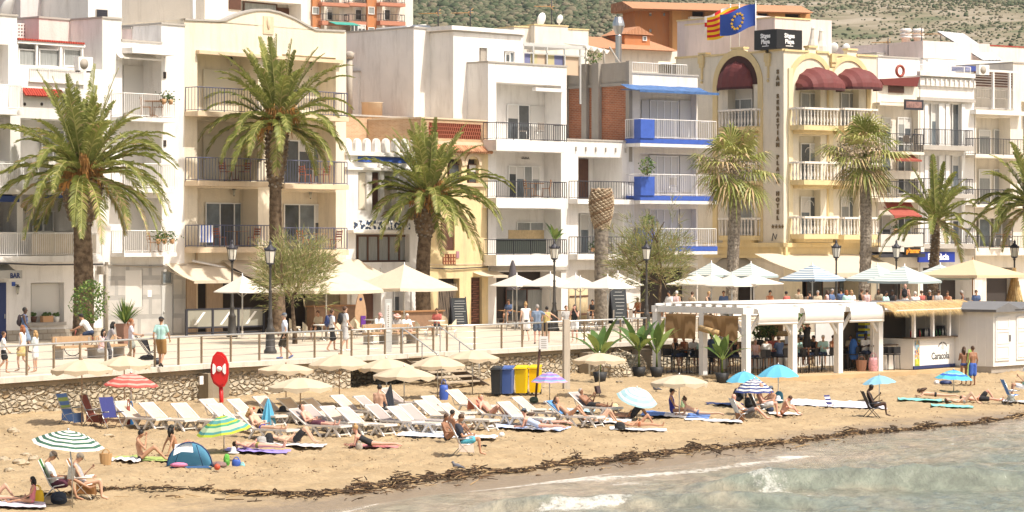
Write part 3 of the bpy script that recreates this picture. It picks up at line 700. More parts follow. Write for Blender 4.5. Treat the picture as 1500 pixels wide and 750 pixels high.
# ---- 4 small white and blue house
def house_small():
	F=Fac(507,616).thing('townhouse','low white townhouse with blue painted band and rounded battlements behind the palm','house')
	wm=[WHITE,WHITE2]
	block(F,'wall',507,616,223,[(525,537,252,308,.2),(545,556,252,308,.2),(563,574,252,308,.2),(521,600,343,384,.4),(528,556,415,475,.5),(575,592,420,475,.4)],8,wm,cap=None)
	mb=MB();i=0
	for p in range(511,616,14):
		u=F.u(p);z=F.z(p,223);w=.22
		mb.prism([(u-w,z),(u+w,z),(u+w,z+.45),(u+w*.7,z+.62),(u,z+.7),(u-w*.7,z+.62),(u-w,z+.45)],'y',-.02,.2)
	F.put(mb,'battlements',WHITE)
	F.put(MB().bx(F.u(524),F.u(612),-.03,-.003,F.z(560,238),F.z(560,230)),'blue_band',BLUE)
	for z_,h in ((246,4),(224,5)): F.put(MB().bx(F.u(508,-.15),F.u(616,-.15),-.15,-.003,F.z(560,z_+h),F.z(560,z_)),'moulding',WHITE)
	for a,b in ((525,537),(545,556),(563,574)): shutter(F,a,b,253,307,.16,SHUTC if a != 545 else DKWOOD)
	F.put(MB().bx(F.u(518,-.5),F.u(602,-.5),-.5,0,F.z(560,341,-.4),F.z(560,337,-.4)),'ledge',WHITE)
	F.put(MB().bx(F.u(519,-.5),F.u(601,-.5),-.5,-.46,F.z(560,336,-.5),F.z(560,323,-.5)),'tiled_parapet',ramp_mat('blue_white_tiles','cell',[(.45,(.05,.07,.12)),(.5,(.8,.8,.78))],9,bump=0))
	window(F,522,599,344,384,.36,5,GL2,DKWOOD,fw=.1)
	F.put(MB().bx(F.u(529),F.u(555),.4,.48,0,F.z(540,416)),'door',DKWOOD);window(F,576,591,421,474,.38,1,GL,PVC)
	for a in (517,560,605): F.put(MB().bx(F.u(a-4),F.u(a+4),-.1,-.003,0,F.z(a,392)),'pilaster',WHITE)
	return F
H4=house_small()
def brick_terrace():
	F=Fac(0,0,(FL(508)+Vector((-2.9,2.5))),(FL(616)+Vector((-2.9,2.5)))).thing('brick_terrace_house','set back terrace house of weathered brick with chimney pipes above the small white house','house')
	block(F,'wall',500,622,172,[],6,[BRICK2],z0=0,cap=COPING)
	block(F,'grey_wall',525,596,108,[],5,[WHITE],4,z0=5)
	block(F,'white_gable_wall',505,527,98,[],5,[WHITE],5,z0=5,cap=None)
	u0,u1=F.u(500,4.8),F.u(532,4.8);z=F.z(515,97,4.8);F.put(MB().prism([(4.6,z),(6.5,z+.9),(8.5,z)],'x',u0,u1),'tiled_roof',TILE)
	F.put(MB().tube([(F.u(512,2.5),2.5,F.z(512,172,2.5)),(F.u(512,2.5),2.5,F.z(512,86,2.5))],.16,8).lathe([(.22,0),(.26,.3),(.1,.4)],8,(F.u(512,2.5),2.5,F.z(512,86,2.5))),'chimney_pipe',GREYR)
	mb=MB();u=F.u(545,1.5);z=F.z(545,172,1.5);mb.lathe([(.55,0),(.55,.75),(.6,.8)],14,(u,1.5,z));F.put(mb,'water_tank',TAN)
	a0,b0,b1=F.u(575,3.6),F.u(622,3.6),F.u(600,3.6);zt,zb=F.z(620,137,3.6),F.z(580,176,3.6)
	F.put(MB().prism([(a0,zb),(b0,zb),(b0,zt-.06)],'y',3.2,5),'stair_housing',CREAM2)
	F.put(MB().prism([(a0-.2,zb),(b0,zt),(b0,zt-.15),(a0+.05,zb-.1)],'y',2.6,5.2),'stair_roof',M('orange_tile',(.62,.27,.12),.9,.1))
brick_terrace()
# ---- 5 yellow house
def house_yellow():
	F=Fac(616,715).thing('townhouse','narrow ochre yellow townhouse with arched windows and a carved brown door','house')
	ops=[(655,676,233,268,.3,1),(684,701,233,268,.3,1),(645,666,319,367,.15),(642,673,408,475,.4,1),(690,706,406,475,.25)]
	o,u0,u1,zt=block(F,'wall',616,715,222,ops,8,[YEL,DKINT],cap=None)
	up=MB();z=F.z(660,388);F.put(MB().bx(u0,u1,-.03,-.003,z,z+.05),'string_course',TAN)
	block(F,'upper_wall',616.5,714.5,176,[(628,705,181,203,.25,1)],7.5,[BRICK2,M('brick_red2',(.22,.05,.03),.9)],.1,z0=zt-.1,cap=TAN)
	F.put(MB().bx(u0,u1,-.02,.095,F.z(665,222),F.z(665,207)),'band',TAN)
	lat=MB();a,b,z0,z1=F.R(628,705,181,203,.1)
	n=26
	for i in range(n):
		for j in range(4):
			x=a+(b-a)*(i+(.5 if j%2 else 0))/n;zz=z0+(z1-z0)*(j+.5)/4;lat.bx(x-.035,x+.035,.1,.2,zz-.12,zz+.12)
	F.put(lat,'brick_lattice',M('brick_red3',(.30,.09,.05),.9))
	t=MB();n=30
	for i in range(n):
		x=u0+(u1-u0)*(i+.5)/n;t.tube([(x,-.35,F.z(665,222,-.3)),(x,.05,F.z(665,213))],.09,6)
	F.put(t,'tiled_eave',TILE)
	for a,b in ((655,676),(684,701)):
		window(F,a+1,b-1,240,268,.22,1,GL,DKWOOD)
		m=MB();ca=(F.u(a)+F.u(b))/2;r=(F.u(b)-F.u(a))/2;zc=F.z(a,242)
		for k in range(10):
			t0,t1=math.pi*k/10,math.pi*(k+1)/10
			for rr,r2,y0 in ((r+.02,r+.22,-.06),):
				m.prism([(ca+rr*math.cos(t0),zc+rr*math.sin(t0)),(ca+r2*math.cos(t0),zc+r2*math.sin(t0)),(ca+r2*math.cos(t1),zc+r2*math.sin(t1)),(ca+rr*math.cos(t1),zc+rr*math.sin(t1))],'y',-.06,-.003)
		F.put(m,'arch_moulding',TAN)
	F.put(MB().bx(F.u(650,-.12),F.u(714,-.12),-.12,-.003,F.z(680,273),F.z(680,268)),'window_ledge',TAN)
	shutter(F,646,665,320,366,.12,DKWOOD)
	for (a,b,t_,b_) in ((687,702,277,291),(648,667,372,388)):
		l=MB();x0,x1,z0,z1=F.R(a,b,t_,b_);l.bx(x0,x1,-.03,-.003,z0,z1,0)
		for i in range(5):
			for j in range(3): xx=x0+(x1-x0)*(i+.5)/5;zz=z0+(z1-z0)*(j+.5)/3;l.bx(xx-.045,xx+.045,-.05,-.031,zz-.07,zz+.07,1)
		F.put(l,'terracotta_grille',[M('dark_red_clay',(.2,.06,.03),.9),M('clay_pot',(.55,.32,.17),.9)])
	d=F.put(MB().bx(F.u(690.5),F.u(705.5),.15,.2,0,F.z(698,407)),'door',DKWOOD);c=MB();x0,x1=F.u(691.5),F.u(704.5);zz=F.z(698,409);
	for j in range(9):
		z=.15+j*(zz-.2)/9;c.bx(x0+.05,x1-.25,.10,.148,z,z+.05).bx(x0+.2,x1-.05,.10,.148,z+.12,z+.17).bx((x0+x1)/2+(.12 if j%2 else -.15),(x0+x1)/2+(.17 if j%2 else -.1),.10,.148,z,z+.17)
	c.build('carving',M('carved_wood',(.26,.11,.07),.6),d)
	g=MB();x0,x1=F.u(643),F.u(672);zz=F.z(657,415)
	for i in range(15):
		x=x0+(x1-x0)*i/14;g.tube([(x+.03*math.sin(k*1.6+i),.2,k*zz/8) for k in range(9)],.018,4)
	F.put(g,'wavy_iron_gate',M('rust_cream_iron',(.42,.33,.25),.6))
	F.put(MB().bx(F.u(668),F.u(672),-.04,-.005,F.z(670,378),F.z(670,368)),'street_plate',M('violet_tile',(.4,.2,.25),.5))
	c=MB();c.tube([(F.u(617),-.06,F.z(617,392)),(F.u(660),-.08,F.z(660,394)),(F.u(714),-.06,F.z(714,391))],.03,5);c.tube([(F.u(713),-.06,F.z(713,392)),(F.u(713),-.06,F.z(713,270))],.02,5);F.put(c,'cable',IRON)
house_yellow()
# ---- 6 modern white house
def house_white():
	F=Fac(715,830).thing('apartment_house','modern white apartment house with three wide balconies right of the yellow townhouse','house')
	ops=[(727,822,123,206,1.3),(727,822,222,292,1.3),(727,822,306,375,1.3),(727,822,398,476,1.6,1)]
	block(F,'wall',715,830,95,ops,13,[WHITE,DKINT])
	block(F,'penthouse_wall',664,766,50,[(702,714,70,92,.2),(738,754,75,92,.2)],7,[WHITE],1.6,z0=9)
	u0,u1=F.u(648,2.2),F.u(767,2.2);F.put(MB().bx(F.u(662,1.4),F.u(768,1.4),1.4,9,F.z(715,50,1.5)+.1,F.z(715,50,1.5)+.32),'penthouse_roof',WHITE)
	window(F,739,753,76,92,1.75,2,GL);shutter(F,703,713,71,92,1.75,GREYR)
	block(F,'rear_wall',606,655,43,[],8,[WHITE],3.4,z0=5)
	F.put(MB().bx(F.u(785,-.3),F.u(829,-.3),-.3,0,F.z(800,134,-.2),F.z(800,129,-.2)),'awning_box',WHITE)
	I=1.28
	window(F,742,775,153,205,I,2);shutter(F,776,802,155,205,I)
	window(F,744,790,243,291,I,4);window(F,756,796,325,345,I,2,GL2)
	for r,t,b in ((181,206,222),(266,290,305),(351,373,389)):
		s,info=balcony(F,727,832,r,t,b,1.0,0,'bars',IRON,WHITE,step=.14,infill=None)
		if r==351: MB().bx(info[0]+.1,info[1]-1.6,info[2]+.09,info[2]+.1,info[3]+.08,info[3]+.85).build('privacy_screen',M('dark_green_net',(.05,.06,.05),.9),s)
	F.put(MB().bx(F.u(744,.2),F.u(796,.2),.15,.18,F.z(770,351,.2),F.z(770,337,.2)),'reed_screen',M('straw_reed',(.50,.37,.2),.9,.2,8))
	l=MB();uu,zz=F.u(771,I-.1),F.z(771,232,I)
	l.tube([(uu-.32+.04*i,I-.06,zz+.07*math.sin(i*2.1)+(.02 if i % 3 else -.03)) for i in range(16)],.018,4);F.put(l,'wall_lettering',IRON)
	F.put(MB().bx(F.u(716),F.u(830),-.10,-.003,F.z(770,396),F.z(770,391)),'cornice',COPING)
	awning(F,722,760,397,404,1.6,CLOTHC,0,.1)
	window(F,740,802,423,470,1.5,2,GL,DKWOOD)
house_white()
def rooftop_behind():
	F=Fac(0,0,P(500,0,170).xy,P(640,0,175).xy).thing('house_behind','plain pale grey house with a bent steel flue behind the brick terrace','house')
	block(F,'wall',556,612,52,[],8,[plaster('lilac_grey_render',(.64,.61,.60))],0,z0=4)
	block(F,'low_wall',500,560,70,[],6,[GREYR],3,z0=4);block(F,'mid_wall',507,560,80,[],6,[MATS['lilac_grey_render']],1.5,z0=4)
	F.put(MB().prism([(F.u(611),8),(F.u(640),8),(F.u(640),F.z(625,33)),(F.u(611),F.z(611,36))],'y',1,4),'stair_box',WHITE)
	z0=F.z(598,150,-1);z1=F.z(598,43,-1);u=F.u(598,-1.2);u2=F.u(628,-1.2)
	for dx in (0,.4):
		F.put(MB().tube([(u+dx,-1.2,z0),(u+dx,-1.2,z1-.5),(u+dx+.15,-1.2,z1-.15),(u+dx+.5,-1.2,z1)]+([(u2,-1.2,z1)] if dx==0 else []),.3 if dx==0 else .2,10),'steel_flue',METAL)
rooftop_behind()
# ---- 7 narrow white house with bare brick wall above
def house_brickwall():
	F=Fac(830,933).thing('townhouse','white townhouse with two open loggias and a flat roof left of the cobalt balconies','house')
	block(F,'wall',830,931,207,[(847,911,230,292,2.2),(847,913,312,374,2.0),(846,915,395,476,1.6,1)],8,[WHITE,WHITE2])
	for r,t,b in ((266,292,299),(347,372,380)): balcony(F,846,935,r,t,b,.7,0,'bars',IRON,WHITE,step=.2)
	F.put(MB().bx(F.u(848,2.1),F.u(862,2.1),2.1,2.18,F.z(855,291,2.1),F.z(855,233,2.1)),'door',DKWOOD);window(F,887,909,262,291,2.15,2)
	window(F,849,862,313,372,1.95,1);window(F,868,882,313,372,1.95,1);shutter(F,892,912,311,372,1.95)
	m=MB()
	for i in range(6): u=F.u(843+i*14.5);z=F.z(860,218);m.bx(u-.03,u+.03,-.1,-.003,z-.15,z+.1)
	F.put(m,'wall_spikes',COPING)
	G0=F.z(810,98,3);zt=F.z(810,70,3);m=MB();ua,ub=F.u(766,3),F.u(856,3)
	for p in (766,781,801,827,850): u=F.u(p,3);m.bx(u-.04,u+.04,2.96,3.04,G0-2,zt)
	m.bx(ua,ub,2.96,3.04,zt,zt+.1);m.bx(ua,ub,2.96,3.04,zt-.4,zt-.33);m.bx(ua,ub,3.04,6,zt+.1,zt+.2);F.put(m,'roof_terrace_frame',M('alu_grey',(.5,.5,.48),.4))
	bl=MB();cols=(0,1,2,1,0,2,1)
	ps=[768,777,787,800,812,825,848]
	for i,(a,b) in enumerate(zip(ps,ps[1:])): bl.quad((F.u(a,3.1),3.1,G0-.4),(F.u(b,3.1),3.1,G0-.4),(F.u(b,3.1),3.1,zt-.4),(F.u(a,3.1),3.1,zt-.4),cols[i])
	F.put(bl,'striped_blind',[M('violet_canvas',(.16,.17,.3),.9),M('sand_canvas',(.48,.43,.24),.9),M('beige_canvas',(.55,.42,.3),.9)])
	f=MB();z1=F.z(880,68,3);f.tube([(F.u(858,3),3,z1-1.5),(F.u(858,3),3,z1)],.04,5).tube([(F.u(893,3),3,z1),(F.u(915,3),3,z1-1.3)],.05,5)
	f.tube([(F.u(885,3),3,z1-1.3),(F.u(885,3),3,z1-.1)],.05,5);F.put(f,'awning_frame',COPING)
	awn=MB();V=[];n=9
	for i in range(n): u=F.u(855+i*4.6,3);V+=[(u,2.9,z1-.05*i*.5-.25*(i%2)),(u,5,z1+.25)]
	awn.add(V,[(2*i,2*i+2,2*i+3,2*i+1) for i in range(n-1)]);F.put(awn,'torn_awning',CLOTHW)
house_brickwall()
# ---- 8 house with cobalt blue balconies
def house_blue():
	F=Fac(926,1022).thing('apartment_house','white apartment house with bare brick side wall and cobalt blue planters left of the hotel','house')
	Y_=lambda p: F.off_at(p,0);zz=lambda y,o: CZ-(y-HY)*(F.p0.y+o*F.n.y)/FPX;yb=Y_(826);z1,z2,z3=zz(212,2),zz(124,2),zz(93,2)
	F.put(MB().bx(-.03,-.003,.4,yb,z1-3,z2),'bare_brick_wall',BRICK);F.put(MB().bx(-.06,-.003,.25,yb,z2+.003,z3),'grey_upper_wall',GREYR)
	for a,b in ((829,834),(857,864),(872,882),(922,927)): F.put(MB().bx(-.28,-.035,Y_(b),Y_(a),z1-1,z3+.05),'concrete_pier',plaster('grey_concrete',(.36,.33,.29),.15,.3))
	F.put(MB().bx(-.14,-.035,.3,yb,z2-.12,z2+.06),'concrete_beam',MATS['grey_concrete'])
	ops=[(938,1020,128,206,.5),(938,1020,226,292,.5),(938,1020,306,370,.5),(938,1020,392,470,1.2,1)]
	block(F,'wall',926,1022,110,ops,10,[WHITE2,DKINT],ub=F.u(1022)+0)
	a=awning(F,937,1053,127,134,1.6,M('steel_blue_canvas',(.06,.14,.33),.7,.4,3),0,.12)
	u0,u1=F.u(928),F.u(1008);F.put(rail_mb(u0,u1,.1,.5,F.z(965,112),F.z(965,93),'bars',(0,0),.16),'roof_railing',WIRON)
	for n_,(r,t,b) in enumerate(((176,204,211),(256,287,294),(335,361,368))):
		s,i=balcony(F,938,1051,r,t,b,1.3,0,'bars',WIRON,BLUE,step=.14)
		F.put(MB().bx(i[0],i[1],i[2]+.01,0,i[3]-.45,i[3]-.261),'balcony_soffit',WHITE)
		F.put(MB().bx(i[0]-.02,i[0]+1.0,i[2]-.06,i[2]+.5,i[3]+.003,i[3]+1.05),'planter_box',BLUE)
	for t,b in ((147,175),(228,255),(306,335)): window(F,951,993,t,b+26,.45,4,SHUT);shutter(F,995,1019,t,b+26,.47)
	shutter(F,939,950,147,200,.47)
	F.put(MB().bx(F.u(935,-.5),F.u(1022,-.5),-.5,0,F.z(980,390,-.4),F.z(980,386,-.4)),'canopy_ledge',WHITE)
house_blue()
# ---- 9 the hotel
CORN=FL(1148)
def hotel():
	FR=Fac(0,0,CORN,FL(1284)).thing('hotel','ivory hotel with yellow trim, burgundy dome awnings and balustraded balconies','hotel')
	d=FR.d;n=FR.n;far=CORN+n*8.6
	FLt=Fac(0,0,far,CORN).share(FR);FLt.root=FR.root
	LW=(FLt.p1-FLt.p0).length
	BASE=FR.z(1210,355)
	def arch_ring(F,pc,half,zc,r_in,r_out,zbase,off=-.07):
		m=MB();uc=F.u(pc)
		for k in range(16):
			a,b=math.pi*k/16,math.pi*(k+1)/16
			m.prism([(uc+r_in*math.cos(a),zc+r_in*math.sin(a)),(uc+r_out*math.cos(a),zc+r_out*math.sin(a)),(uc+r_out*math.cos(b),zc+r_out*math.sin(b)),(uc+r_in*math.cos(b),zc+r_in*math.sin(b))],'y',off,-.003)
		m.bx(uc-r_out,uc-r_in,off,-.003,zbase,zc);m.bx(uc+r_in,uc+r_out,off,-.003,zbase,zc);F.put(m,'arch_trim',TRIM)
	def arch_fill(F,pc,w,zc,mat):     # rounded head of the niche,built as the wall around it
		pass
	ops=[];bays=((1170,1202),(1229,1258))
	for a,b in bays:
		for t,bt in ((131,190),(199,268),(278,347)): ops.append((*FR.R(a,b,t,bt),.55))
	u0,u1=0,FR.u(1284);zt=FR.z(1215,80);D=11
	mb=MB();grid_wall(mb,u0,u1,3,zt,ops)
	mb.quad((u1,0,-.3),(u1,D,-.3),(u1,D,zt),(u1,0,zt));mb.quad((u0,.3,zt-.2),(u1,.3,zt-.2),(u1,D,zt-.2),(u0,D,zt-.2));mb.quad((u1,D,-.3),(u0,D,-.3),(u0,D,zt),(u1,D,zt))
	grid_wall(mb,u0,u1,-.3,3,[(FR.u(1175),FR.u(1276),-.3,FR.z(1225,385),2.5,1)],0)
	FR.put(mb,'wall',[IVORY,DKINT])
	lops=[(*FLt.R(1066,1104,120,187),.7),(*FLt.R(1066,1104,205,345),.4),(*FLt.R(1064,1104,398,470),1.0,1)]
	mb=MB();ztl=FLt.z(1080,82);grid_wall(mb,FLt.u(990),LW,-.3,ztl,lops);FLt.put(mb,'side_wall',[plaster('hotel_side_render',(.74,.67,.55)),DKINT])
	def parapet(F,segs,mat):
		m=MB();c=MB()
		for a,b,t,base in segs:
			x0,x1=F.u(a),F.u(b);z1=F.z((a+b)/2,t);zb=F.z((a+b)/2,base)
			m.bx(x0+.002,x1-.002,0.002,.3,zb,z1);c.bx(x0-.03,x1+.03,-.08,.38,z1+.003,z1+.12)
		F.put(m,'parapet',mat);F.put(c,'parapet_coping',TRIM)
	parapet(FLt,[(990,1024,85,92),(1024,1034,80,92),(1034,1072,82,90),(1072,1090,72,90),(1090,1122,78,88),(1122,1128,82,88),(1128,1147,75,85)],MATS['hotel_side_render'])
	parapet(FR,[(1149,1184,76,84),(1184,1196,70,84),(1196,1213,78,88),(1213,1241,82,88),(1241,1255,74,88),(1255,1284,83,90)],IVORY)
	def orn(F,p,y):
		u,z=F.u(p),F.z(p,y);m=MB();m.bx(u-.22,u+.22,-.2,-.004,z-.35,z+.15);m.bx(u-.17,u+.17,-.14,-.004,z-.6,z-.35);m.bx(u-.06,u+.06,-.10,-.004,z-1.3,z-.6);m.lathe([(.02,-.1),(.10,0),(.02,.1)],8,(u,-.08,z-1.45));F.put(m,'drop_ornament',TRIM)
	for p,y in ((1029,85),(1126,82)): orn(FLt,p,y)
	for p,y in ((1219,83),): orn(FR,p,y)
	zc=FR.z(1187,122);r=(FR.u(1203)-FR.u(1169))/2+.55
	for p,dy in ((1187,0),(1243,3)): arch_ring(FR,p,0,FR.z(p,123+dy),r,r+.32,BASE+.05)
	zc=FLt.z(1080,125);arch_ring(FLt,1081,0,zc,1.75,2.15,BASE+.05)
	back=MB();uc=FLt.u(1081);poly=[(uc+1.75*math.cos(math.pi*k/20),zc+1.75*math.sin(math.pi*k/20)) for k in range(21)];back.prism(poly,'y',-.03,-.004);FLt.put(back,'arch_head',M('deep_maroon',(.07,.03,.025),.9))
	BUR=M('burgundy_canvas',(.15,.038,.036),.7,.1,4)
	def dome(F,pc,halfw,h,dep,pyb):
		uc=F.u(pc);zb=F.z(pc,pyb);m=MB();N,K=14,7;V=[]
		for i in range(N+1):
			th=math.pi*i/N
			for j in range(K+1):
				ph=math.pi/2*j/K
				k=1+.025*(1 if i % 2 else -1)
				V.append((uc+halfw*math.cos(th)*k*math.cos(ph*0)*1,-dep*math.sin(ph)*math.sin(th)**.6*k-.04,zb+h*math.cos(ph)*math.sin(th)*k))
		m.add(V,[(i*(K+1)+j,i*(K+1)+j+1,(i+1)*(K+1)+j+1,(i+1)*(K+1)+j) for i in range(N) for j in range(K)],0,False)
		fr=[(uc+halfw*math.cos(math.pi*i/N),-dep*math.sin(math.pi*i/N)**.6-.05,zb) for i in range(N+1)]
		for a,b in zip(fr,fr[1:]): m.quad(a,b,(b[0],b[1],b[2]-.15),(a[0],a[1],a[2]-.15),1)
		F.put(m,'dome_awning',[BUR,M('dark_fringe',(.06,.02,.02),.8)])
	dome(FR,1194,1.65,1.25,1.5,130);dome(FR,1250,1.6,1.2,1.5,129);dome(FLt,1079,1.45,1.5,.6,128)
	for a,b in bays:
		window(FR,a+2,b-3,136,188,.52,2,GL2);window(FR,a+2,b-3,210,266,.52,2);window(FR,a+2,b-3,288,346,.52,2)
		for t in (215,293):
			m=MB();uu=FR.u((a+b)/2,.4);z=FR.z(a,t+8,.4);m.tube([(uu+.35*math.cos(q*.5236),.42,z+.3*math.sin(q*.5236)) for q in range(7)],.02,4);FR.put(m,'window_arch_bar',PVC)
	window(FLt,1067,1103,145,186,.65,2,GL2);shutter(FLt,1067,1103,130,145,.64);window(FLt,1067,1103,292,344,.35,2,GL2);window(FLt,1067,1103,215,262,.35,2,GL2)
	def balus(F,pc,wpx,rail,top,dep=1.0,straight=False):
		fo=-dep;uc=F.u(pc,fo*.8);h=(F.u(pc+wpx/2,fo*.8)-F.u(pc-wpx/2,fo*.8))/2;z0=F.z(pc,top,fo*.8);z1=F.z(pc,rail,fo*.8)
		N=12;path=[(uc-h*math.cos(math.pi*i/N),-.05-(dep-.05)*min(1,1.6*math.sin(math.pi*i/N)**.7)) for i in range(N+1)]
		s=MB();s.prism([(uc-h-.06,0)]+[(x,y-.05) for x,y in path]+[(uc+h+.06,0)],'z',z0-.28,z0-.003);s.prism([(uc-h*.86,0)]+[(uc+(x-uc)*.86,y*.8) for x,y in path]+[(uc+h*.86,0)],'z',z0-.48,z0-.28)
		so=F.put(s,'balcony',TRIM)
		b=MB();L=[0]
		for p,q in zip(path,path[1:]): L.append(L[-1]+math.hypot(q[0]-p[0],q[1]-p[1]))
		nb=int(L[-1]/.26)
		for i in range(nb+1):
			t=L[-1]*i/nb;k=max(j for j in range(N) if L[j]<=t+1e-9) if t<L[-1] else N-1;f=(t-L[k])/(L[k+1]-L[k]);x=path[k][0]+(path[k+1][0]-path[k][0])*f;y=path[k][1]+(path[k+1][1]-path[k][1])*f
			H=z1-z0-.12
			b.lathe([(.055,0),(.055,.08*H),(.03,.12*H),(.075,.35*H),(.03,.62*H),(.045,.7*H),(.028,.8*H),(.055,.92*H),(.055,H)],6,(x,y,z0))
		bo=b.build('balusters',WHITE2,so)
		rm=MB()
		for (x0,y0),(x1,y1) in zip(path,path[1:]):
			dx,dy=x1-x0,y1-y0;l=math.hypot(dx,dy) or 1;nx,ny=dy/l*.1,-dx/l*.1
			rm.add([(x0-nx,y0-ny,z1-.12),(x1-nx,y1-ny,z1-.12),(x1+nx,y1+ny,z1-.12),(x0+nx,y0+ny,z1-.12),(x0-nx,y0-ny,z1),(x1-nx,y1-ny,z1),(x1+nx,y1+ny,z1),(x0+nx,y0+ny,z1)],[(0,1,2,3),(7,6,5,4),(0,4,5,1),(1,5,6,2),(2,6,7,3),(3,7,4,0)])
		rm.build('handrail',WHITE2,so)
	for r,t in ((158,184),(237,264),(317,343)):
		balus(FR,1199,58,r,t);balus(FR,1257,56,r+1,t+1)
		balus(FLt,1079,55,r+2,t+2,.5)
	for F,a,b in ((FLt,1035,None),(FR,None,1284)):
		x0=F.u(a) if a else -.35;x1=F.u(b) if b else LW+.35
		m=MB();m.bx(x0,x1,-.35,-.004,BASE-.28,BASE-.02);m.bx(x0,x1,-.18,-.004,BASE-.75,BASE-.28);m.bx(x0,x1,-.28,-.004,BASE-.92,BASE-.75);F.put(m,'cornice',TRIM)
	for F,p in ((FR,1157),(FR,1216)):
		F.put(MB().bx(F.u(p-3),F.u(p+3),-.1,-.004,BASE,F.z(p,100)),'pilaster',plaster('pale_yellow_trim',(.78,.68,.45)))
	txt='SAN SEBASTIAN PLAYA HOTEL';m=MB()
	for i,ch in enumerate(txt):
		if ch==' ': FLt.put(m,'hotel_lettering',M('bronze_letters',(.17,.12,.06),.4,metal=.3));m=MB();continue
		y=105.5+i*8.92;text_mb(ch,.34,m,(FLt.u(1140),-.05,FLt.z(1140,y)),(1,0,0),(0,0,1),depth=.03,bold=.014)
	FLt.put(m,'hotel_lettering',M('bronze_letters',(.17,.12,.06),.4,metal=.3))
	st=MB()
	for p in (1132.5,1137.5,1142.5,1147):
		u,z=FLt.u(p),FLt.z(p,332);st.prism([(u+(.13 if i%2==0 else .055)*math.sin(i*math.pi/5),z+(.13 if i%2==0 else .055)*math.cos(i*math.pi/5)) for i in range(10)],'y',-.05,-.005)
	FLt.put(st,'stars',MATS['bronze_letters'])
	st=MB();u,z=FLt.u(1137),FLt.z(1137,348);st.tube([(u-.2,-.15,z-.2),(u-.1,-.15,z+.25),(u+.1,-.15,z-.1),(u+.2,-.15,z+.2)],.03,5);FLt.put(st,'wall_bracket',IRON)
	m=MB();uc=FLt.u(1076);w=FLt.u(1108)-uc;z0=FLt.z(1076,398);h=FLt.z(1076,374)-z0;V=[];N=12
	for i in range(N+1):
		t=math.pi*i/N;V+=[(uc-w*math.cos(t),-.02,z0+h*math.sin(t)),(uc-w*1.1*math.cos(t),-1.2*math.sin(t)-.02,z0)]
	m.add(V,[(2*i,2*i+2,2*i+3,2*i+1) for i in range(N)],0,True);FLt.put(m,'arched_canopy',M('taupe_canvas',(.33,.29,.22),.9))
	awning(FR,1180,1345,371,400,4.2,CLOTHC,-.05,.25);window(FR,1180,1275,398,455,2.3,4,GL,DKWOOD)
	m=MB();m.tube([(FR.u(1142+3),-.12,FR.z(1150,372)),(FR.u(1280),-.12,FR.z(1280,372))],.02,4);FR.put(m,'cable',IRON)
	block(FLt,'rooftop_room',992,1100,27,[],7,[PINK],5,z0=13,cap=TRIM)
	block(FR,'rooftop_room_front',1135,1187,28,[],8,[PINK],3.4,z0=13,cap=TRIM)
	m=MB();u=FLt.u(1065,5);z=FLt.z(1065,80,5);m.prism([(u-.75,z-.4)]+[(u-.75*math.cos(math.pi*k/10),z+.6+.75*math.sin(math.pi*k/10)) for k in range(11)]+[(u+.75,z-.4)],'y',4.9,4.99);FLt.put(m,'arched_roof_window',GREYR)
	return FR,FLt
FR,FLt=hotel()
def cube_sign():
	z=FR.z(1150,74);p=FR.world(.6,1.0,z);s=1.15
	t=thing('rooftop_sign','black cube sign with white lettering on the hotel roof corner','sign',p,FR.rz)
	MB().bx(-s*.9,s*.9,-s*.75,s*.9,.1,1.25).build('cube',M('black_panel',(.02,.02,.022),.4),t)
	MB().bx(-.6,.6,-.5,.5,0,.1).build('plinth',IRON,t)
	w=M('white_letters',(.85,.85,.85),.5);m=MB()
	text_mb('Sitges',.36,m,(0,-s*.75-.012,.88),(1,0,0),(0,0,1),depth=.005,bold=.012);text_mb('Playa',.36,m,(0,-s*.75-.012,.54),(1,0,0),(0,0,1),depth=.005,bold=.012);m.bx(-.3,.3,-s*.75-.012,-s*.75-.004,.27,.31);
	text_mb('Sitges',.36,m,(-s*.9-.012,0.07,.88),(0,-1,0),(0,0,1),depth=.005,bold=.012);text_mb('Playa',.36,m,(-s*.9-.012,0.07,.54),(0,-1,0),(0,0,1),depth=.005,bold=.012);m.bx(-s*.9-.012,-s*.9-.004,-.2,.35,.27,.31)
	m.build('lettering',w,t)
cube_sign()
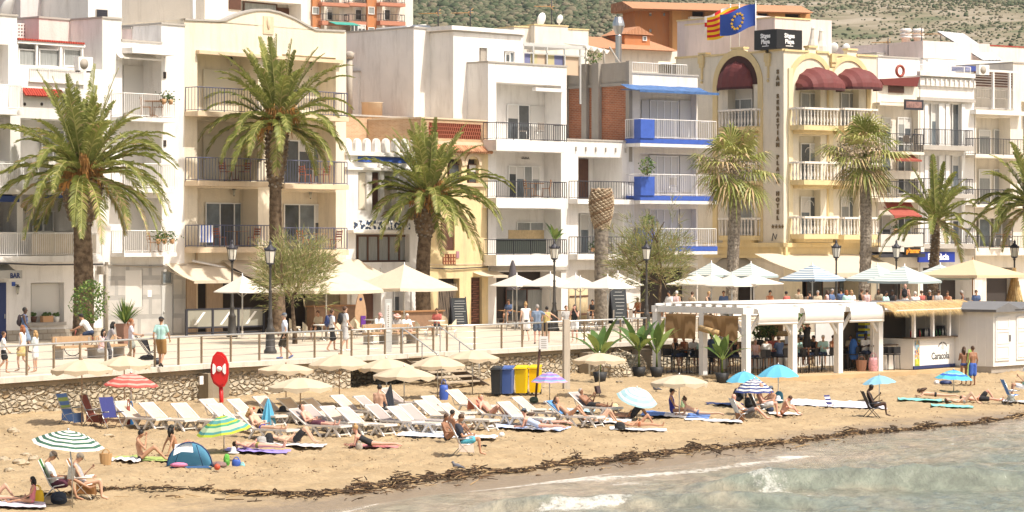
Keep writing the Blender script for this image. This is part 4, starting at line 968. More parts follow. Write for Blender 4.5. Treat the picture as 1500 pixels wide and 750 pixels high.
def flag(px,top,w,h,kind,label,dx):
	off=.8;u=FLt.u(px,off);z0=FLt.z(px,80,off);zt=FLt.z(px,top,off);p=FLt.world(u,off,z0)
	t=thing('flag',label,'flag',p,0,'flags on the hotel roof')
	MB().tube([(0,0,-.2),(0,0,zt-z0+.1)],.035,6).ell((0,0,zt-z0+.15),(.06,.06,.06),6).build('flagpole',WIRON,t)
	m=MB();NX,NY=24,27;V=[]
	for i in range(NX+1):
		for j in range(NY+1):
			q=i/NX;s=j/NY
			V.append((-q*w*.96,.22*math.sin(q*7+s*1.5)*q**.5,zt-z0-s*h-.34*q*h*1.3+.10*math.sin(q*6+s)))
	F=[];mi=[]
	for i in range(NX):
		for j in range(NY):
			q,s=(i+.5)/NX,(j+.5)/NY
			if kind=='stripes': c=0 if int(s*9) % 2==0 else 1
			elif kind=='stars': c=2
			else: c=3 if (abs(q-.5)>.12 and abs(s-.5)>.14) else 1
			F.append((i*(NY+1)+j,(i+1)*(NY+1)+j,(i+1)*(NY+1)+j+1,i*(NY+1)+j+1));mi.append(c)
	o=len(m.v);m.v+=V;m.f+=F;m.m+=mi;m.s+=[True]*len(F)
	mats=[M('flag_yellow',(.80,.50,.02),.8,trans=.3),M('flag_red',(.55,.02,.03),.8,trans=.3),M('flag_blue',(.03,.08,.36),.8,trans=.2),M('flag_white',(.8,.78,.76),.8,trans=.3)]
	cl=m.build('cloth',mats,t)
	if kind=='stars':
		st=MB()
		for k in range(12):
			a=k*math.pi/6;q=.52+.26*math.cos(a)*h/w;s=.5+.30*math.sin(a)
			x=-q*w*.96;y=.22*math.sin(q*7+s*1.5)*q**.5-.03;z=zt-z0-s*h-.34*q*h*1.3+.10*math.sin(q*6+s)
			st.prism([(x+(.11 if i%2==0 else .045)*math.sin(i*math.pi/5),z+(.11 if i%2==0 else .045)*math.cos(i*math.pi/5)) for i in range(10)],'y',y-.03,y)
		st.build('stars',mats[0],cl)
flag(1107,6,2.2,1.35,'stars','blue flag with a ring of yellow stars on the hotel roof',0)
flag(1083,9,2.0,1.45,'stripes','yellow flag with red stripes between the blue flag and the white one',0)
flag(1070,11,1.6,1.1,'cross','white flag with red marks, leftmost of the flags on the hotel roof',0)
for i,(p,t,b) in enumerate(((1191,38,76),(1203,42,78))):
	q=FR.world(FR.u(p,1.5),1.5,FR.z(p,b,1.5));h=FR.z(p,t,1.5)-FR.z(p,b,1.5)
	o=thing('closed_parasol',['closed white parasol on the hotel roof terrace behind the parapet, the taller left one','closed white parasol on the hotel roof terrace, the shorter right one'][i],'parasol',q,0,'closed roof parasols')
	m=MB();V=[]
	m.lathe([(.36,.1),(.35,.4),(.22,h*.5),(.13,h*.85),(.15,h*.9),(.03,h)],9,sm=False);m.build('canopy',CLOTHW,o);MB().tube([(0,0,0),(0,0,.2)],.03,5).build('pole',METAL,o)
# ---- 10,11,12 right of the hotel
def right_houses():
	F=Fac(1284,1348).thing('townhouse','cream townhouse with a boat shaped roof terrace and red ring right of the hotel','house')
	block(F,'wall',1285,1347,186-60,[(1290,1345,150,250,.6),(1288,1345,262,345,.6),(1288,1345,392,460,1.5,1)],8,[CREAM2,DKINT],cap=None)
	z0=F.z(1315,126);
	m=MB();a,b=F.u(1288,-.2),F.u(1346,-.2);m.prism([(a+.3,z0),(b-.25,z0),(b,z0+.6),(a,z0+.35)],'y',-.3,.3);F.put(m,'boat_hull',M('maroon_boards',(.16,.035,.03),.5))
	block(F,'terrace_wall',1286,1347,85,[],5,[WHITE],1.8,z0=8)
	r=MB();u,z=F.u(1318,.35),F.z(1318,104,.35);r.tube([(u+.32*math.cos(k*.5236),.32,z+.32*math.sin(k*.5236)) for k in range(13)],.09,8,cap=False);F.put(r,'life_ring',M('faded_red',(.32,.08,.06),.7))
	F.put(MB().bx(F.u(1301),F.u(1323),-.08,-.004,F.z(1312,136),F.z(1312,126)),'porthole_panel',DKWOOD)
	F.put(MB().bx(F.u(1325,-1.1),F.u(1352,-1.1),-1.15,-1.05,F.z(1338,161,-1.1),F.z(1338,146,-1.1)),'advertising_sign',IRON);F.put(MB().bx(F.u(1327,-1.15),F.u(1350,-1.15),-1.17,-1.152,F.z(1338,158,-1.1),F.z(1338,149,-1.1)),'faded_picture',M('faded_print',(.28,.16,.14),.7,.6,5))
	F.put(MB().bx(F.u(1287,-.5),F.u(1330,-.5),-.6,0,F.z(1310,155,-.4),F.z(1310,151,-.4)),'canopy_slab',CREAM2)
	for t,bt in ((172,190),(200,262),(315,345)): window(F,1314,1334,t,bt+22,.55,2);window(F,1291,1304,t,bt+22,.55,1)
	for rr,t,b in ((196,222,226),(266,290,296),(341,362,369)): balcony(F,1287,1354,rr,t,b,.9,0,'bars',IRON,CREAM2,step=.17)
	F.put(MB().bx(F.u(1290,-.86),F.u(1352,-.86),-.88,-.85,F.z(1320,361,-.86),F.z(1320,343,-.86)),'privacy_screen',M('white_slats',(.66,.62,.55),.8,.15,20,stretch=(4,4,.1)))
	awning(F,1313,1350,222,234,.9,M('brick_red_canvas',(.30,.07,.05),.8),-.2,.1);awning(F,1310,1350,296,316,.9,MATS['brick_red_canvas'],-.2,.15)
	awning(F,1287,1355,368,372,1.8,IRON,0,.2)
	s=MB();x0,x1,zz0,zz1=F.R(1325,1348,362,373,-1.95);s.bx(x0,x1,-2.0,-1.92,zz0,zz1);so=F.put(s,'orange_sign',M('sign_black',(.02,.015,.012),.5));t=MB();text_mb("p'tamar",.38,t,((x0+x1)/2,-2.012,(zz0+zz1)/2),(1,0,0),(0,0,1),depth=.006,bold=.015);t.build('lettering',M('sign_orange',(.85,.32,.03),.5),so)
	F=Fac(1348,1428).thing('townhouse','white townhouse with grey cornice and tall shuttered balcony doors above the blue pharmacy sign','house')
	ops=[(a,b,t,bt,.25) for a,b in ((1359,1375),(1390,1408)) for t,bt in ((152,216),(228,285),(300,360))]+[(1352,1424,392,460,1.4,1)]
	block(F,'wall',1348,1427,112,ops,8,[WHITE,DKINT],cap=None)
	for (t,bt,dd) in ((107,113,.3),(116,127,.14),(144,149,.25)): F.put(MB().bx(F.u(1348,-dd),F.u(1429,-dd),-dd,-.004,F.z(1388,bt),F.z(1388,t)),'cornice',COPING if t==144 else WHITE)
	for i in range(11): u=F.u(1354+i*7);F.put(MB().bx(u-.06,u+.06,-.24,-.142,F.z(1388,124),F.z(1388,117)),'dentil',WHITE)
	F.put(rail_mb(F.u(1349),F.u(1427),.3,2,F.z(1388,107),F.z(1388,96),'lines',(0,0)),'roof_railing',WIRON)
	for a,b in ((1359,1375),(1390,1408)):
		for t,bt in ((152,216),(228,285),(300,360)): window(F,a+4,b-4,t,bt,.2,1,GL,PVC);shutter(F,a-5,a,t,bt,-.02,PVC,'shutter_leaf');shutter(F,b,b+5,t,bt,-.02,PVC,'shutter_leaf')
	for rr,t,b in ((190,213,220),(262,284,290),(335,357,364)): balcony(F,1353,1427,rr,t,b,.8,0,'bars',IRON,COPING,step=.14)
	s=MB();x0,x1,z0,z1=F.R(1344,1397,369,384,-.5);s.bx(x0,x1,-.6,-.48,z0,z1);so=F.put(s,'pharmacy_sign',M('sign_blue',(.015,.04,.30),.4));t=MB();text_mb('Farmàcia',.52,t,((x0+x1)/2+.12,-.612,(z0+z1)/2),(1,0,0),(0,0,1),depth=.006,bold=.02);t.build('lettering',MATS['white_letters'],so)
	block(F,'roof_room',1352,1400,88,[],4,[WHITE],3,z0=10);F.put(MB().bx(F.u(1360,1.5),F.u(1420,1.5),1.5,1.7,F.z(1390,92,1.5),F.z(1390,88,1.5)),'pergola_beam',WIRON)
	F.put(MB().cb((F.u(1417,2),2,F.z(1417,101,2)),(1.6,1.2,.3)),'rolled_awning',M('navy_stripe',(.05,.08,.3),.8))
	F=Fac(1428,1560).thing('apartment_house','pale house at the right edge with dark slatted roof terrace and iron balconies','house')
	block(F,'wall',1428,1484,160,[(1430,1480,172,226,1.0),(1430,1480,232,300,1.0),(1430,1484,320,362,1.2),(1445,1484,392,460,.5,1)],8,[CREAM2,DKINT])
	block(F,'tall_wall',1484,1570,95,[(1496,1560,150,226,1),(1496,1560,236,300,1)],8,[CREAM2,TAN])
	m=MB();zr=F.z(1455,104,.2)
	for i in range(6): z=F.z(1455,127)+i*.16;m.bx(F.u(1429),F.u(1484),.1,.14,z,z+.1)
	F.put(m,'slatted_screen',DKWOOD)
	m=MB();
	for p in (1455,1479): u=F.u(p,-.3);m.bx(u-.06,u+.06,-.35,-.2,F.z(1455,160),F.z(1455,104))
	m.bx(F.u(1430),F.u(1484),-.36,-.2,F.z(1455,106),F.z(1455,103));F.put(m,'terrace_posts',WIRON)
	F.put(rail_mb(F.u(1429),F.u(1482),-.1,0,F.z(1455,146),F.z(1455,132),'bars',(0,0),.14),'terrace_railing',GREYR)
	F.put(MB().bx(F.u(1428,-.4),F.u(1500,-.4),-.5,0,F.z(1460,168,-.4),F.z(1460,162,-.4)),'canopy_slab',WHITE)
	for rr,t,b in ((204,228,232),(278,300,304),(346,364,374)): balcony(F,1429,1530,rr,t,b,.9,0,'bars',IRON,CREAM2,step=.14)
	for t,bt in ((190,228),(248,300),(320,362)): window(F,1433,1450,t,bt,.95,1);window(F,1455,1478,t,bt,.95,2,GL2)
	window(F,1500,1540,165,226,.95,3);window(F,1500,1540,245,300,.95,3)
right_houses()
# ---- rooftops further back
def far_roofs():
	F=Fac(0,0,P(750,0,205).xy,P(880,0,209).xy).thing('house_behind','pale yellow roof house with corner ornaments and satellite dishes behind the striped blinds','house')
	block(F,'wall',753,862,42,[],10,[CREAM2],z0=6,cap=TRIM);block(F,'higher_wall',783,832,38,[],6,[CREAM2],-.6,z0=6,cap=TRIM)
	for p,r in ((793,.5),(820,.34),(686,0)):
		if r:
			u,z=F.u(p,1),F.z(p,36 if r<1 else 34,1);F.put(MB().ell((u,1,z+.4),(r,.15,r),12,rot=Euler((.3,0,.4))).tube([(u,1.1,z-.6),(u,1.1,z+.3)],.05,5),'satellite_dish',WIRON)
	F=Fac(0,0,P(660,0,300).xy,P(760,0,304).xy).thing('house_behind','low terracotta rooftop far behind the white penthouse','house')
	block(F,'wall',717,755,46,[],10,[ORANGE],z0=8,cap=TRIM)
	F=Fac(0,0,P(925,0,300).xy,P(1195,0,306).xy).thing('apartment_block','long terracotta apartment block with tiled roof behind the hotel','building')
	block(F,'wall',930,985,12,[],4,[ORANGE],z0=8,cap=None);block(F,'front_wall',985,1187,16,[(1014,1032,14,24,.5,1),(1110,1126,16,26,.5,1),(1150,1172,18,28,.5,1)],5,[plaster('light_orange_render',(.62,.33,.14)),DKINT],-1.0,z0=8,cap=None)
	u0,u1=F.u(927,-3),F.u(1192,-3);z=F.z(1060,14,-3);F.put(MB().prism([(-3,z-.1),(.5,z+.9),(4.2,z+.9),(4.2,z-.1)],'x',u0,u1),'tiled_roof',TILE)
	for p,t in ((950,18),(950,42),(970,18)): window(F,p,p+5,t,t+6,-.02,1,GL,ORANGE)
	F.put(MB().bx(F.u(1010,-1.5),F.u(1060,-1.5),-1.8,-1.0,F.z(1030,30,-1.5),F.z(1030,25,-1.5)),'balcony',WHITE)
	F=Fac(0,0,P(860,0,235).xy,P(995,0,240).xy).thing('house_behind','tiled roof house with a small dormer behind the steel flue','house')
	block(F,'wall',868,992,72,[],8,[CREAM2],z0=6,cap=None);u0,u1=F.u(864,-1),F.u(995,-1);z=F.z(930,72,-1);F.put(MB().prism([(-1,z),(4,z+1.3),(9,z)],'x',u0,u1),'tiled_roof',TILE)
	a,b=F.u(915,1),F.u(952,1);F.put(MB().bx(a,b,1,4,z,F.z(935,52,1)),'dormer',ORANGE);zt=F.z(935,51,1);F.put(MB().prism([(a-.3,zt),((a+b)/2,zt+.7),(b+.3,zt)],'y',.8,4.2),'dormer_roof',TILE)
	window(F,941,947,53,60,.98,1)
	F=Fac(0,0,P(1330,0,215).xy,P(1520,0,223).xy).thing('warehouse','low white building with a sloping corrugated roof behind the right houses','building')
	block(F,'wall',1352,1450,62,[],10,[PINK],z0=4,cap=None);z=F.z(1400,84,-1);z2=F.z(1400,56,2)
	F.put(MB().add([(F.u(1372,3),3,z2+.6),(F.u(1412,3),3,z2+.5),(F.u(1468,-1),-1,z),(F.u(1440,-1),-1,z-.1)],[(0,1,2,3)]).add([(F.u(1372,3),3,z2+.5),(F.u(1412,3),3,z2+.4),(F.u(1468,-1),-1,z-.1),(F.u(1440,-1),-1,z-.2)],[(3,2,1,0)]),'corrugated_roof',ramp_mat('corrugated_sheet','wave',[(.2,(.42,.42,.42)),(.8,(.68,.68,.67))],.9,.5,.6))
	block(F,'low_wall',1375,1470,88,[],4,[WHITE],-3,z0=4,cap=None);block(F,'long_wall',1440,1560,70,[],8,[CREAM2],6,z0=4,cap=REDTILE)
	F=Fac(0,0,P(1270,0,225).xy,P(1360,0,229).xy).thing('house_behind','brick red roof block with two ribbed chimney pots behind the cream townhouse','house')
	block(F,'wall',1311,1352,73,[],5,[ORANGE],z0=4,cap=None)
	for p in (1327,1345): F.put(MB().lathe([(.35,0),(.35,.9),(.5,.95),(.5,1.05),(.35,1.1),(.5,1.2),(.5,1.3),(.3,1.4),(.5,1.5),(.4,1.7)],10,(F.u(p,1),1,F.z(p,73,1))),'chimney_pot',WHITE)
	block(F,'back_wall',1284,1345,80,[],5,[WHITE],-5,z0=4)
	for i,(p,y,Y,w,col,lab) in enumerate(((1305,66,900,7,PINK,'small pinkish villa low on the hillside among dark shrubs'),(1322,50,1000,8,WHITE,'white villa with long flat front on the hillside'),(1347,56,1000,9,WHITE,'low white villa beside the long flat one on the slope'),(1388,50,1100,8,WHITE,'white villa in the middle of the slope above the corrugated roof'),(1415,40,1200,9,WHITE,'highest white villa on the slope at the right'),(1395,62,800,6,CREAM,'cream cottage at the foot of the hill'),(1428,44,1250,7,CREAM,'cream villa just right of the highest white villa'),(1282,72,800,6,CREAM2,'grey flat roofed villa right of the satellite dishes'))):
		q=P(p,y+8,Y);t=thing('villa',lab,'villa',(q.x,q.y,q.z-4),.5,'villas on the hillside')
		s=Y/FPX;hh=8*s
		MB().bx(-w*s,w*s,-4,4,0,hh+4-2).build('wall',col,t);MB().prism([(-w*s*1.1,hh+2),(0,hh+2+1.8),(w*s*1.1,hh+2)],'y',-4.5,4.5).build('roof',TILE,t);
		[MB().bx(k*w*s*.45-.7,k*w*s*.45+.7,-4.1,-4.003,hh-.5,hh+1).build('window',DKINT,t) for k in (-1,0,1)]
far_roofs()
def antenna(px,py,pb,Y,lab,col):
	q=P(px,pb,Y);h=(pb-py)/FPX*Y;t=thing('roof_antenna',lab,'antenna',q,R.uniform(-.5,.5),'roof antennas')
	MB().tube([(0,0,-.3),(0,0,h)],.04,5).build('mast',IRON,t);m=MB();m.tube([(-1.3,0,h*.75),(.2,0,h*.75)],.03,4)
	for i in range(6): m.tube([(-1.3+i*.25,-.25,h*.75),(-1.3+i*.25,.25,h*.75)],.015,3)
	m.tube([(.1,-.3,h*.6),(-.15,-.1,h*.75),(.1,.3,h*.95)],.025,4);m.build('aerial',M('orange_aerial',(.45,.25,.1),.5),t)
antenna(642,12,42,190,'orange roof antenna right of the steel flue',0);antenna(689,10,44,190,'orange roof antenna above the white penthouse',0);antenna(808,0,38,210,'tall thin antenna above the pale yellow roof',0)
antenna(1301,55,82,215,'thin antenna right of the hotel roof',0);antenna(1350,40,75,225,'antenna beside the ribbed chimney pots',0);antenna(1378,45,64,230,'antenna above the corrugated roof',0);antenna(490,12,64,250,'antenna in front of the orange striped flats',0)
def steel_flue():
	q=P(906,92,178);t=thing('steel_flue','tall ribbed steel chimney flue with conical cowl behind the brick wall','chimney',q)
	s=178/FPX;pr=[]
	for i in range(14): pr+=[(4.3*s,i*3*s),(4.8*s,i*3*s+1.5*s)]
	MB().lathe(pr,12).build('flue',METAL,t);MB().lathe([(4.5*s,42*s),(9*s,54*s),(8.6*s,58*s),(5.5*s,67*s)],12,sm=False).build('cowl',METAL,t)
steel_flue()
def dish(px,py,Y,r,lab):
	q=P(px,py,Y);t=thing('satellite_dish',lab,'satellite dish',(q.x,q.y,q.z-1),.4,'satellite dishes')
	MB().tube([(0,0,-.5),(0,0,1)],.04,5).build('post',METAL,t);MB().ell((0,-.1,1),(r,.12,r),12,rot=Euler((.35,0,0))).build('dish',WIRON,t)
dish(1220,70,190,.36,'white satellite dish just right of the closed roof parasols');dish(1238,70,190,.3,'smaller white satellite dish near the stepped yellow parapet');dish(25,20,150,1.0,'yellow satellite dish on the left roof');dish(670,172,158,.5,'grey satellite dish beside the orange leaning roof')
# ================================================================ SEA WALL,RAIL,STAIRS
def wall_pt(px,dy=0.0):
	"""point of the promenade edge seen at photo column px"""
	k=(px-750)/FPX
	for (a,b),(c,d) in zip(WALLL,WALLL[1:]):
		den=(c-a)-k*(d-b)
		t=(k*b-a)/den if abs(den)>1e-9 else -1
		if -1e-6<=t<=1+1e-6: return Vector((a+(c-a)*t,b+(d-b)*t+dy))
	return Vector((0,100))
def sea_wall():
	m=bpy.data.materials.new('rubble_stone');m.use_nodes=True;t=m.node_tree;b=t.nodes['Principled BSDF'];b.inputs['Roughness'].default_value=.9
	tc=t.nodes.new('ShaderNodeTexCoord');mp=t.nodes.new('ShaderNodeMapping');mp.inputs['Rotation'].default_value=(0,0,math.radians(-52));mp.inputs['Scale'].default_value=(1,.2,1.15);t.links.new(tc.outputs['Object'],mp.inputs[0])
	v=t.nodes.new('ShaderNodeTexVoronoi');v.inputs['Scale'].default_value=5.6;v2=t.nodes.new('ShaderNodeTexVoronoi');v2.feature='DISTANCE_TO_EDGE';v2.inputs['Scale'].default_value=5.6
	for x in (v,v2): t.links.new(mp.outputs[0],x.inputs['Vector'])
	cr=t.nodes.new('ShaderNodeValToRGB');e=cr.color_ramp.elements;e[0].color=(.36,.26,.15,1);e[1].color=(.56,.49,.38,1);q=e.new(.15);q.color=(.49,.41,.29,1);q=e.new(.8);q.color=(.53,.46,.35,1)
	sx=t.nodes.new('ShaderNodeSeparateColor');t.links.new(v.outputs['Color'],sx.inputs[0]);t.links.new(sx.outputs[0],cr.inputs[0])
	jr=t.nodes.new('ShaderNodeMapRange');jr.inputs[1].default_value=.005;jr.inputs[2].default_value=.05;t.links.new(v2.outputs['Distance'],jr.inputs[0])
	mx=t.nodes.new('ShaderNodeMix');mx.data_type='RGBA';mx.inputs[6].default_value=(.34,.27,.18,1);t.links.new(jr.outputs[0],mx.inputs[0]);t.links.new(cr.outputs[0],mx.inputs[7]);t.links.new(mx.outputs[2],b.inputs['Base Color'])
	j2=t.nodes.new('ShaderNodeMapRange');j2.inputs[1].default_value=0;j2.inputs[2].default_value=.22;t.links.new(v2.outputs['Distance'],j2.inputs[0])
	bp=t.nodes.new('ShaderNodeBump');bp.inputs['Distance'].default_value=.12;bp.inputs['Strength'].default_value=1;t.links.new(j2.outputs[0],bp.inputs['Height']);t.links.new(bp.outputs[0],b.inputs['Normal'])
	W=thing('sea_wall','rubble stone sea wall with pale concrete coping between the beach and the promenade','wall')
	def run(pts,y0=0,top=-.30,name='stone_face',mat=m):
		mb=MB();z0=-2.6;z1=top
		for (ax,ay),(bx_,by) in zip(pts,pts[1:]):
			L=math.hypot(bx_-ax,by-ay);nx=max(1,int(L/.07));nz=30;dx,dy=(bx_-ax)/L,(by-ay)/L
			V=[]
			for i in range(nx+1):
				for j in range(nz+1):
					s=i/nx*L;z=z0+(z1-z0)*j/nz;x=ax+dx*s;y=ay+dy*s
					h=noise.voronoi((s*5.0,0,z*6.0),distance_metric='DISTANCE',exponent=2.5)[0];b_=.08*min(1,(h[1]-h[0])*2.2) if 0<i<nx and j<nz else 0
					V.append((x+dy*b_,y-dx*b_,z))
			mb.add(V,[(i*(nz+1)+j,(i+1)*(nz+1)+j,(i+1)*(nz+1)+j+1,i*(nz+1)+j+1) for i in range(nx) for j in range(nz)],0,True)
		return mb.build(name,mat,W)
	L=[(x,y+.25) for x,y in WALLL if -37<x<46]
	a,b_=wall_pt(513,.25),wall_pt(652,.25)
	left=[p for p in L if p[0]<a.x]+[tuple(a)];right=[tuple(b_)]+[p for p in L if p[0]>b_.x]
	run(left);run(right)
	nn=Vector((-(b_-a).normalized().y,(b_-a).normalized().x));a2,b2=a+nn*2.4,b_+nn*2.4
	run([tuple(a),tuple(a2)],name='recess_side');run([tuple(a2),tuple(b2)],name='recess_face');run([tuple(b2),tuple(b_)],name='recess_side')
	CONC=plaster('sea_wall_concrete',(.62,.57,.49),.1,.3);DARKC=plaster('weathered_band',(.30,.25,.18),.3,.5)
	c=MB();LL=[p for p in WALLL if -37<p[0]<46]
	for (x0,y0),(x1,y1) in zip(LL,LL[1:]):
		d=Vector((x1-x0,y1-y0)).normalized();n=Vector((d.y,-d.x))
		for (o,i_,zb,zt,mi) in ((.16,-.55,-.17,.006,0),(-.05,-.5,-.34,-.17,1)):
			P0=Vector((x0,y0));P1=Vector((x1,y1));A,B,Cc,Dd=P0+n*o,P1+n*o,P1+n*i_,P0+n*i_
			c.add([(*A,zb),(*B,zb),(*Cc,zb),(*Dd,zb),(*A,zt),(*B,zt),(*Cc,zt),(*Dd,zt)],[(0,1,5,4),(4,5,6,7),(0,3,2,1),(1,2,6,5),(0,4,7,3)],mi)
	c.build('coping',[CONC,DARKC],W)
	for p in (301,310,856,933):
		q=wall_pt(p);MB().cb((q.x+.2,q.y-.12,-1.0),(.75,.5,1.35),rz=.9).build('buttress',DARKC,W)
	for p in (285,): q=wall_pt(p);MB().cb((q.x+.25,q.y-.15,-.55),(.18,.06,.3),rz=.9).build('meter_cover',WIRON,W)
	for p,y in ((905,540),(918,545),(895,548)): q=S(p,y+4);MB().ell((q.x,q.y,q.z+.3),(.9,.6,.6),8,jit=.2,sm=False).build('boulder',m,W)
sea_wall()
def promenade_rail():
	def rail(px0,px1,lab,gap=2.0,step=1.55,inset=.3):
		pts=[wall_pt(px0)];
		for x,y in WALLL:
			if pts[0].x<x<wall_pt(px1).x: pts.append(Vector((x,y)))
		pts.append(wall_pt(px1));pts=[Vector((p.x-.15,p.y+inset)) for p in pts]
		t=thing('promenade_railing',lab,'railing',(pts[0].x,pts[0].y,0),0,'steel railings along the promenade')
		o=pts[0];m=MB();m.tube([(*(p-o),1.0) for p in pts],.04,6);
		w=MB()
		for z in (.25,.5,.75): w.tube([(*(p-o),z) for p in pts],.009,3)
		posts=[]
		for a,b in zip(pts,pts[1:]):
			n=max(1,round((b-a).length/step))
			for i in range(n): posts.append(a+(b-a)*i/n)
		posts.append(pts[-1]);m.build('handrail',MATS['rail_steel'],t);w.build('wires',METAL,t)
		pm=MB().bx(-.025,.025,-.035,.035,0,.98).mesh('post',MATS['post_steel'])
		for p in posts:
			q=bpy.data.objects.new('post',pm);COL.objects.link(q);q.parent=t;q.location=(*(p-o),0);q.rotation_euler=(0,0,.9)
	M('rail_steel',(.58,.57,.54),.35,metal=.6);M('post_steel',(.32,.24,.16),.45,metal=.5)
	rail(-60,505,'long steel railing along the promenade edge from the left to the stairs')
	rail(520,640,'short steel railing in front of the stair landing',step=.95)
	rail(660,800,'steel railing from the stairs to the wooden post on the promenade edge')
	rail(806,952,'steel railing between the wooden post and the white pergola')
	rail(962,1500,'steel railing behind the white pergola and kiosk roof')
promenade_rail()
def stairs():
	a=wall_pt(646);t=thing('beach_stairs','wooden stairs with steel stringer going down from the promenade to the beach','stairs',(a.x,a.y+.15,0),math.atan2(-.62,.78))
	n=6;wd=2.3;wood=M('grey_wood_tread',(.46,.38,.28),.8,.2,4)
	for i in range(n): MB().bx(i*.36,i*.36+.30,-wd,-.12,-.16-i*.19,-.10-i*.19).build('tread',wood,t)
	for y,hh in ((-wd-.05,.14),(-.06,.46)):
		MB().add([(-.2,y,-.05),(2.5,y,-1.22),(2.5,y,-1.22-hh),(-.2,y,-hh),(-.2,y+.05,-.05),(2.5,y+.05,-1.22),(2.5,y+.05,-1.22-hh),(-.2,y+.05,-hh)],[(0,1,2,3),(7,6,5,4),(0,4,5,1),(1,5,6,2),(2,6,7,3),(3,7,4,0)]).build('stringer',M('rusted_steel',(.20,.15,.105),.5,.3,2,metal=.1),t)
		r=MB().tube([(-.3,y,1.0),(0,y,1.0),(2.1,y,-.15),(2.4,y,-.2)],.025,6)
		for k in (0,1,2): r.tube([(k*1.0,y,-.1-k*.5),(k*1.0,y,1.0-k*.54)],.025,5)
		r.build('handrail',MATS['rail_steel'],t)
stairs()
# ================================================================ STREET LAMPS
def lamp():
	t=thing('street_lamp','','street lamp')
	m=MB();m.lathe([(.26,0),(.26,.12),(.20,.2),(.17,.9),(.19,.95),(.12,1.05),(.09,1.3),(.11,1.36),(.075,1.42),(.06,2.4),(.08,2.45),(.05,2.5),(.045,3.35),(.08,3.4),(.05,3.46)],10)
	m.build('post',M('cast_iron',(.055,.05,.045),.5,.2,8),t)
	l=MB();l.lathe([(.06,3.46),(.16,3.52),(.17,3.56)],6).lathe([(.23,4.02),(.25,4.06),(.22,4.1),(.10,4.22),(.05,4.3),(.07,4.34),(.015,4.46)],6)
	for k in range(6): a=k*math.pi/3;l.tube([(.16*math.cos(a),.16*math.sin(a),3.55),(.225*math.cos(a),.225*math.sin(a),4.04)],.014,3)
	for k in range(6): a=k*math.pi/3;l.ell((.24*math.cos(a),.24*math.sin(a),4.1),(.03,.03,.07),5)
	lo=l.build('lantern',IRON,t);MB().lathe([(.15,3.55),(.215,4.02)],6,sm=False).build('lantern_glass',M('milky_glass',(.66,.63,.55),.3),lo)
	return t
L0=lamp()
LP=[(340,130.5,'street lamp in front of the glass windbreak of the beige house'),(396,111.5,'street lamp nearest the railing, behind the man in dark shorts'),(812,139,'street lamp among the white parasols'),(947,133.5,'street lamp left of the white pergola'),(1225,150,'street lamp in front of the hotel right bay'),(1313,147,'street lamp beside the striped parasols right of the fan palm'),(1486,151,'street lamp at the right edge by the straw cone')]
for i,(p,Y,lab) in enumerate(LP):
	q=P(p,0,Y);q.z=0
	if i==0: L0.location=q;L0['label']=lab;L0['group']='street lamps on the promenade'
	else: copy_tree(L0,q,i*.5,lab,'street lamps on the promenade')
# ================================================================ PALMS AND TREES
LEAF=[M('palm_green',(.235,.265,.062),.5,.35,.8,spec=.4,trans=.25),M('palm_light',(.43,.42,.14),.5,.25,1,trans=.25),M('palm_dry',(.44,.32,.17),.8,.2,2)]
def bark(name,c1,c2,sc_): return ramp_mat(name,'noise',[(.35,c1),(.65,c2)],sc_,.95,.8,.08)
BARK=bark('palm_bark',(.085,.058,.038),(.20,.145,.095),5);BARK2=bark('grey_bark',(.13,.11,.09),(.30,.26,.21),6)
DATE=M('date_stalks',(.50,.25,.07),.8,.5,2)
def frond(mb,base,az,el,L,rr,droop=1.0,mi=0,wid=.42,n=30,dry=0):
	"""arching feather leaf"""
	pts=[];p=Vector(base);d=Vector((math.cos(az)*math.cos(el),math.sin(az)*math.cos(el),math.sin(el)));N=12;sl=L/N
	side=Vector((-math.sin(az),math.cos(az),0))
	tw=rr.uniform(-.3,.3)
	for i in range(N+1):
		pts.append((p.copy(),d.copy()));p=p+d*sl
		d.z -= droop*.15*(.15+(i/N)**1.3*1.9)*(abs(math.cos(el))+.3);d.normalize()
	mb.tube([q[0] for q in pts],[.035*(1-i/(N+1))+.008 for i in range(N+1)],4,1)
	V=[];F=[];MI=[]
	for j in range(n):
		t=.12+.88*j/n;f=t*N;i=min(N-1,int(f));f -= i
		c=pts[i][0].lerp(pts[i+1][0],f);dd=pts[i][1].lerp(pts[i+1][1],f).normalized()
		up=side.cross(dd)*-1;up=dd.cross(side);up=-up if up.z<0 else up
		ll=wid*(math.sin(math.pi*(t*.86+.12))**.55)*rr.uniform(.9,1.12)
		for sg in (-1,1):
			ang=.45+.25*math.sin(j)*.4+tw*sg*.4
			ld=(dd*.85+side*sg*.8+up*ang).normalized();ld.z -= .3*rr.random()*math.sin(t*3)
			w=dd*.036+up*.014;o=len(V);tip=c+ld*ll;tip.z -= ll*.22
			mid=c+ld*ll*.55
			V+=[c-w,c+w,mid+w*.9,tip,mid-w*.9];F+=[(o,o+1,o+2,o+3,o+4)];MI.append(2 if rr.random()<dry else (mi if rr.random()<.8 else 1))
	o=len(mb.v);mb.v+=[tuple(v) for v in V];mb.f+=[tuple(i+o for i in f) for f in F];mb.m+=MI;mb.s+=[False]*len(F)
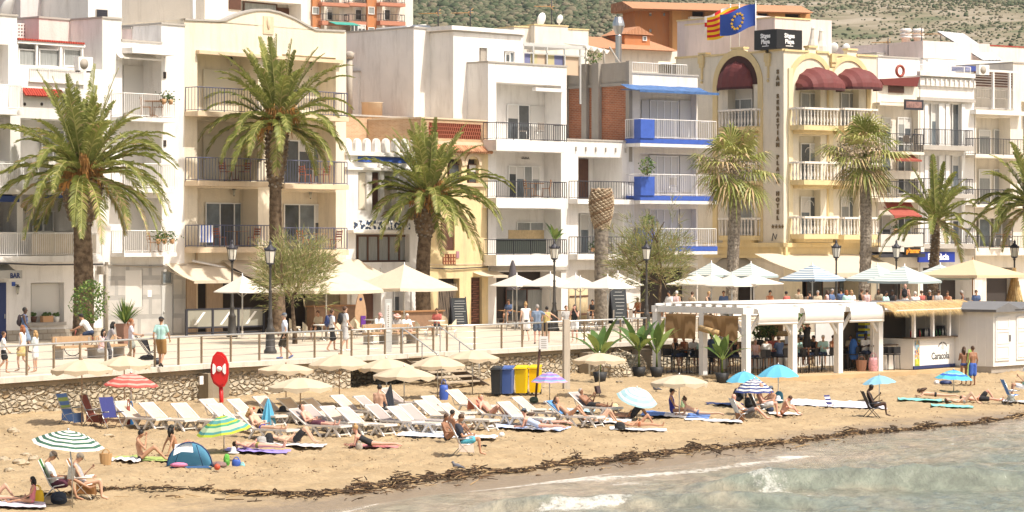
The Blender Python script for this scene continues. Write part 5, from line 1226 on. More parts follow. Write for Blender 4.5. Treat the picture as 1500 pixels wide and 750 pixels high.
def date_palm(px,Y,trunk_h,lean,L,seed,lab,r0=.42,rt=.34,n=64,sparse=False,fat=True,dates=True,group='feather palms on the promenade',el0=-.38):
	rr=random.Random(seed);q=P(px,0,Y);t=thing('date_palm',lab,'palm tree',(q.x,q.y,-.02),0,group)
	m=MB();H=trunk_h;N=60;pts=[];rad=[]
	for i in range(N+1):
		f=i/N;z=f*H;x=lean*f+.12*math.sin(f*4+seed);pts.append((x,.05*math.sin(f*3),z))
		r=r0*1.25 if f<.03 else r0*(1-.22*f)
		if fat and f>.72: r=rt*(1+1.0*math.sin((f-.72)/.28*math.pi*.72)*.62)
		elif f>.5: r=r0*(1-.22*f)*(1-(f-.5)*.2)
		rad.append(r*(1+.035*(i % 2)))
	m.tube(pts,rad,14)
	nb=int(150 if fat else 260);z0=.70 if fat else .05
	for i in range(nb):
		f=z0+(1-z0)*i/nb;k=min(N,int(f*N));a=i*2.4;r=rad[k];c=Vector(pts[k]);o=c+Vector((math.cos(a)*r,math.sin(a)*r,(f*N-k)*H/N))
		s=.11 if fat else .07
		m.ell(o,(s*.8,s*.8,s*.55),5,1 if i % 3 else 0,rot=Euler((0,-.6,a)),sm=False)
	m.build('trunk',[BARK,BARK2],t)
	top=Vector(pts[-1]);c=MB()
	for i in range(n):
		f=(i+.5)/n;el=el0+(1.45-el0)*f**.85 if not sparse else -.25+1.6*f**.9
		az=i*2.39996+rr.uniform(-.35,.35);el+=rr.gauss(0,.13)
		frond(c,top+Vector((math.cos(az)*.16,math.sin(az)*.16,-.1+.35*f)),az,el,L*rr.uniform(.74,1.12)*(1.0 if el<.9 else .88),rr,droop=1.25-.6*f,mi=0,wid=.52 if not sparse else .44,n=52,dry=.35 if f<.12 else .03)
	for i in range(14):   # old stumps of stems
		a=i*2.4;c.tube([top+Vector((0,0,-.2)),top+Vector((math.cos(a)*.5,math.sin(a)*.5,.15))],[.06,.03],4,2)
	c.build('crown',LEAF,t)
	if dates:
		for k in range(5):
			a=rr.uniform(0,6.28) if k>3 else -1.7+(k-1.5)*.8;d=MB();hh=rr.uniform(-.2,.55);sp=rr.uniform(.25,.5)
			for i in range(46):
				e=Vector((math.cos(a)+rr.gauss(0,sp*.7),math.sin(a)+rr.gauss(0,sp*.7),0));b=top+Vector((math.cos(a)*.2,math.sin(a)*.2,.2));mid=b+e*.42+Vector((0,0,.3+hh+rr.gauss(0,.08)));d.tube([b,mid,mid+e*.25+Vector((0,0,-.2-rr.random()*1.0))],[.012,.014,.02],3)
			d.build('fruit_stalks',DATE,t)
	return t
date_palm(117,124.5,7.3,.25,4.9,1,'stout date palm in front of the white houses at the left with orange fruit stalks',.46,.52,82)
date_palm(405,134,9.9,.1,4.35,2,'tallest date palm in front of the beige balcony house',.34,.32,60)
date_palm(621,144,6.6,.15,4.3,3,'date palm standing before the white and the yellow townhouse',.40,.40,72)
date_palm(1370,156,5.5,-.1,3.6,4,'thin crowned palm in front of the blue pharmacy sign',.30,.30,30,sparse=True,fat=False,dates=False,el0=.0)
date_palm(1512,150,6.3,0,4.0,5,'palm cut off by the right edge of the view',.34,.32,50,dates=False)
def cut_palm():
	q=P(881,0,146);t=thing('pruned_palm','leafless pruned palm trunk with a pineapple shaped head','palm tree',(q.x,q.y,-.02),0)
	s=146/FPX;m=MB();H=6.0;pts=[(0,0,z) for z in np.linspace(0,H,50)];m.tube(pts,[.36*(1+.03*(i%2)) for i in range(50)],14)
	m.build('trunk',BARK2,t);h=MB();prof=[]
	for i in range(20): f=i/19;prof.append((.34+.26*math.sin(min(1,f*1.25)*math.pi*.62)**1.0*(1 if f<.75 else max(.3,1-(f-.75)*2.2)),H-1.0+2.1*f))
	h.lathe(prof,16)
	for i in range(240):
		f=i/240;a=i*2.4;k=f*19;j=int(k);r=prof[j][0];z=H-1.0+2.1*f;h.ell((math.cos(a)*r,math.sin(a)*r,z),(.11,.11,.05),5,1 if i%4 else 0,rot=Euler((0,-.7,a)),sm=False)
	h.build('pruned_head',[bark('cut_bark',(.20,.13,.08),(.35,.25,.16),6),M('cut_leaf_base',(.46,.37,.26),.9,.3,6)],t)
cut_palm()
def fan_palm(px,Y,H,seed,lab,R_=1.75):
	rr=random.Random(seed);q=P(px,0,Y);t=thing('fan_palm',lab,'palm tree',(q.x,q.y,-.02),0,'fan palms before the hotel')
	m=MB();N=70;m.tube([(.1*math.sin(i*.05+seed),0,H*i/N) for i in range(N+1)],[(.40 if i<2 else .31+.06*(i/N if i>60 else 0))*(1+.09*rr.random()) for i in range(N+1)],12,sm=False);m.build('trunk',bark('fan_palm_bark',(.17,.14,.11),(.38,.33,.27),9),t)
	c=MB();top=Vector((0,0,H))
	def fan(base,az,el,L,r,mi,n=22):
		d=Vector((math.cos(az)*math.cos(el),math.sin(az)*math.cos(el),math.sin(el)));hub=base+d*L*.55;c.tube([base,hub],[.03,.018],4,1)
		s=Vector((-math.sin(az),math.cos(az),0));u=s.cross(d)
		dn=Vector((0,0,-1));
		for i in range(n):
			a=(i/(n-1)-.5)*3.3;l=r*(1-.12*abs(a))*rr.uniform(.85,1.1);dd=(d*math.cos(a)+s*math.sin(a)).normalized();w=(dd.cross(u)).normalized()*.05
			mid=hub+dd*l*.6;tip=hub+dd*l+dn*l*(.28+.25*rr.random());mid2=mid+dn*.05*l
			o=len(c.v);c.v+=[tuple(hub),tuple(mid2-w),tuple(tip),tuple(mid2+w)];c.f.append((o,o+1,o+2,o+3));c.m.append(mi if rr.random()<.75 else rr.choice((1,2)));c.s.append(False)
	n=50
	for i in range(n):
		f=i/n;el=-1.05+2.5*f+rr.gauss(0,.22);az=i*2.4+rr.uniform(-.4,.4);fan(top+Vector((0,0,.15*f)),az,el,1.5*R_/1.75*rr.uniform(.65,1.2),1.0*R_/1.75*rr.uniform(.7,1.15),2 if f<.2 and rr.random()<.6 else (1 if rr.random()<.3 else 0),n=17)
	c.build('crown',LEAF,t)
	b=MB()
	for k in range(6):
		a=-1.57+(k-4)*.42 if k<9 else rr.uniform(0,6.28);base=top+Vector((0,0,.1));out=Vector((math.cos(a),math.sin(a),0));e=base+out*rr.uniform(1.7,2.1)+Vector((0,0,rr.uniform(.0,.7)))
		b.tube([base,base.lerp(e,.5)+Vector((0,0,.25)),e],[.02,.015,.01],3)
		for i in range(55):
			o=e.lerp(base,rr.random()*.5)+Vector((rr.gauss(0,.22),rr.gauss(0,.2),rr.gauss(-.15,.25)));b.ell(o,(.05,.05,.06),4,jit=.3,sm=False,rnd=rr)
	b.build('dried_blossom',M('dry_blossom',(.52,.41,.28),.95,.2,3),t)
fan_palm(1074,153,8.3,11,'fan palm with shaggy dry blossom left of the hotel lettering',2.85)
fan_palm(1266,156,9.0,12,'fan palm with shaggy dry blossom in front of the hotel right bays',2.8)
def tamarisk(px,Y,H,W,seed,lab,green=.5,base=None,lean=.4):
	rr=random.Random(seed);q=P(px,0,Y);t=thing('tamarisk_tree',lab,'tree',(q.x,q.y,-.02),0,'feathery tamarisk trees')
	tr=MB();ends=[]
	def limb(p,d,r,n):
		pts=[p];
		for _ in range(4): d=(d+Vector((rr.gauss(0,.18),rr.gauss(0,.18),rr.gauss(.05,.1)))).normalized();p=p+d*(H*.115*(.7+n*.2));pts.append(p)
		tr.tube(pts,[r*(1-.12*i) for i in range(5)],6)
		if n>0:
			for _ in range(3): limb(p,(d+Vector((rr.gauss(0,.6),rr.gauss(0,.6),rr.gauss(.1,.3)))).normalized(),r*.55,n-1)
		else: ends.append(p)
	limb(Vector((0,0,0)),Vector((-lean*.4,0,1)),.13,2);tr.build('trunk',BARK,t)
	c=MB();
	for i in range(420):
		e=rr.choice(ends);a=rr.uniform(0,6.28);u=rr.random()**.5
		p=Vector((math.cos(a)*u*W*.5,math.sin(a)*u*W*.5,H*.56+rr.gauss(0,H*.21)))*.68+e*.36
		d=Vector((p.x*.6,p.y*.6,(p.z-H*.5)*.5+.35)).normalized();dens=rr.random()
		for j in range(16):
			dd=(d+Vector((rr.gauss(0,.45),rr.gauss(0,.45),rr.gauss(0,.4)))).normalized();l=rr.uniform(.15,.62);b=p+dd*rr.uniform(0,.5);w=Vector((rr.uniform(-1,1),rr.uniform(-1,1),rr.uniform(-1,1))).normalized()*.021
			tip=b+dd*l+Vector((0,0,-l*.2));o=len(c.v);c.v+=[tuple(b-w),tuple(b+w),tuple(tip)];c.f.append((o,o+1,o+2));c.m.append(0 if rr.random()<.55 else (1 if rr.random()<.7 else 2));c.s.append(False)
	c.build('crown',[M('tamarisk_green',(.24,.27,.09),.8,trans=.3),M('tamarisk_straw',(.42,.37,.18),.8,trans=.3),M('tamarisk_brown',(.26,.19,.11),.9)],t)
tamarisk(432,122,3.9,3.9,21,'feathery green tamarisk beside the street lamp at the restaurant')
tamarisk(958,141,4.6,4.6,22,'straw coloured tamarisk behind the lamp left of the pergola',lean=-.3)
def leaf_bush(px,py,Y,r,h,seed,name,lab,cat,pot=None,kind='round',z=0,group=None,n=700):
	rr=random.Random(seed);q=P(px,0,Y);q.z=z;t=thing(name,lab,cat,q,0,group)
	ph=0
	if pot:
		pr,ph,pm=pot;MB().lathe([(pr*.7,0),(pr,ph),(pr*.88,ph),(pr*.85,ph-.06)],12 if pm != 'sq' else 4,sm=pm != 'sq').build('pot',pot[2] if pm != 'sq' else M('rust_pot',(.26,.14,.10),.6,.2),t)
	m=MB()
	if kind=='round':
		for i in range(n):
			d=Vector((rr.gauss(0,1),rr.gauss(0,1),rr.gauss(0,1))).normalized()*rr.uniform(.45,1)**.5;p=Vector((d.x*r*(1+.25*math.sin(i)),d.y*r,ph+h/2+d.z*h/2));
			a=Vector((rr.uniform(-1,1),rr.uniform(-1,1),rr.uniform(-1,1))).normalized()*.07;b=Vector((rr.uniform(-1,1),rr.uniform(-1,1),rr.uniform(-1,1))).normalized()*.05;m.quad(p-a,p-b,p+a,p+b,0 if rr.random()<.7 else 1)
		MB().tube([(0,0,ph*.5),(0,0,ph+h*.5)],.04,5).build('stem',BARK,t)
	elif kind=='spiky':
		for i in range(70):
			a=rr.uniform(0,6.28);e=rr.uniform(.55,1.5);d=Vector((math.cos(a)*math.cos(e),math.sin(a)*math.cos(e),math.sin(e)));L=h*rr.uniform(.7,1.05);s=Vector((-math.sin(a),math.cos(a),0))*.04;b=Vector((0,0,ph));mid=b+d*L*.6;tip=b+d*L+Vector((0,0,-.1*L*math.cos(e)));m.add([b-s*.6,b+s*.6,mid+s,mid-s,tip],[(0,1,2,3),(3,2,4)],0 if rr.random()<.7 else 1)
	elif kind=='banana':
		nl=8
		for i in range(nl):
			a=i*2.4+seed;e=1.35-.75*rr.random();d=Vector((math.cos(a)*math.cos(e),math.sin(a)*math.cos(e),math.sin(e)));s=Vector((-math.sin(a),math.cos(a),0));b=Vector((0,0,ph+h*.25));L=h*.75*rr.uniform(.75,1.1)
			pts=[];p=b.copy()
			for j in range(9): pts.append(p.copy());p=p+d*L/8;d.z -= .05+.02*j;d.normalize()
			m.tube([Vector((0,0,ph)),b,pts[3]],[.05,.03,.02],5,1);V=[]
			for j,pp in enumerate(pts):
				f=j/8;w=.0 if j<2 else .13*math.sin(math.pi*min(1,(f-.18)/.82)**.8)*h/1.7+.01;V+=[pp-s*w+Vector((0,0,.05*w*4)),pp,pp+s*w+Vector((0,0,.05*w*4))]
			m.add(V,[(3*j+k,3*j+k+1,3*j+k+4,3*j+k+3) for j in range(8) for k in (0,1)],0 if i % 3 else 1,True)
	m.build('leaves',[M('leaf_green',(.085,.16,.035),.45,.3,3,trans=.25),M('leaf_light',(.22,.29,.07),.5,.2,3,trans=.25)],t)
	return t
leaf_bush(131,0,121,.75,1.9,31,'leafy_shrub','dense green shrub leaning on the stout palm trunk','shrub',None,'round',.9,n=900)
leaf_bush(183,0,121,.5,1.2,32,'potted_plant','spiky plant in a tall rust coloured square pot behind the pushchair','plant',(.42,.9,'sq'),'spiky')
BP=M('black_pot',(.03,.03,.032),.6)
for (px,py,r,h,sd,lab) in ((879,560,.3,2.4,41,'banana plant in a black pot against the sea wall'),(936,552,.3,2.6,42,'tall banana plant in a black pot left of the pergola'),(962,552,.3,2.2,43,'broad leaved banana plant in a black pot at the pergola corner')):
	q=S(px,py);leaf_bush(px,0,q.y,r,h,sd,'banana_plant',lab,'plant',(.3,.42,BP),'banana',q.z,'potted banana plants')
q=S(1060,562);leaf_bush(1058,0,q.y+.5,.3,2.1,44,'banana_plant','banana plant with drooping leaves in front of the pergola tables','plant',(.3,.42,BP),'banana',q.z,'potted banana plants')
for (px,Y,z,lab) in ((945,157.2,9.1-1.9,'bush in the cobalt planter of the middle balcony'),(949,157.2,5.1-.9,'bush in the cobalt planter of the lowest balcony')):
	pass
leaf_bush(948,0,157.0,.45,1.0,45,'balcony_shrub','green and yellow bush growing from the middle cobalt planter','plant',None,'round',P(948,257,157).z,'shrubs on the balconies',260)
leaf_bush(950,0,157.0,.45,.9,46,'balcony_shrub','green bush growing from the lowest cobalt planter','plant',None,'round',P(950,338,157).z,'shrubs on the balconies',260)
leaf_bush(813,0,153.2,.4,1.5,47,'balcony_plant','banana leaves on the lowest balcony of the modern white house','plant',(.2,.3,BP),'banana',P(813,372,153.2).z)
leaf_bush(869,0,161,.5,.9,48,'roof_plant','leafy plant on the roof terrace beside the torn awning','plant',None,'round',P(869,94,161).z,n=200)
for i,(p,y,lab) in enumerate(((50,473,'dark round flower pot on the left window sill'),(69,473,'terracotta planter box in the middle of the window sill'),(83,473,'white flower pot on the right of the window sill'))):
	o=HL;u=HL.u(p,-.05);q=HL.world(u,-.02,HL.z(p,472,0)+.005);t=thing('flower_pot',lab,'flower pot',q,HL.rz,'pots on the window sill');m=MB()
	if i==1: m.bx(-.3,.3,-.1,.1,0,.28)
	else: m.lathe([(.10,0),(.16,.25),(.13,.25)],10)
	m.build('pot',[DKWOOD,M('clay_pot',(.55,.32,.17),.9),PVC][i],t);b=MB();[b.ell((R.uniform(-.12,.12)*(2 if i==1 else 1),R.uniform(-.06,.06),.3+R.uniform(0,.1)),(.06,.06,.06),5,jit=.3,sm=False) for _ in range(14)];b.build('plant',MATS['leaf_green'],t)
# ================================================================ TERRACE FURNITURE
def market(px,apex,edge,wpx,Y,lab,mat,rot=.78,val=.2,group='square terrace parasols',polem=None,cup=True):
	s=Y/FPX;za=CZ-(apex-HY)*s;ze=CZ-(edge-HY)*s;q=P(px,0,Y);r=wpx*s/ (abs(math.cos(rot))+abs(math.sin(rot)))/1.0
	t=thing('terrace_parasol',lab,'parasol',(q.x,q.y,0),rot,group)
	m=MB();V=[(0,0,za)];K=13;ring=[]
	for k in range(1,K+1):
		f=k/K
		for side in range(4):
			a0=side*math.pi/2+math.pi/4;c0=Vector((math.cos(a0),math.sin(a0),0))*r*math.sqrt(2);c1=Vector((math.cos(a0+math.pi/2),math.sin(a0+math.pi/2),0))*r*math.sqrt(2)
			for e in range(4):
				p=c0.lerp(c1,e/4)*f;sag=.10*math.sin(math.pi*e/4)*f*(za-ze)*.35
				V.append((p.x,p.y,za-(za-ze)*f**.92-sag))
	F=[(0,1+i,1+(i+1) % 16) for i in range(16)];MI=[0]*16
	for k in range(1,K):
		for i in range(16): a=1+(k-1)*16;b=1+k*16;F.append((a+i,b+i,b+(i+1) % 16,a+(i+1) % 16));MI.append(k % 2)
	o=1+(K-1)*16
	vo=len(V);V+=[(x*1.01,y*1.01,z-val) for x,y,z in V[o:o+16]]
	for i in range(16): F.append((o+i,vo+i,vo+(i+1) % 16,o+(i+1) % 16));MI.append(1)
	m.v=V;m.f=F;m.m=MI;m.s=[False]*len(F)
	mats=mat if isinstance(mat,list) else [mat,mat]
	co=m.build('canopy',mats,t)
	MB().tube([(0,0,.05),(0,0,za+.1)],.035,8).build('pole',polem or METAL,t);MB().lathe([(.3,0),(.3,.06),(.06,.1),(.05,.35)],10).build('base',GREYR,t)
	rb=MB()
	for k in range(4): a=k*math.pi/2+math.pi/4;rb.tube([(0,0,za-.1),(math.cos(a)*r*1.4,math.sin(a)*r*1.4,ze-.02)],.018,4);rb.tube([(0,0,ze-.25),(math.cos(a)*r*.7,math.sin(a)*r*.7,(za+ze)/2-.08)],.014,4)
	rb.build('ribs',WOOD if polem else METAL,t)
STR=[M('pale_green_canvas',(.72,.73,.68),.85,trans=.2),M('slate_stripe',(.38,.47,.48),.85,trans=.1)]
STRB=[M('pale_blue_canvas',(.72,.74,.71),.85,trans=.2),M('blue_stripe',(.20,.29,.40),.85,trans=.1)]
market(355,403,427,42,128,'small white square parasol at the left windbreak',CLOTHW,.78,.04)
market(478,383,424,84,128,'large cream parasol left, above the surfboard',CLOTHC,.65,.14)
market(592,387,421,78,133,'large cream parasol in front of the date palm trunk',CLOTHC,.75,.14)
for i,(p,a,e,w,Y,lab) in enumerate(((757,402,418,40,143,'leftmost white parasol, beside the yellow house'),(806,400,418,42,142,'white parasol in front of the middle lamp'),(843,402,418,38,146,'white parasol between lamp and pruned palm'),(850,406,421,34,139,'low white parasol behind the two women in the foreground'),(890,404,421,42,138,'white parasol in front of the pruned palm trunk'),(905,399,417,38,148,'white parasol right behind the pruned palm'),
		(1020,401,416,44,146,'white parasol touching the straw coloured tree'),(1042,402,416,40,143,'white parasol second from the tamarisk'),(1072,402,418,40,141,'white parasol in front of the left fan palm trunk'),(1104,402,415,44,142,'white parasol at the right end of the row before the arched canopy'))):
	market(p,a,e,w,Y,lab,CLOTHW,.78,.04)
for i,(p,a,e,w,Y,lab,mt) in enumerate(((1042,384,402,34,151,'striped parasol left of the fan palm trunk',STR),(1100,385,403,40,150,'striped parasol under the hotel arch canopy',STR),(1190,387,408,48,148,'blue striped parasol left of the hotel lamp',STRB),(1285,388,408,46,149,'striped parasol in front of the right fan palm',STR),(1325,389,411,54,145,'widest striped parasol before the sunlit diners',STR),(1377,387,406,50,148,'striped parasol below the blue pharmacy sign',STR))):
	market(p,a,e,w,Y,lab,mt,.75,.12)
market(1425,380,402,78,146,'large sand coloured parasol at the right',M('sand_canvas2',(.70,.55,.36),.85,trans=.2),.7,.14,polem=WOOD)
def terrace_floor():
	pts=[P(972,0,138.4),P(1300,0,137.6),P(1470,0,139.5),P(1500,0,170),P(1150,0,160),P(972,0,150)]
	struct(MB().prism([(p.x,p.y) for p in pts],'z',.012,.62).build('raised_terrace',pave))
terrace_floor()
def chair(kind,lab,loc,rz):
	nm={'wicker':'wicker_armchair','bistro':'bistro_chair','black':'bar_stool','fold':'folding_chair','grey':'terrace_chair'}[kind]
	t=thing(nm,lab,'chair',loc,rz)
	if kind=='wicker':
		m=MB();V=[];N=10
		for i in range(N+1):
			a=math.pi*(.12+.76*i/N)+math.pi/2;h=.86-.22*abs(math.cos(a-math.pi))**0*abs((i/N-.5)*2)**2
			for z in (.40,h): V.append((.27*math.cos(a),.29*math.sin(a),z));
		m.add(V,[(2*i,2*i+2,2*i+3,2*i+1) for i in range(N)],0,True);m.build('backrest',M('cream_wicker',(.66,.57,.42),.8,.15,20),t)
		MB().lathe([(.25,.38),(.27,.43),(.25,.46)],12).build('seat',MATS['cream_wicker'],t);lm=METAL
		legs=((.2,.2),(.2,-.2),(-.2,.2),(-.2,-.2));H=.38
	elif kind in ('bistro','grey','fold'):
		mat={'bistro': WOOD,'grey': M('grey_weave',(.30,.26,.22),.8),'fold': M('red_wood',(.38,.12,.06),.5,.2,5)}[kind]
		MB().bx(-.21,.21,-.21,.21,.43,.46).build('seat',mat,t);m=MB()
		if kind=='grey': m.bx(-.23,-.2,-.2,.2,.5,.9)
		else:
			for z in (.56,.68,.80): m.bx(-.235-(z-.5)*.15,-.205-(z-.5)*.15,-.2,.2,z,z+.07)
			for y in (-.21,.19): m.add([(-.2,y,.43),(-.17,y,.43),(-.25,y,.92),(-.28,y,.92),(-.2,y+.02,.43),(-.17,y+.02,.43),(-.25,y+.02,.92),(-.28,y+.02,.92)],[(0,1,2,3),(7,6,5,4),(0,4,5,1),(1,5,6,2),(2,6,7,3),(3,7,4,0)])
		m.build('backrest',mat,t);lm=mat if kind != 'grey' else METAL;legs=((.19,.19),(.19,-.19),(-.19,.19),(-.19,-.19));H=.43
	else:
		mat=M('black_resin',(.018,.018,.02),.5);MB().bx(-.2,.2,-.2,.2,.70,.74).build('seat',mat,t);MB().bx(-.21,-.18,-.2,.2,.76,1.06).build('backrest',mat,t);lm=mat;legs=((.17,.17),(.17,-.17),(-.17,.17),(-.17,-.17));H=.70
	for x,y in legs: MB().tube([(x*1.12,y*1.12,0),(x,y,H)],.016,5).build('leg',lm,t)
	return t
def table(lab,loc,h=.74,r=.4,mat=None,sq=False,nm='bistro_table'):
	t=thing(nm,lab,'table',loc,R.random());mat=mat or PVC
	(MB().bx(-r,r,-r,r,h-.03,h) if sq else MB().lathe([(r,h-.03),(r,h)],16)).build('table_top',mat,t)
	MB().tube([(0,0,.03),(0,0,h-.03)],.03,6).build('column',METAL if mat is not WOOD else WOOD,t);m=MB();[m.tube([(0,0,.1),(.28*math.cos(k*1.571),.28*math.sin(k*1.571),.02)],.02,5) for k in range(4)];m.build('foot',METAL if mat is not WOOD else WOOD,t)
	return t
PROTO={}
def put_chair(kind,lab,loc,rz,group):
	if kind not in PROTO: PROTO[kind]=chair(kind,lab,loc,rz);PROTO[kind]['group']=group;return PROTO[kind]
	return copy_tree(PROTO[kind],loc,rz,lab,group)
TP={}
def put_table(kind,lab,loc,group,**k):
	if kind not in TP: TP[kind]=table(lab,loc,**k);TP[kind]['group']=group;return TP[kind]
	return copy_tree(TP[kind],loc,R.random(),lab,group)
ws=[(452,479,.3),(490,477,2.9),(432,472,.2),(512,470,3.0),(528,474,-.2),(556,470,.4),(575,470,2.8),(617,476,.2),(632,470,3.3),(660,474,3.0),(648,468,-1.5),(596,466,.3)]
for i,(p,y,a) in enumerate(ws):
	q=G(p,y+21);put_chair('wicker','cream wicker armchair, %s from the left on the restaurant terrace' % ORD[sorted(w_[0] for w_ in ws).index(p)],q,a,'cream wicker armchairs')
for i,(p,y) in enumerate(((472,480),(595,474),(640,473),(545,471))): put_table('white','round white table, %s from the left among the wicker armchairs' % ORD[sorted((472,595,640,545)).index(p)],G(p,y+20),'round white terrace tables')
gs=[(868,474),(880,474),(905,470),(918,470),(930,468),(855,476),(893,466),(775,474),(762,474),(735,470),(950,468),(938,478),(748,474)]
for i,(p,y) in enumerate(gs):
	put_chair('grey','grey terrace chair, %s from the left in front of the bamboo fence' % ORD[sorted(g[0] for g in gs).index(p)],G(p,y+10),R.uniform(-.4,.4)+(3.14 if i%2 else 0),'grey terrace chairs')
for i,(p,y) in enumerate(((742,466),(872,466),(912,464),(944,470),(765,468),(830,466))): put_table('wood','brown wooden terrace table, %s from the left under the white parasols' % ORD[sorted((742,872,912,944,765,830)).index(p)],G(p,y+9),'brown terrace tables',mat=WOOD,sq=True)
for i,(p,Y) in enumerate(((1012,140),(1040,143),(1085,141),(1120,143),(1165,145),(1205,146),(1250,146),(1290,146),(1345,142),(1365,143),(1405,143),(1440,143))):
	pp=P(p,0,Y);put_table('wood','brown terrace table behind the pergola, %s from the left' % ORD[i],(pp.x,pp.y,.62),'brown terrace tables',mat=WOOD,sq=True)
for i,(p,Y) in enumerate(((1360,139),(1375,138.5),(1385,140),(1338,140),(1303,142),(1392,141),(1415,144),(1180,147),(1232,147),(1268,147))):
	pp=P(p,0,Y);put_chair('wicker' if i<4 else 'grey','%s chair behind the pergola roof, %s from the left of its kind' % (('cream wicker',ORD[sorted((1360,1375,1385,1338)).index(p)]) if i<4 else ('grey terrace',ORD[sorted((1303,1392,1415,1180,1232,1268)).index(p)])),(pp.x,pp.y,.62),R.uniform(0,6.28),'cream wicker armchairs' if i<4 else 'grey terrace chairs')
def on_balcony(F,px,py,off): u=F.u(px,off);return F.world(u,off,F.z(px,py,off)+.0)
bf=[(331,266,'upper left balcony, left one'),(358,266,'upper left balcony, right one'),(447,270,'upper right balcony, left one'),(474,270,'upper right balcony, right one'),(322,362,'lower left balcony, beside the striped towel'),(372,362,'lower left balcony, with striped cushion'),(444,365,'lower right balcony, left one'),(492,365,'lower right balcony, at the right end')]
for i,(p,y,lab) in enumerate(bf):
	q=on_balcony(HB,p,y,-.35);put_chair('fold','reddish wooden folding chair on the '+lab,(q.x,q.y,HB.z(p,y+1,-.45)+.06),HB.rz+(0 if i % 2==0 else math.pi),'folding chairs on the beige balconies')
for i,(p,y,lab) in enumerate(((345,266,'upper left balcony'),(460,270,'upper right balcony'),(347,362,'lower left balcony'),(463,365,'lower right balcony'))):
	q=on_balcony(HB,p,y,-.35);put_table('wood','small wooden table between folding chairs on the '+lab,(q.x,q.y,HB.z(p,y+1,-.45)+.06),'balcony tables')
def striped_cloth(name,lab,cat,F,a,b,t,bt,off,mats):
	u0,u1,z0,z1=F.R(a,b,t,bt,off);m=MB();n=9
	for i in range(n): x0=u0+(u1-u0)*i/n;x1=u0+(u1-u0)*(i+1)/n;m.quad((x0,off,z0),(x1,off,z0),(x1,off,z1),(x0,off,z1),i%2)
	m.quad((u0,off+.05,z0+.3),(u0,off+.05,z1),(u1,off+.05,z1),(u1,off+.05,z0+.3),0);m.quad((u0,off,z1),(u1,off,z1),(u1,off+.05,z1),(u0,off+.05,z1),0)
	o=m.build(name,mats);o.matrix_world=Matrix.Translation((F.p0.x,F.p0.y,0)) @ Matrix.Rotation(F.rz,4,'Z');tag(o,lab,cat)
striped_cloth('beach_towel','blue and white striped towel hung on the lower left beige balcony','towel',HB,292,312,330,355,-.95,[M('towel_white',(.8,.78,.76),.9),M('towel_blue',(.08,.13,.42),.9)])
def windbreak():
	a,b=P(273,0,131.5),P(386,0,134.5);d=(b-a);L=math.hypot(d.x,d.y);t=thing('windbreak','dark framed glass windbreak around the left restaurant','screen',(a.x,a.y,0),math.atan2(d.y,d.x))
	m=MB();n=3
	for i in range(n+1): m.bx(L*i/n-.05,L*i/n+.05,-.05,.05,0,1.25)
	for z in (.1,.35,1.2): m.bx(0,L,-.03,.03,z,z+.07)
	m.build('frame',IRON,t);g=MB();[g.bx(L*i/n+.06,L*(i+1)/n-.06,-.01,.01,.42,1.2) for i in range(n)];g.build('glass_panels',M('smoky_glass',(.30,.29,.24),.1),t)
	w=MB();[w.add([(L*i/n+.4,-.02,.5),(L*i/n+.55,-.02,.5),(L*(i+1)/n-.4,-.02,1.1),(L*(i+1)/n-.55,-.02,1.1)],[(0,1,2,3)]) for i in range(n)];w.build('white_streaks',PVC,t)
windbreak()
def fence_low(px0,px1,Y0,Y1,h,name,lab,mat,cat='fence'):
	a,b=P(px0,0,Y0),P(px1,0,Y1);d=b-a;L=math.hypot(d.x,d.y);t=thing(name,lab,cat,(a.x,a.y,0),math.atan2(d.y,d.x));n=max(4,int(L/.16));m=MB()
	for i in range(n): m.tube([(L*(i+.5)/n,0,0),(L*(i+.5)/n,0,h*R.uniform(.97,1.03))],L/n*.5,6)
	m.build('canes',mat,t);MB().bx(0,L,-.08,-.05,h*.75,h*.8).bx(0,L,-.08,-.05,h*.25,h*.3).build('cross_bars',DKWOOD,t)
fence_low(833,860,149,151,1.9,'bamboo_fence','pale bamboo screen behind the white parasols',M('bamboo',(.52,.42,.26),.8,.2,6))
def counter(px0,px1,Y0,Y1,h,lab,mat=None,w=.6,nm='bar_counter',cat='counter'):
	a,b=P(px0,0,Y0),P(px1,0,Y1);d=b-a;L=math.hypot(d.x,d.y);t=thing(nm,lab,cat,(a.x,a.y,0),math.atan2(d.y,d.x))
	MB().bx(-.05,L+.05,-.05,w,h-.06,h).build('counter_top',mat or WOOD,t);MB().bx(.0,L,.05,w-.08,0,h-.065).build('front_panel',M('brown_panel',(.25,.15,.09),.7,.2,4),t)
counter(462,522,138,141,1.25,'tall wooden bar counter under the large cream parasol');counter(588,650,138,140,1.0,'dark topped bench counter in front of the date palm');
counter(1340,1420,138.5,141,.75,'low terracotta coloured planter wall on the right terrace',M('red_clay_top',(.32,.12,.07),.8))
def promenade_bench(px0,px1,Y,lab):
	a,b=P(px0,0,Y),P(px1,0,Y+1.5);d=b-a;L=math.hypot(d.x,d.y);t=thing('promenade_bench',lab,'bench',(a.x,a.y,0),math.atan2(d.y,d.x),'wooden benches on the promenade')
	MB().bx(0,L,-.25,.25,.42,.5).build('seat',M('bench_wood',(.42,.28,.16),.7,.2,4),t);MB().bx(0,L,.22,.28,.6,.85).build('backrest',MATS['bench_wood'],t)
	for x in (.15,L-.15): MB().bx(x-.03,x+.03,-.22,.26,0,.42).bx(x-.03,x+.03,.2,.24,.42,.8).build('leg',GREYR,t)
promenade_bench(83,140,106,'long wooden bench by the railing in front of the cyclist');promenade_bench(146,178,107,'short wooden bench beside the two dark haired women')
promenade_bench(538,566,121,'wooden bench under the man in white shirt');promenade_bench(575,606,121,'wooden bench under the person with pink cap')
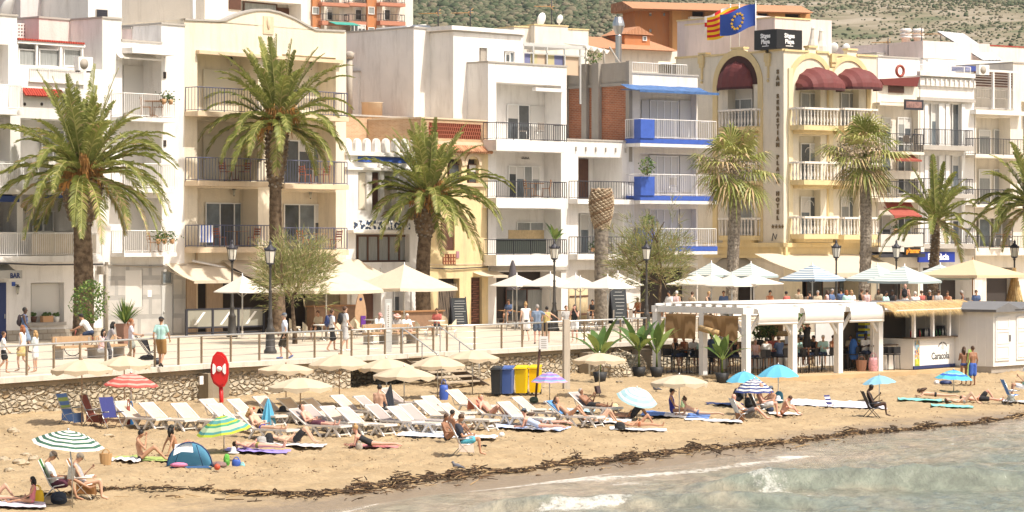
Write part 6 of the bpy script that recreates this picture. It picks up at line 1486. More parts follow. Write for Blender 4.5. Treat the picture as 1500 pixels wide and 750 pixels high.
def aboard(px,y,lab,h=1.5,mat=None,rz=.3,frame=None):
	q=G(px,y);t=thing('menu_board',lab,'board',q,rz,'menu boards');bm=mat or M('chalkboard',(.035,.04,.045),.7)
	for s in (-1,1):
		m=MB();m.cb((0,s*.2,h*.5),(.75,.04,h*.9),rx=s*.22);o=m.build('panel',bm,t)
	fr=MB();[fr.tube([(x,-.38,0),(x,0,h*.98)],.03,4) for x in (-.4,.4)];[fr.tube([(x,.38,0),(x,0,h*.98)],.03,4) for x in (-.4,.4)];fr.build('frame',frame or IRON,t)
	l=MB();rr=random.Random(px)
	for i in range(9): z=h*.16+i*h*.085;l.cb((rr.uniform(-.05,.05),-.225-.02-(h*.5-z)*.22,z),(rr.uniform(.35,.6),.004,.02),rx=-.22)
	l.build('chalk_lines',M('chalk',(.55,.55,.53),.9),t)
aboard(671,478,'black chalk menu board near the yellow house',1.55);aboard(905,478,'tall black menu board behind the two women',2.1)
aboard(897,462,'white menu in a wooden frame behind the two women',2.0,M('paper_white',(.75,.74,.7),.8),frame=WOOD)
def surfboard():
	q=G(528,487);t=thing('surfboard','wooden surfboard standing upright among the wicker armchairs','surfboard',q,.5);m=MB();pr=[(.28*math.sin(math.pi*min(1,(k/12)**.8*.97+.03))+.02,2.15*k/12) for k in range(13)]
	m.prism([(x,z) for x,z in pr]+[(-x,z) for x,z in pr[::-1]],'y',-.03,.03);m.build('board',M('cork_board',(.47,.30,.18),.6,.15,4),t);MB().cb((.12,-.06,.45),(.25,.05,.7)).build('purple_pad',M('purple',(.12,.03,.25),.8),t);MB().ell((0,-.04,1.6),(.08,.01,.08),8).build('emblem',NAVY,t)
	MB().bx(-.2,.2,-.15,.15,0,.05).build('stand',IRON,t)
surfboard()
def post(px,py0,py1,wpx,name,lab,mat,extra=None,z=None):
	q=S(px,py1) if z is None else G(px,py1,z);s=q.y/FPX;h=(py1-py0)*s;t=thing(name,lab,'post',q,.3);MB().bx(-wpx*s/2,wpx*s/2,-wpx*s/2,wpx*s/2,-.2,h).build('pillar',mat,t)
	if extra: extra(t,s,h)
post(829.5,468,570,9,'wooden_post','tall grey wooden post standing on the beach before the two couples',M('grey_timber',(.50,.44,.36),.8,.15,4,stretch=(5,5,.4)))
def plate(t,s,h): m=MB();m.bx(-5*s,-5*s+.012,0,0,0,0)
q=G(569,516);t=thing('info_pillar','grey information pillar beside the person with the pink cap','sign',q,0);s=q.y/FPX;MB().bx(-5*s,5*s,-.06,.06,0,78*s).build('pillar',M('pillar_grey',(.55,.56,.53),.5),t);MB().bx(-3*s,3*s,-.075,-.062,30*s,72*s).build('panel',PVC,t)
m=MB();[m.bx(-1.5*s+(i%3)*.4*s,1.2*s,-.082,-.076,(34+i*3)*s,(35.5+i*3)*s) for i in range(12)];m.build('lettering',GREYR,t)
def tilt_sign():
	q=S(784,588);s=q.y/FPX;t=thing('beach_sign','small white notice nailed to a leaning wooden stake on the beach','sign',q);MB().tube([(0,0,-.1),(8*s,.1,94*s)],.05,6).build('stake',DKWOOD,t);o=MB().cb((12.5*s,-.08,86*s),(13*s,.02,19*s),ry=-.0).build('notice',PVC,t)
	m=MB();[m.cb((12.5*s,-.095,(79+i*3)*s),(8*s,.004,.7*s)) for i in range(5)];m.build('print',GREYR,t)
tilt_sign()
def ring_station():
	q=S(325,592);s=q.y/FPX;t=thing('lifebuoy_station','red lifebuoy housing with white markings on a red post','lifebuoy',q);RED=M('signal_red',(.55,.02,.02),.4)
	MB().tube([(0,0,-.3),(-1.5*s,0,26*s)],.075,8).build('post',RED,t);m=MB()
	pr=[(0,24),(7,26),(11,33),(13,45),(13,58),(9,70),(3,76),(-4,77),(-10,70),(-13,56),(-13,42),(-9,31)]
	m.prism([((x-3)*s,z*s) for x,z in pr],'y',-.12,.12);m.prism([((x*.85-3)*s,(51+(z-51)*.85)*s) for x,z in pr],'y',-.20,-.12);m.build('housing',RED,t)
	w=MB();c=-3*s;zc=52*s
	for sg in (-1,1): w.prism([(c+sg*x*s,zc+z*s) for x,z in ((5,-4),(8,-8),(9.5,-7),(10,0),(9.5,7),(8,8),(5,4))],'y',-.235,-.205)
	w.lathe([(4*s,0),(4*s,.03)],12,(0,0,0));w.v[-24:]=[(c+x,-.205-z,zc+y) for x,y,z in w.v[-24:]];w.build('white_marking',MATS['white_letters'],t)
ring_station()
def bins():
	for i,(p,w,c,lab) in enumerate(((728,14,(.02,.025,.03),'black wheeled bin at the sea wall, leftmost of four'),(744,15,(.06,.12,.36),'blue wheeled bin at the sea wall'),(764,16,(.75,.50,.0),'left of the two yellow wheeled bins'),(784,15,(.75,.50,.0),'right of the two yellow wheeled bins'))):
		q=S(p,580-i*.8);s=q.y/FPX;t=thing('wheeled_bin',lab,'bin',q,-.15,'wheeled bins at the sea wall');ww=w*s/2*1.05;mt=M('bin_%s' % ['black','blue','yellow','yellow'][i],c,.45)
		MB().add([(-ww*.85,-.3,.08),(ww*.85,-.3,.08),(ww*.85,.3,.08),(-ww*.85,.3,.08),(-ww,-.36,.98),(ww,-.36,.98),(ww,.36,.98),(-ww,.36,.98)],[(0,3,2,1),(4,5,6,7),(0,1,5,4),(1,2,6,5),(2,3,7,6),(3,0,4,7)]).build('body',mt,t)
		MB().add([(-ww*1.05,-.4,1.0),(ww*1.05,-.4,1.0),(ww*1.05,.4,1.05),(-ww*1.05,.4,1.05),(-ww,-.38,1.06),(ww,-.38,1.06),(ww,.38,1.12),(-ww,.38,1.12)],[(0,3,2,1),(4,5,6,7),(0,1,5,4),(1,2,6,5),(2,3,7,6),(3,0,4,7)]).build('lid',mt,t);m=MB();[m.tube([(x-.03,.3,.1),(x+.03,.3,.1)],.1,10) for x in (-ww*.8,ww*.8)];m.build('wheels',IRON,t)
bins()
# ================================================================ PERGOLA,KIOSK,CONTAINER
DECKZ=-1.30
PG0=Vector((0,0));
def pergola():
	f0=G(1093,549,DECKZ);f1=G(1284,548,DECKZ)
	f0=Vector(P(1093,0,119.2).xy);f1=Vector(P(1286,0,124.8).xy);d=(f1-f0).normalized();n=Vector((-d.y,d.x));L=(f1-f0).length
	t=thing('pergola','white timber beach bar pergola with rolled canvas blinds and reed screens','pergola',(f0.x,f0.y,DECKZ),math.atan2(d.y,d.x))
	W=M('white_timber',(.80,.79,.77),.5,.04,3);H=2.64;DP=5.2;XL=-3.9
	def loc(px,Y): v=P(px,0,Y).xy;v=Vector(v)-f0;return v.dot(d),v.dot(n)
	def atx(px,yy):      # local x on the line local-y=yy seen at column px
		k=(px-750)/FPX;o=f0+n*yy;return (k*o.y-o.x)/(d.x-k*d.y)
	def aty(px,xx):
		k=(px-750)/FPX;o=f0+d*xx;return (k*o.y-o.x)/(n.x-k*n.y)
	DP=aty(962,0);xs=[0,atx(1161,0),atx(1228,0),atx(1287,0)];L=xs[3]
	for x in xs: MB().bx(x-.14,x+.14,-.14,.14,0,H).build('post',W,t)
	ym=aty(1030,.0)
	for x,y in ((0,ym),(0,DP),(L*.5,DP),(L,DP)): MB().bx(x-.13,x+.13,y-.13,y+.13,0,H).build('post',W,t)
	m=MB();m.bx(-.3,L+.3,-.12,.12,H+.003,H+.28);m.bx(-.2,L+.3,DP-.12,DP+.12,H+.003,H+.28)
	for x in xs: m.bx(x-.10,x+.10,.125,DP-.125,H+.006,H+.26)
	m.build('beams',W,t)
	r=MB();y=.3
	while y<DP: r.bx(-.25,L+.2,y,y+.07,H+.285,H+.38);y+=.6
	r.build('rafters',W,t)
	for i,x in enumerate(xs):
		for sg in (-1,1):
			if (i==3 and sg==1) or (i==0 and sg==-1): continue
			b=MB();b.add([(x+sg*.14,-.05,H-.95),(x+sg*.14,.05,H-.95),(x+sg*.95,.05,H),(x+sg*.95,-.05,H),(x+sg*.14,-.05,H-.78),(x+sg*.14,.05,H-.78),(x+sg*.78,.05,H),(x+sg*.78,-.05,H)],[(0,1,2,3),(4,7,6,5),(0,3,7,4),(1,5,6,2)]);b.build('brace',W,t)
	for y,sg in ((0,1),(DP,-1)):
		b=MB();b.add([(-.05,y+sg*.14,H-1.0),(.05,y+sg*.14,H-1.0),(.05,y+sg*1.0,H),(-.05,y+sg*1.0,H),(-.05,y+sg*.14,H-.82),(.05,y+sg*.14,H-.82),(.05,y+sg*.82,H),(-.05,y+sg*.82,H)],[(0,1,2,3),(4,7,6,5),(0,3,7,4),(1,5,6,2)]);b.build('brace',W,t)
	cl=M('white_sailcloth',(.84,.82,.79),.8,trans=.2)
	for i in range(3):
		a,e=xs[i]+.35,xs[i+1]-.1;c=MB();V=[]
		prof=[(.6,H+.34),(.1,H+.32),(-.35,H+.2),(-.42,H-.05),(-.40,H-.38),(-.36,H-.40)]
		for y,z in prof: V+=[(a,y,z),(e,y,z)]
		c.add(V,[(2*j,2*j+1,2*j+3,2*j+2) for j in range(len(prof)-1)],0,True);c.tube([(a,-.36,H-.40),(e,-.36,H-.40)],.06,8);c.build('canvas_blind',cl,t)
	MB().bx(.1,L-.1,.65,DP-.3,H+.41,H+.43).build('roof_canvas',cl,t)
	reed=ramp_mat('reed_screen','wave',[(.2,(.27,.16,.07)),(.8,(.46,.29,.14))],9,.9,.5,stretch=(1,0,0));rolled=M('rolled_reed',(.50,.34,.16),.9,.3,12)
	def screen(a,b,y,top,bot,skew=0,roll=None):
		m=MB();N=8;V=[]
		for i in range(N+1):
			f=i/N;V+=[(a+(b-a)*f,y,top),(a-.06+(b-a)*f,y-.05,bot-skew*f)]
		m.add(V,[(2*i,2*i+2,2*i+3,2*i+1) for i in range(N)]);m.add([(x,yy+.03,z) for x,yy,z in V],[(2*i+1,2*i+3,2*i+2,2*i) for i in range(N)]);o=m.build('reed_screen',reed,t)
		if roll: z=roll;MB().tube([(a-.15,y-.12,z),(b+.12,y-.12,z-.0*skew)],.13,10).build('reed_roll',rolled,o)
	pass
	def side(pa,pb,top,bot,skew=0):     # screens on the left side,hung along the beam
		ya,yb=aty(pa,-.12),aty(pb,-.12);m=MB();N=8;V=[]
		for i in range(N+1): f=i/N;V+=[(-.16,ya+(yb-ya)*f,top),(-.20-.03*math.sin(f*9),ya+(yb-ya)*f,bot-skew*f)]
		m.add(V,[(2*i,2*i+2,2*i+3,2*i+1) for i in range(N)]);m.add([(x+.02,y,z) for x,y,z in V],[(2*i+1,2*i+3,2*i+2,2*i) for i in range(N)]);return m.build('reed_screen',reed,t),ya,yb
	side(976,1020,H-.05,H-1.1);o,ya,yb=side(1032,1082,H-.08,H-.70,.5);MB().tube([(-.3,ya+.1,H-.62),(-.3,ya+(yb-ya)*.5,H-.82)],.13,10).build('reed_roll',rolled,o)
	x0,x1=atx(1113,DP-.3),atx(1147,DP-.3);screen(x0,x1,DP-.3,H-.15,H-1.05,roll=H-1.1)
	x0=atx(1185,DP-.3);screen(x0,x0+1.4,DP-.3,H-.1,H-.65)
	globals()['pat']=lambda px,yy,z=0: ploc(atx(px,yy),yy,z)
	return f0,d,n,L,t,DP,XL
PF0,PD,PN,PL,PT,PDP,PXL=pergola()
def ploc(x,y,z=0): v=PF0+PD*x+PN*y;return Vector((v.x,v.y,DECKZ+z))
def deck():
	t=thing('wooden_deck','sandy wooden deck under the pergola and kiosk','deck',(PF0.x,PF0.y,DECKZ),math.atan2(PD.y,PD.x));wd=M('deck_boards',(.50,.36,.20),.8,.2,2,stretch=(.4,6,1))
	MB().bx(-.4,PL+1.5,-.9,PDP+1.5,-.5,-.004).build('platform',wd,t);MB().bx(PL+1.5,PL+12,-.3+.0,PDP+1.5,-.5,-.03).build('kiosk_platform',wd,t);pass
deck()
def kiosk():
	a=Vector(P(1338,0,126.5).xy);b=Vector(P(1422,0,130.5).xy);d=(b-a).normalized();L=(b-a).length
	t=thing('beach_kiosk','white beach bar kiosk with straw thatch and painted side boards','kiosk',(a.x,a.y,DECKZ),math.atan2(d.y,d.x));W=MATS['white_timber'];D=2.6
	X0=-5.6     # left wing reaches behind the pergola
	m=MB();m.bx(0,L,0,.08,0,1.35);m.bx(0,.08,.08,D,0,1.35);m.bx(L-.08,L,.08,D,0,1.35);m.bx(-2.0,-.02,.9,.98,0,1.05);m.build('counter_front',W,t)
	MB().bx(-.1,L+.15,-.2,.5,1.352,1.41).bx(-2.1,-.12,.7,1.3,1.06,1.11).build('counter_top',M('dark_counter',(.10,.07,.05),.5),t)
	MB().bx(-.05,L+.05,-.06,-.003,0,.14).build('skirting',NAVY,t)
	for x in (.06,L*.33,L*.62,L-.1): MB().bx(x-.07,x+.07,-.05,.09,1.415,2.55).build('post',W,t)
	for x in (-2.05,): MB().bx(x-.07,x+.07,.8,.95,0,2.55).build('post',W,t)
	MB().bx(-2.1,L,D,D+.08,0,2.6).build('back_wall',M('kiosk_inner',(.12,.10,.08),.9),t)
	MB().bx(-2.2,L+.5,-.45,D+.3,2.6,2.68).build('roof',W,t)
	th=MB();rr=random.Random(5)
	for (xa,xb,y,z) in ((-2.6,L-.15,-.5,2.80),):
		for row in range(5):
			n=int((xb-xa)/.035)
			for i in range(n):
				x=xa+(xb-xa)*i/n+rr.uniform(-.03,.03);sk=.10*math.sin(i*.05)+rr.uniform(-.04,.04);yy=y+.45-row*.12;zz=z+.10-row*.07;l=rr.uniform(.16,.27)+(.05 if row==4 else 0)
				p0=(x,yy+.35,zz+.13);p1=(x+sk*.4,yy,zz);p2=(x+sk,yy-.16,zz-l);w=.014
				th.add([(p0[0]-w,p0[1],p0[2]),(p0[0]+w,p0[1],p0[2]),(p1[0]+w,p1[1],p1[2]),(p1[0]-w,p1[1],p1[2]),(p2[0],p2[1],p2[2])],[(0,1,2,3),(3,2,4)],rr.choice((0,0,1,2)))
	th.build('thatch',[M('straw',(.56,.39,.17),.9),M('straw_light',(.68,.52,.27),.9),M('straw_dark',(.36,.23,.10),.9)],t)
	l=MB();text_mb('Caracola',.44,l,(L*.46,-.004,.52),(1,0,0),(0,0,1),depth=.008,bold=.004);
	for i in range(17):
		a_=math.radians(150-120*i/16)
		if i not in (8,): l.cb((L*.5+.42*math.cos(a_),-.008,.81+.42*math.sin(a_)*.75),(.025+.012*(i%3==0),.008,.055),ry=math.pi/2-a_)
	l.build('lettering',M('charcoal_letters',(.04,.045,.05),.6),t)
	MB().prism([(L*.5+.14*math.cos(k*.6)*(1 if k%2 else .75),.92+.13*math.sin(k*.6)*(1 if k%2 else .75)) for k in range(10)],'y',-.008,-.003).build('shell_emblem',M('faint_grey',(.55,.55,.54),.8),t)
	for x in (.30,L-.42):
		p=MB();p.bx(x-.20,x+.20,-.02,-.003,.12,1.28);po=p.build('side_board',ramp_mat('colourful_print','cell',[(.2,(.08,.10,.25)),(.4,(.6,.58,.55)),(.55,(.1,.3,.4)),(.7,(.6,.4,.1)),(.85,(.35,.1,.1))],11,bump=0),t)
		MB().bx(x-.20,x+.20,-.026,-.021,.12,.45).build('yellow_foot',ramp_mat('fruit_print','cell',[(.3,(.65,.45,.05)),(.6,(.15,.35,.05)),(.8,(.7,.6,.1))],9,bump=0),po)
	for i in range(5): MB().bx(-1.0,-.25,1.9,2.25,1.2+i*.25,1.29+i*.25).build('yellow_shelf',M('lime_yellow',(.55,.55,.03),.6),t)
	b=MB();rr=random.Random(9);bm=[M('green_bottle',(.03,.12,.04),.2),M('red_bottle',(.35,.03,.03),.3),M('clear_bottle',(.5,.5,.48),.2)]
	for i in range(18):
		x,y=.35+i*(L-.7)/18,rr.uniform(.25,.42);o=MB().lathe([(.045,0),(.045,.2),(.015,.27),(.015,.32)],6).build('bottle',rr.choice(bm));o.location=(a.x+d.x*x-d.y*y,a.y+d.y*x+d.x*y,DECKZ+1.412);tag(o,'small bottle standing on the kiosk counter','bottle','bottles on the kiosk counter')
	b.bx(L*.4,L*.52,.6,1.0,1.1,1.75).bx(L*.66,L*.75,.5,.8,1.42,1.85);b.build('coffee_machine',IRON,t);MB().bx(L*.76,L*.84,.15,.4,1.415,1.72).build('red_box',MATS['signal_red'],t)
kiosk()
def bar_back():
	o=pat(1105,5.0);t=thing('bar_counter','white bar counter with plants at the back of the pergola','counter',(o.x,o.y,DECKZ),math.atan2(PD.y,PD.x));MB().bx(0,3.6,0,.5,0,1.0).build('front',MATS['white_timber'],t);MB().bx(-.1,3.7,-.15,.6,1.003,1.06).build('counter_top',DKWOOD,t)
	for i,(px,y,lab) in enumerate(((1112,4.7,'leafy planter at the left of the pergola back bar'),(1128,4.7,'leafy planter in the middle of the pergola back bar'),(1068,5.1,'climbing plant on the post behind the first front post'),(1172,5.2,'yellow green plant between the second pergola posts'),(1236,5.0,'yellow green plant right of the third pergola post'))):
		p=pat(px,y);leaf_bush(px,0,p.y,.35,.7 if i<2 else 1.1,80+i,'pergola_plant',lab,'plant',(.2,.25,BP),'round',DECKZ+(1.06 if i<2 else 1.2),'plants under the pergola',260)
	MB().bx(0,0,0,0,0,0) if 0 else None
bar_back()
def hut():
	a=P(1236,0,127.4);b=P(1292,0,128.4);d=b-a;L=math.hypot(d.x,d.y);t=thing('bar_hut','white hut with blue framed serving hatch behind the right pergola posts','hut',(a.x,a.y,DECKZ),math.atan2(d.y,d.x));W=MATS['white_timber']
	MB().bx(0,L*.72,0,.08,0,2.5).bx(L*.72+.5,L,.0,.08,0,2.5).bx(0,L,2.2,2.28,0,2.5).build('wall',W,t);MB().bx(.15,L*.6,-.05,-.003,1.35,2.45).build('blue_board',M('signal_blue',(.03,.12,.42),.5),t);MB().bx(.35,L*.52,-.09,-.053,1.6,2.3).build('hatch',IRON,t)
	MB().ell((.55,-.03,1.05),(.32,.03,.15),8).build('painted_food',M('food_print',(.5,.28,.12),.7,.5,8),t);MB().ell((1.05,-.03,1.0),(.24,.03,.13),8).build('painted_food',M('food_grey',(.3,.3,.3),.7,.5,8),t)
	th=MB();rr=random.Random(8)
	for row in range(4):
		for i in range(int((L+1.0)/.035)):
			x=-.5+i*.035;s=rr.uniform(-.12,.12);y=-.2-row*.07;z=2.75-row*.05;l=rr.uniform(.2,.36);th.add([(x-.014,y+.4,z+.15),(x+.014,y+.4,z+.15),(x+.014,y,z),(x-.014,y,z),(x+s,y-.14,z-l)],[(0,1,2,3),(3,2,4)],rr.choice((0,0,1,2)))
	th.build('thatch',[MATS['straw'],MATS['straw_light'],MATS['straw_dark']],t)
hut()
def container():
	a=Vector(P(1455,0,128.0).xy);b=Vector(P(1562,0,133).xy);d=(b-a).normalized();L=(b-a).length;t=thing('beach_container','white wooden beach shed with grey folded roof and panelled door','shed',(a.x,a.y,DECKZ-.05),math.atan2(d.y,d.x));D=7.0;H=2.55
	c=M('shed_white',(.74,.73,.71),.5,.06,1)
	m=MB();m.bx(0,L,0,D,.1,H);[m.bx(-.012,.0-.001,.4+i*.45,.4+i*.45+.2,.12,H-.05) for i in range(14)];m.build('walls',c,t)
	r=MB();r.bx(-.25,1.4,-.3,D+.2,H+.003,H+.12);r.bx(1.4,L+.2,-.25,D+.2,H+.003,H+.10);r.prism([(-.3,H+.12),(.8,H+.42),(1.9,H+.12)],'y',-.3,D);r.prism([(1.9,H+.105),(3.0,H+.42),(4.1,H+.105)],'y',-.28,D);r.build('roof',M('grey_felt',(.17,.17,.175),.8,.1),t)
	for x in (.75,2.6):
		dd=MB();dd.bx(x-.62,x+.62,-.05,-.003,.35,H-.25);do=dd.build('door',c,t)
		p=MB()
		for k in range(3): z=.45+k*.66;p.bx(x-.52,x+.52,-.07,-.051,z,z+.06).bx(x-.52,x+.52,-.07,-.051,z+.52,z+.58).bx(x-.52,x-.46,-.07,-.051,z+.06,z+.52).bx(x+.46,x+.52,-.07,-.051,z+.06,z+.52)
		p.build('door_panels',c,do);MB().bx(x+.54,x+.58,-.12,-.05,1.2,1.5).build('handle',IRON,do)
	MB().bx(.0,L,.1,D-.1,-.2,.1).build('plinth',GREYR,t)
container()
def straw_cone():
	q=P(1486,0,146);t=thing('straw_cone','tall cone of stacked straw parasol thatch at the right edge','straw cone',(q.x,q.y,0));m=MB();rr=random.Random(2)
	for lv in range(9):
		z=.8+lv*.23;r=.56*(1-lv/10)
		for i in range(50): a=i*.1257+rr.random()*.1;m.add([(r*.8*math.cos(a),r*.8*math.sin(a),z+.3),(r*.8*math.cos(a+.12),r*.8*math.sin(a+.12),z+.4),(r*1.1*math.cos(a+.06),r*1.1*math.sin(a+.06),z-.1)],[(0,1,2)],rr.choice((0,1,2)))
	m.lathe([(.45,.75),(.05,3.0)],12,mi=2);m.build('thatch',[MATS['straw'],MATS['straw_light'],MATS['straw_dark']],t);MB().tube([(0,0,0),(0,0,1.3)],.08,6).build('pole',WOOD,t)
straw_cone()
for i,(p,h,lab) in enumerate(((1452,1.0,'dark bushy planter left of the straw cone'),(1466,.9,'dark bushy planter in front of the straw cone'),(1494,1.0,'dark bushy planter at the right frame edge'))): leaf_bush(p,0,143.5,.7,h,60+i,'dry_planter',lab,'planter',(.5,.4,GREYR),'round',0,'planters on the right terrace',420)
def small_items():
	for (px,Y,h,lab) in ((751,146,2.3,'furled dark grey parasol beside the yellow house'),):
		q=P(px,0,Y);t=thing('furled_parasol',lab,'parasol',(q.x,q.y,0));MB().tube([(0,0,0),(0,0,h+1)],.03,6).build('pole',METAL,t);MB().lathe([(.35,1.9),(.28,2.3),(.12,3.2),(.05,3.4)],8,sm=False).build('canopy',M('charcoal_canvas',(.10,.09,.10),.9),t);MB().lathe([(.3,0),(.3,.08),(.05,.12)],10).build('base',GREYR,t)
small_items()
st=[(980,4.7),(991,4.6),(1002,4.2),(1014,3.6),(1022,3.9),(1036,3.2),(1048,2.8),(1060,2.5),(1072,2.2),(1086,1.6),(1101,1.2),(1112,1.0),(1125,1.1),(1147,1.1),(1156,1.5),(1172,1.0),(1181,.9),(1190,1.1),(1200,1.3),(1212,1.0),(1238,1.2),(1250,1.0),(1262,1.5)]
for i,(px,y) in enumerate(st): put_chair('black','black bar stool under the pergola, %s from the left' % ORD[i],pat(px,y),R.uniform(-.5,.5)+math.atan2(PD.y,PD.x)+(1.57 if i%2 else -1.57),'black stools under the pergola')
for i,(px,y) in enumerate(((985,5.0),(1008,4.2),(1040,3.6),(1066,2.9),(1118,2.2),(1150,2.2),(1185,1.8),(1205,2.2),(1252,2.0))): put_table('black','dark high table under the pergola, %s from the left' % ORD[i],pat(px,y),'dark tables under the pergola',h=1.0,r=.38,mat=MATS['black_resin'],sq=True)
for i,(px) in enumerate((1297,1306,1315)): q=P(px,0,124.8-i*.0);put_chair('black','black bar stool at the kiosk, %s from the pergola' % ORD[i],(q.x,q.y+1.2,DECKZ-.03),2.2,'black stools at the kiosk')
# ---- things kept on the balconies and walls
def clutter():
	rr=random.Random(44)
	specs=[(P(766,0,152),205,'dark chair on the top balcony of the modern white house','grey',0),(P(790,0,153),205,'dark chair with arms at the right of the top white balcony','grey',2),(P(775,0,152.5),289,'wooden chair on the middle balcony of the modern white house','bistro',.3),(P(800,0,153.3),289,'second wooden chair on the middle balcony of the modern white house','bistro',3),
			 (P(1330,0,172),221,'dark wicker chair on the upper balcony right of the hotel','grey',1),(P(214,0,130.6),172,'folding chair on the upper balcony of the narrow white house','bistro',0),(P(232,0,131.3),172,'second folding chair on the upper balcony of the narrow white house','bistro',3.1),(P(224,0,130.9),370,'folding chair on the lowest balcony of the narrow white house','bistro',.5),
			 (P(1462,0,175.5),360,'black chair on the lowest balcony at the right edge','grey',0),(P(1476,0,176.3),360,'black chair right of the other on the lowest right balcony','grey',2.8),(P(986,0,160.2),285,'chair behind the white railing of the middle blue balcony','grey',1.5)]
	for p,py,lab,kind,rz in specs:
		z=CZ-(py-HY)*p.y/FPX+.03;put_chair(kind,lab,(p.x,p.y,z),rz,'chairs on the balconies')
	for px,py,Y,lab in ((785,289,152.9,'wooden table between the two chairs on the middle white balcony'),(223,172,130.9,'small table on the upper balcony of the narrow white house'),(231,370,131.3,'small table on the lowest balcony of the narrow white house'),(1470,361,175.9,'dark table on the lowest right balcony')):
		p=P(px,py,Y);put_table('wood',lab,p+Vector((0,0,.02)),'tables on the balconies',mat=WOOD,sq=True)
	def ac(px,py,Y,rz,lab):
		p=P(px,py,Y);t=thing('air_conditioner',lab,'air conditioner',p,rz,'air conditioners on the facades');MB().bx(-.42,.42,-.3,0,0,.62).build('casing',PVC,t);m=MB();m.lathe([(.24,0),(.24,.02)],14);m.v=[(x-.1,-.305-z,.31+y) for x,y,z in m.v];m.build('fan_grille',GREYR,t);MB().bx(-.35,-.3,-.28,0,-.06,0).bx(.3,.35,-.28,0,-.06,0).build('bracket',IRON,t)
	ac(119,104,127.4,.87,'air conditioner beside the glazed roof veranda');ac(889,371,158.6,.78,'air conditioner behind the lower loggia railing');ac(990,391-2,161.2,.7,'air conditioner below the lowest blue balcony');ac(1437,110,176,.6,'air conditioner on the right roof terrace');ac(585,168,156,.8,'air conditioner on the brick terrace')
	for i,(px,py,Y,lab) in enumerate(((232,350,130.6,'potted plant hung on the lowest railing of the narrow white house, left one'),(241,350,131,'potted plant hung on the lowest railing of the narrow white house, middle one'),(252,350,131.4,'potted plant hung on the lowest railing of the narrow white house, right one'),(240,145,131,'green plants trailing over the upper railing of the narrow white house'),(250,146,131.5,'plant at the right end of the upper railing of the narrow white house'),(868,363,157.6,'plant with long leaves on the lower loggia balcony'),(1312,335,170.6,'plant in a terracotta pot on the railing right of the hotel'),(1357,335,174,'plant in a terracotta pot beside the palm crown'))):
		p=P(px,py,Y);t=thing('hanging_plant',lab,'plant',p,0,'plants on the balconies');MB().lathe([(.08,-.22),(.13,0),(.11,0)],8).build('pot',M('clay_pot',(.55,.32,.17),.9),t);m=MB()
		for k in range(60): o=Vector((rr.gauss(0,.14),rr.gauss(0,.08),rr.gauss(.08,.14)));a=Vector((rr.uniform(-1,1),rr.uniform(-1,1),rr.uniform(-1,1))).normalized()*.06;b=a.cross(Vector((rr.random(),1,rr.random()))).normalized()*.035;m.quad(o-a,o-b,o+a,o+b)
		m.build('leaves',MATS['leaf_green'],t)
clutter()
# ================================================================ BEACH THINGS
def sun_lounger():
	t=thing('sun_lounger','','sun lounger');W=M('white_resin',(.72,.69,.64),.4,.1,8);F=M('cream_sling',(.60,.50,.40),.8,.12,5,trans=.1);F2=M('taupe_sling',(.36,.31,.29),.8,.05,5)
	m=MB()
	for y in (-.31,.31):
		m.bx(0,1.28,y-.025,y+.025,.30,.36);m.add([(0,y-.025,.30),(0,y+.025,.30),(-.62,y+.025,.78),(-.62,y-.025,.78),(0,y-.025,.36),(0,y+.025,.36),(-.66,y+.025,.83),(-.66,y-.025,.83)],[(0,1,2,3),(4,7,6,5),(0,3,7,4),(1,5,6,2),(2,6,7,3)])
	m.bx(1.25,1.30,-.33,.33,.29,.35);m.bx(-.69,-.63,-.33,.33,.77,.83);m.build('frame',W,t)
	s=MB();K=10;V=[]
	prof=[(-.64,.80),(-.45,.645),(-.25,.49),(-.08,.375),(.05,.335),(.3,.325),(.6,.335),(.9,.33),(1.26,.34)]
	for x,z in prof: V+=[(x,-.29,z+.02),(x,0,z-.01),(x,.29,z+.02)]
	n=len(prof);s.add(V,[(3*i+k,3*i+k+3,3*i+k+4,3*i+k+1) for i in range(n-1) for k in (0,1)],0,True);s.build('sling',F,t)
	for x0,x1 in ((.0,-.22),(.25,.52),(.95,.72),(1.0,1.22)):
		l=MB()
		for y in (-.30,.30): l.add([(x0-.03,y-.03,.31),(x0+.05,y-.03,.31),(x1+.05,y-.03,0),(x1-.02,y-.03,0),(x0-.03,y+.03,.31),(x0+.05,y+.03,.31),(x1+.05,y+.03,0),(x1-.02,y+.03,0)],[(0,1,2,3),(7,6,5,4),(0,4,5,1),(1,5,6,2),(2,6,7,3),(3,7,4,0)])
		l.bx(x1-.01,x1+.03,-.27,.27,.06,.09);l.build('leg',W,t)
	p=MB();p.tube([(-.42,-.28,.58),(-.30,-.28,.32),(-.30,.28,.32),(-.42,.28,.58)],.016,5);p.build('back_support',W,t)
	return t,F2
LG,TAUPE=sun_lounger()
LL=[(163,583,0),(203,585,0),(249,586,0),(291,579,0),(303,587,0),(333,579,0),(370,574,0),(406,577,0),(443,577,0),(347,600,0),(423,594,1),(438,588,1),(467,590,0),(484,572,0),(492,592,0),(518,573,1),(534,587,1),(556,560,1),(566,590,0),(583,586,1),(607,580,0),(616,573,0),(642,585,0),(653,563,0),(685,577,0),(728,582,0),(750,574,0),(798,580,0),(832,566,1)]
def near(px):
	for lim,s in ((175,'behind the navy folding chair'),(230,'right of the red parasol'),(275,'left of the lifebuoy station'),(310,'below the lifebuoy station'),(352,'behind the green and yellow parasol'),(400,'left of the closed blue parasol'),(445,'right of the closed blue parasol'),(480,'beside the tall parasol poles'),(512,'in the middle of the rows'),(560,'around the man sitting with bare back'),(600,'left of the wooden stairs'),(660,'in front of the wooden stairs'),(700,'with the salmon towel'),(760,'in front of the bins'),(815,'of the woman under the purple parasol'),(900,'of the man reading')):
		if px<lim: return s
DONE={};LSEAT={}
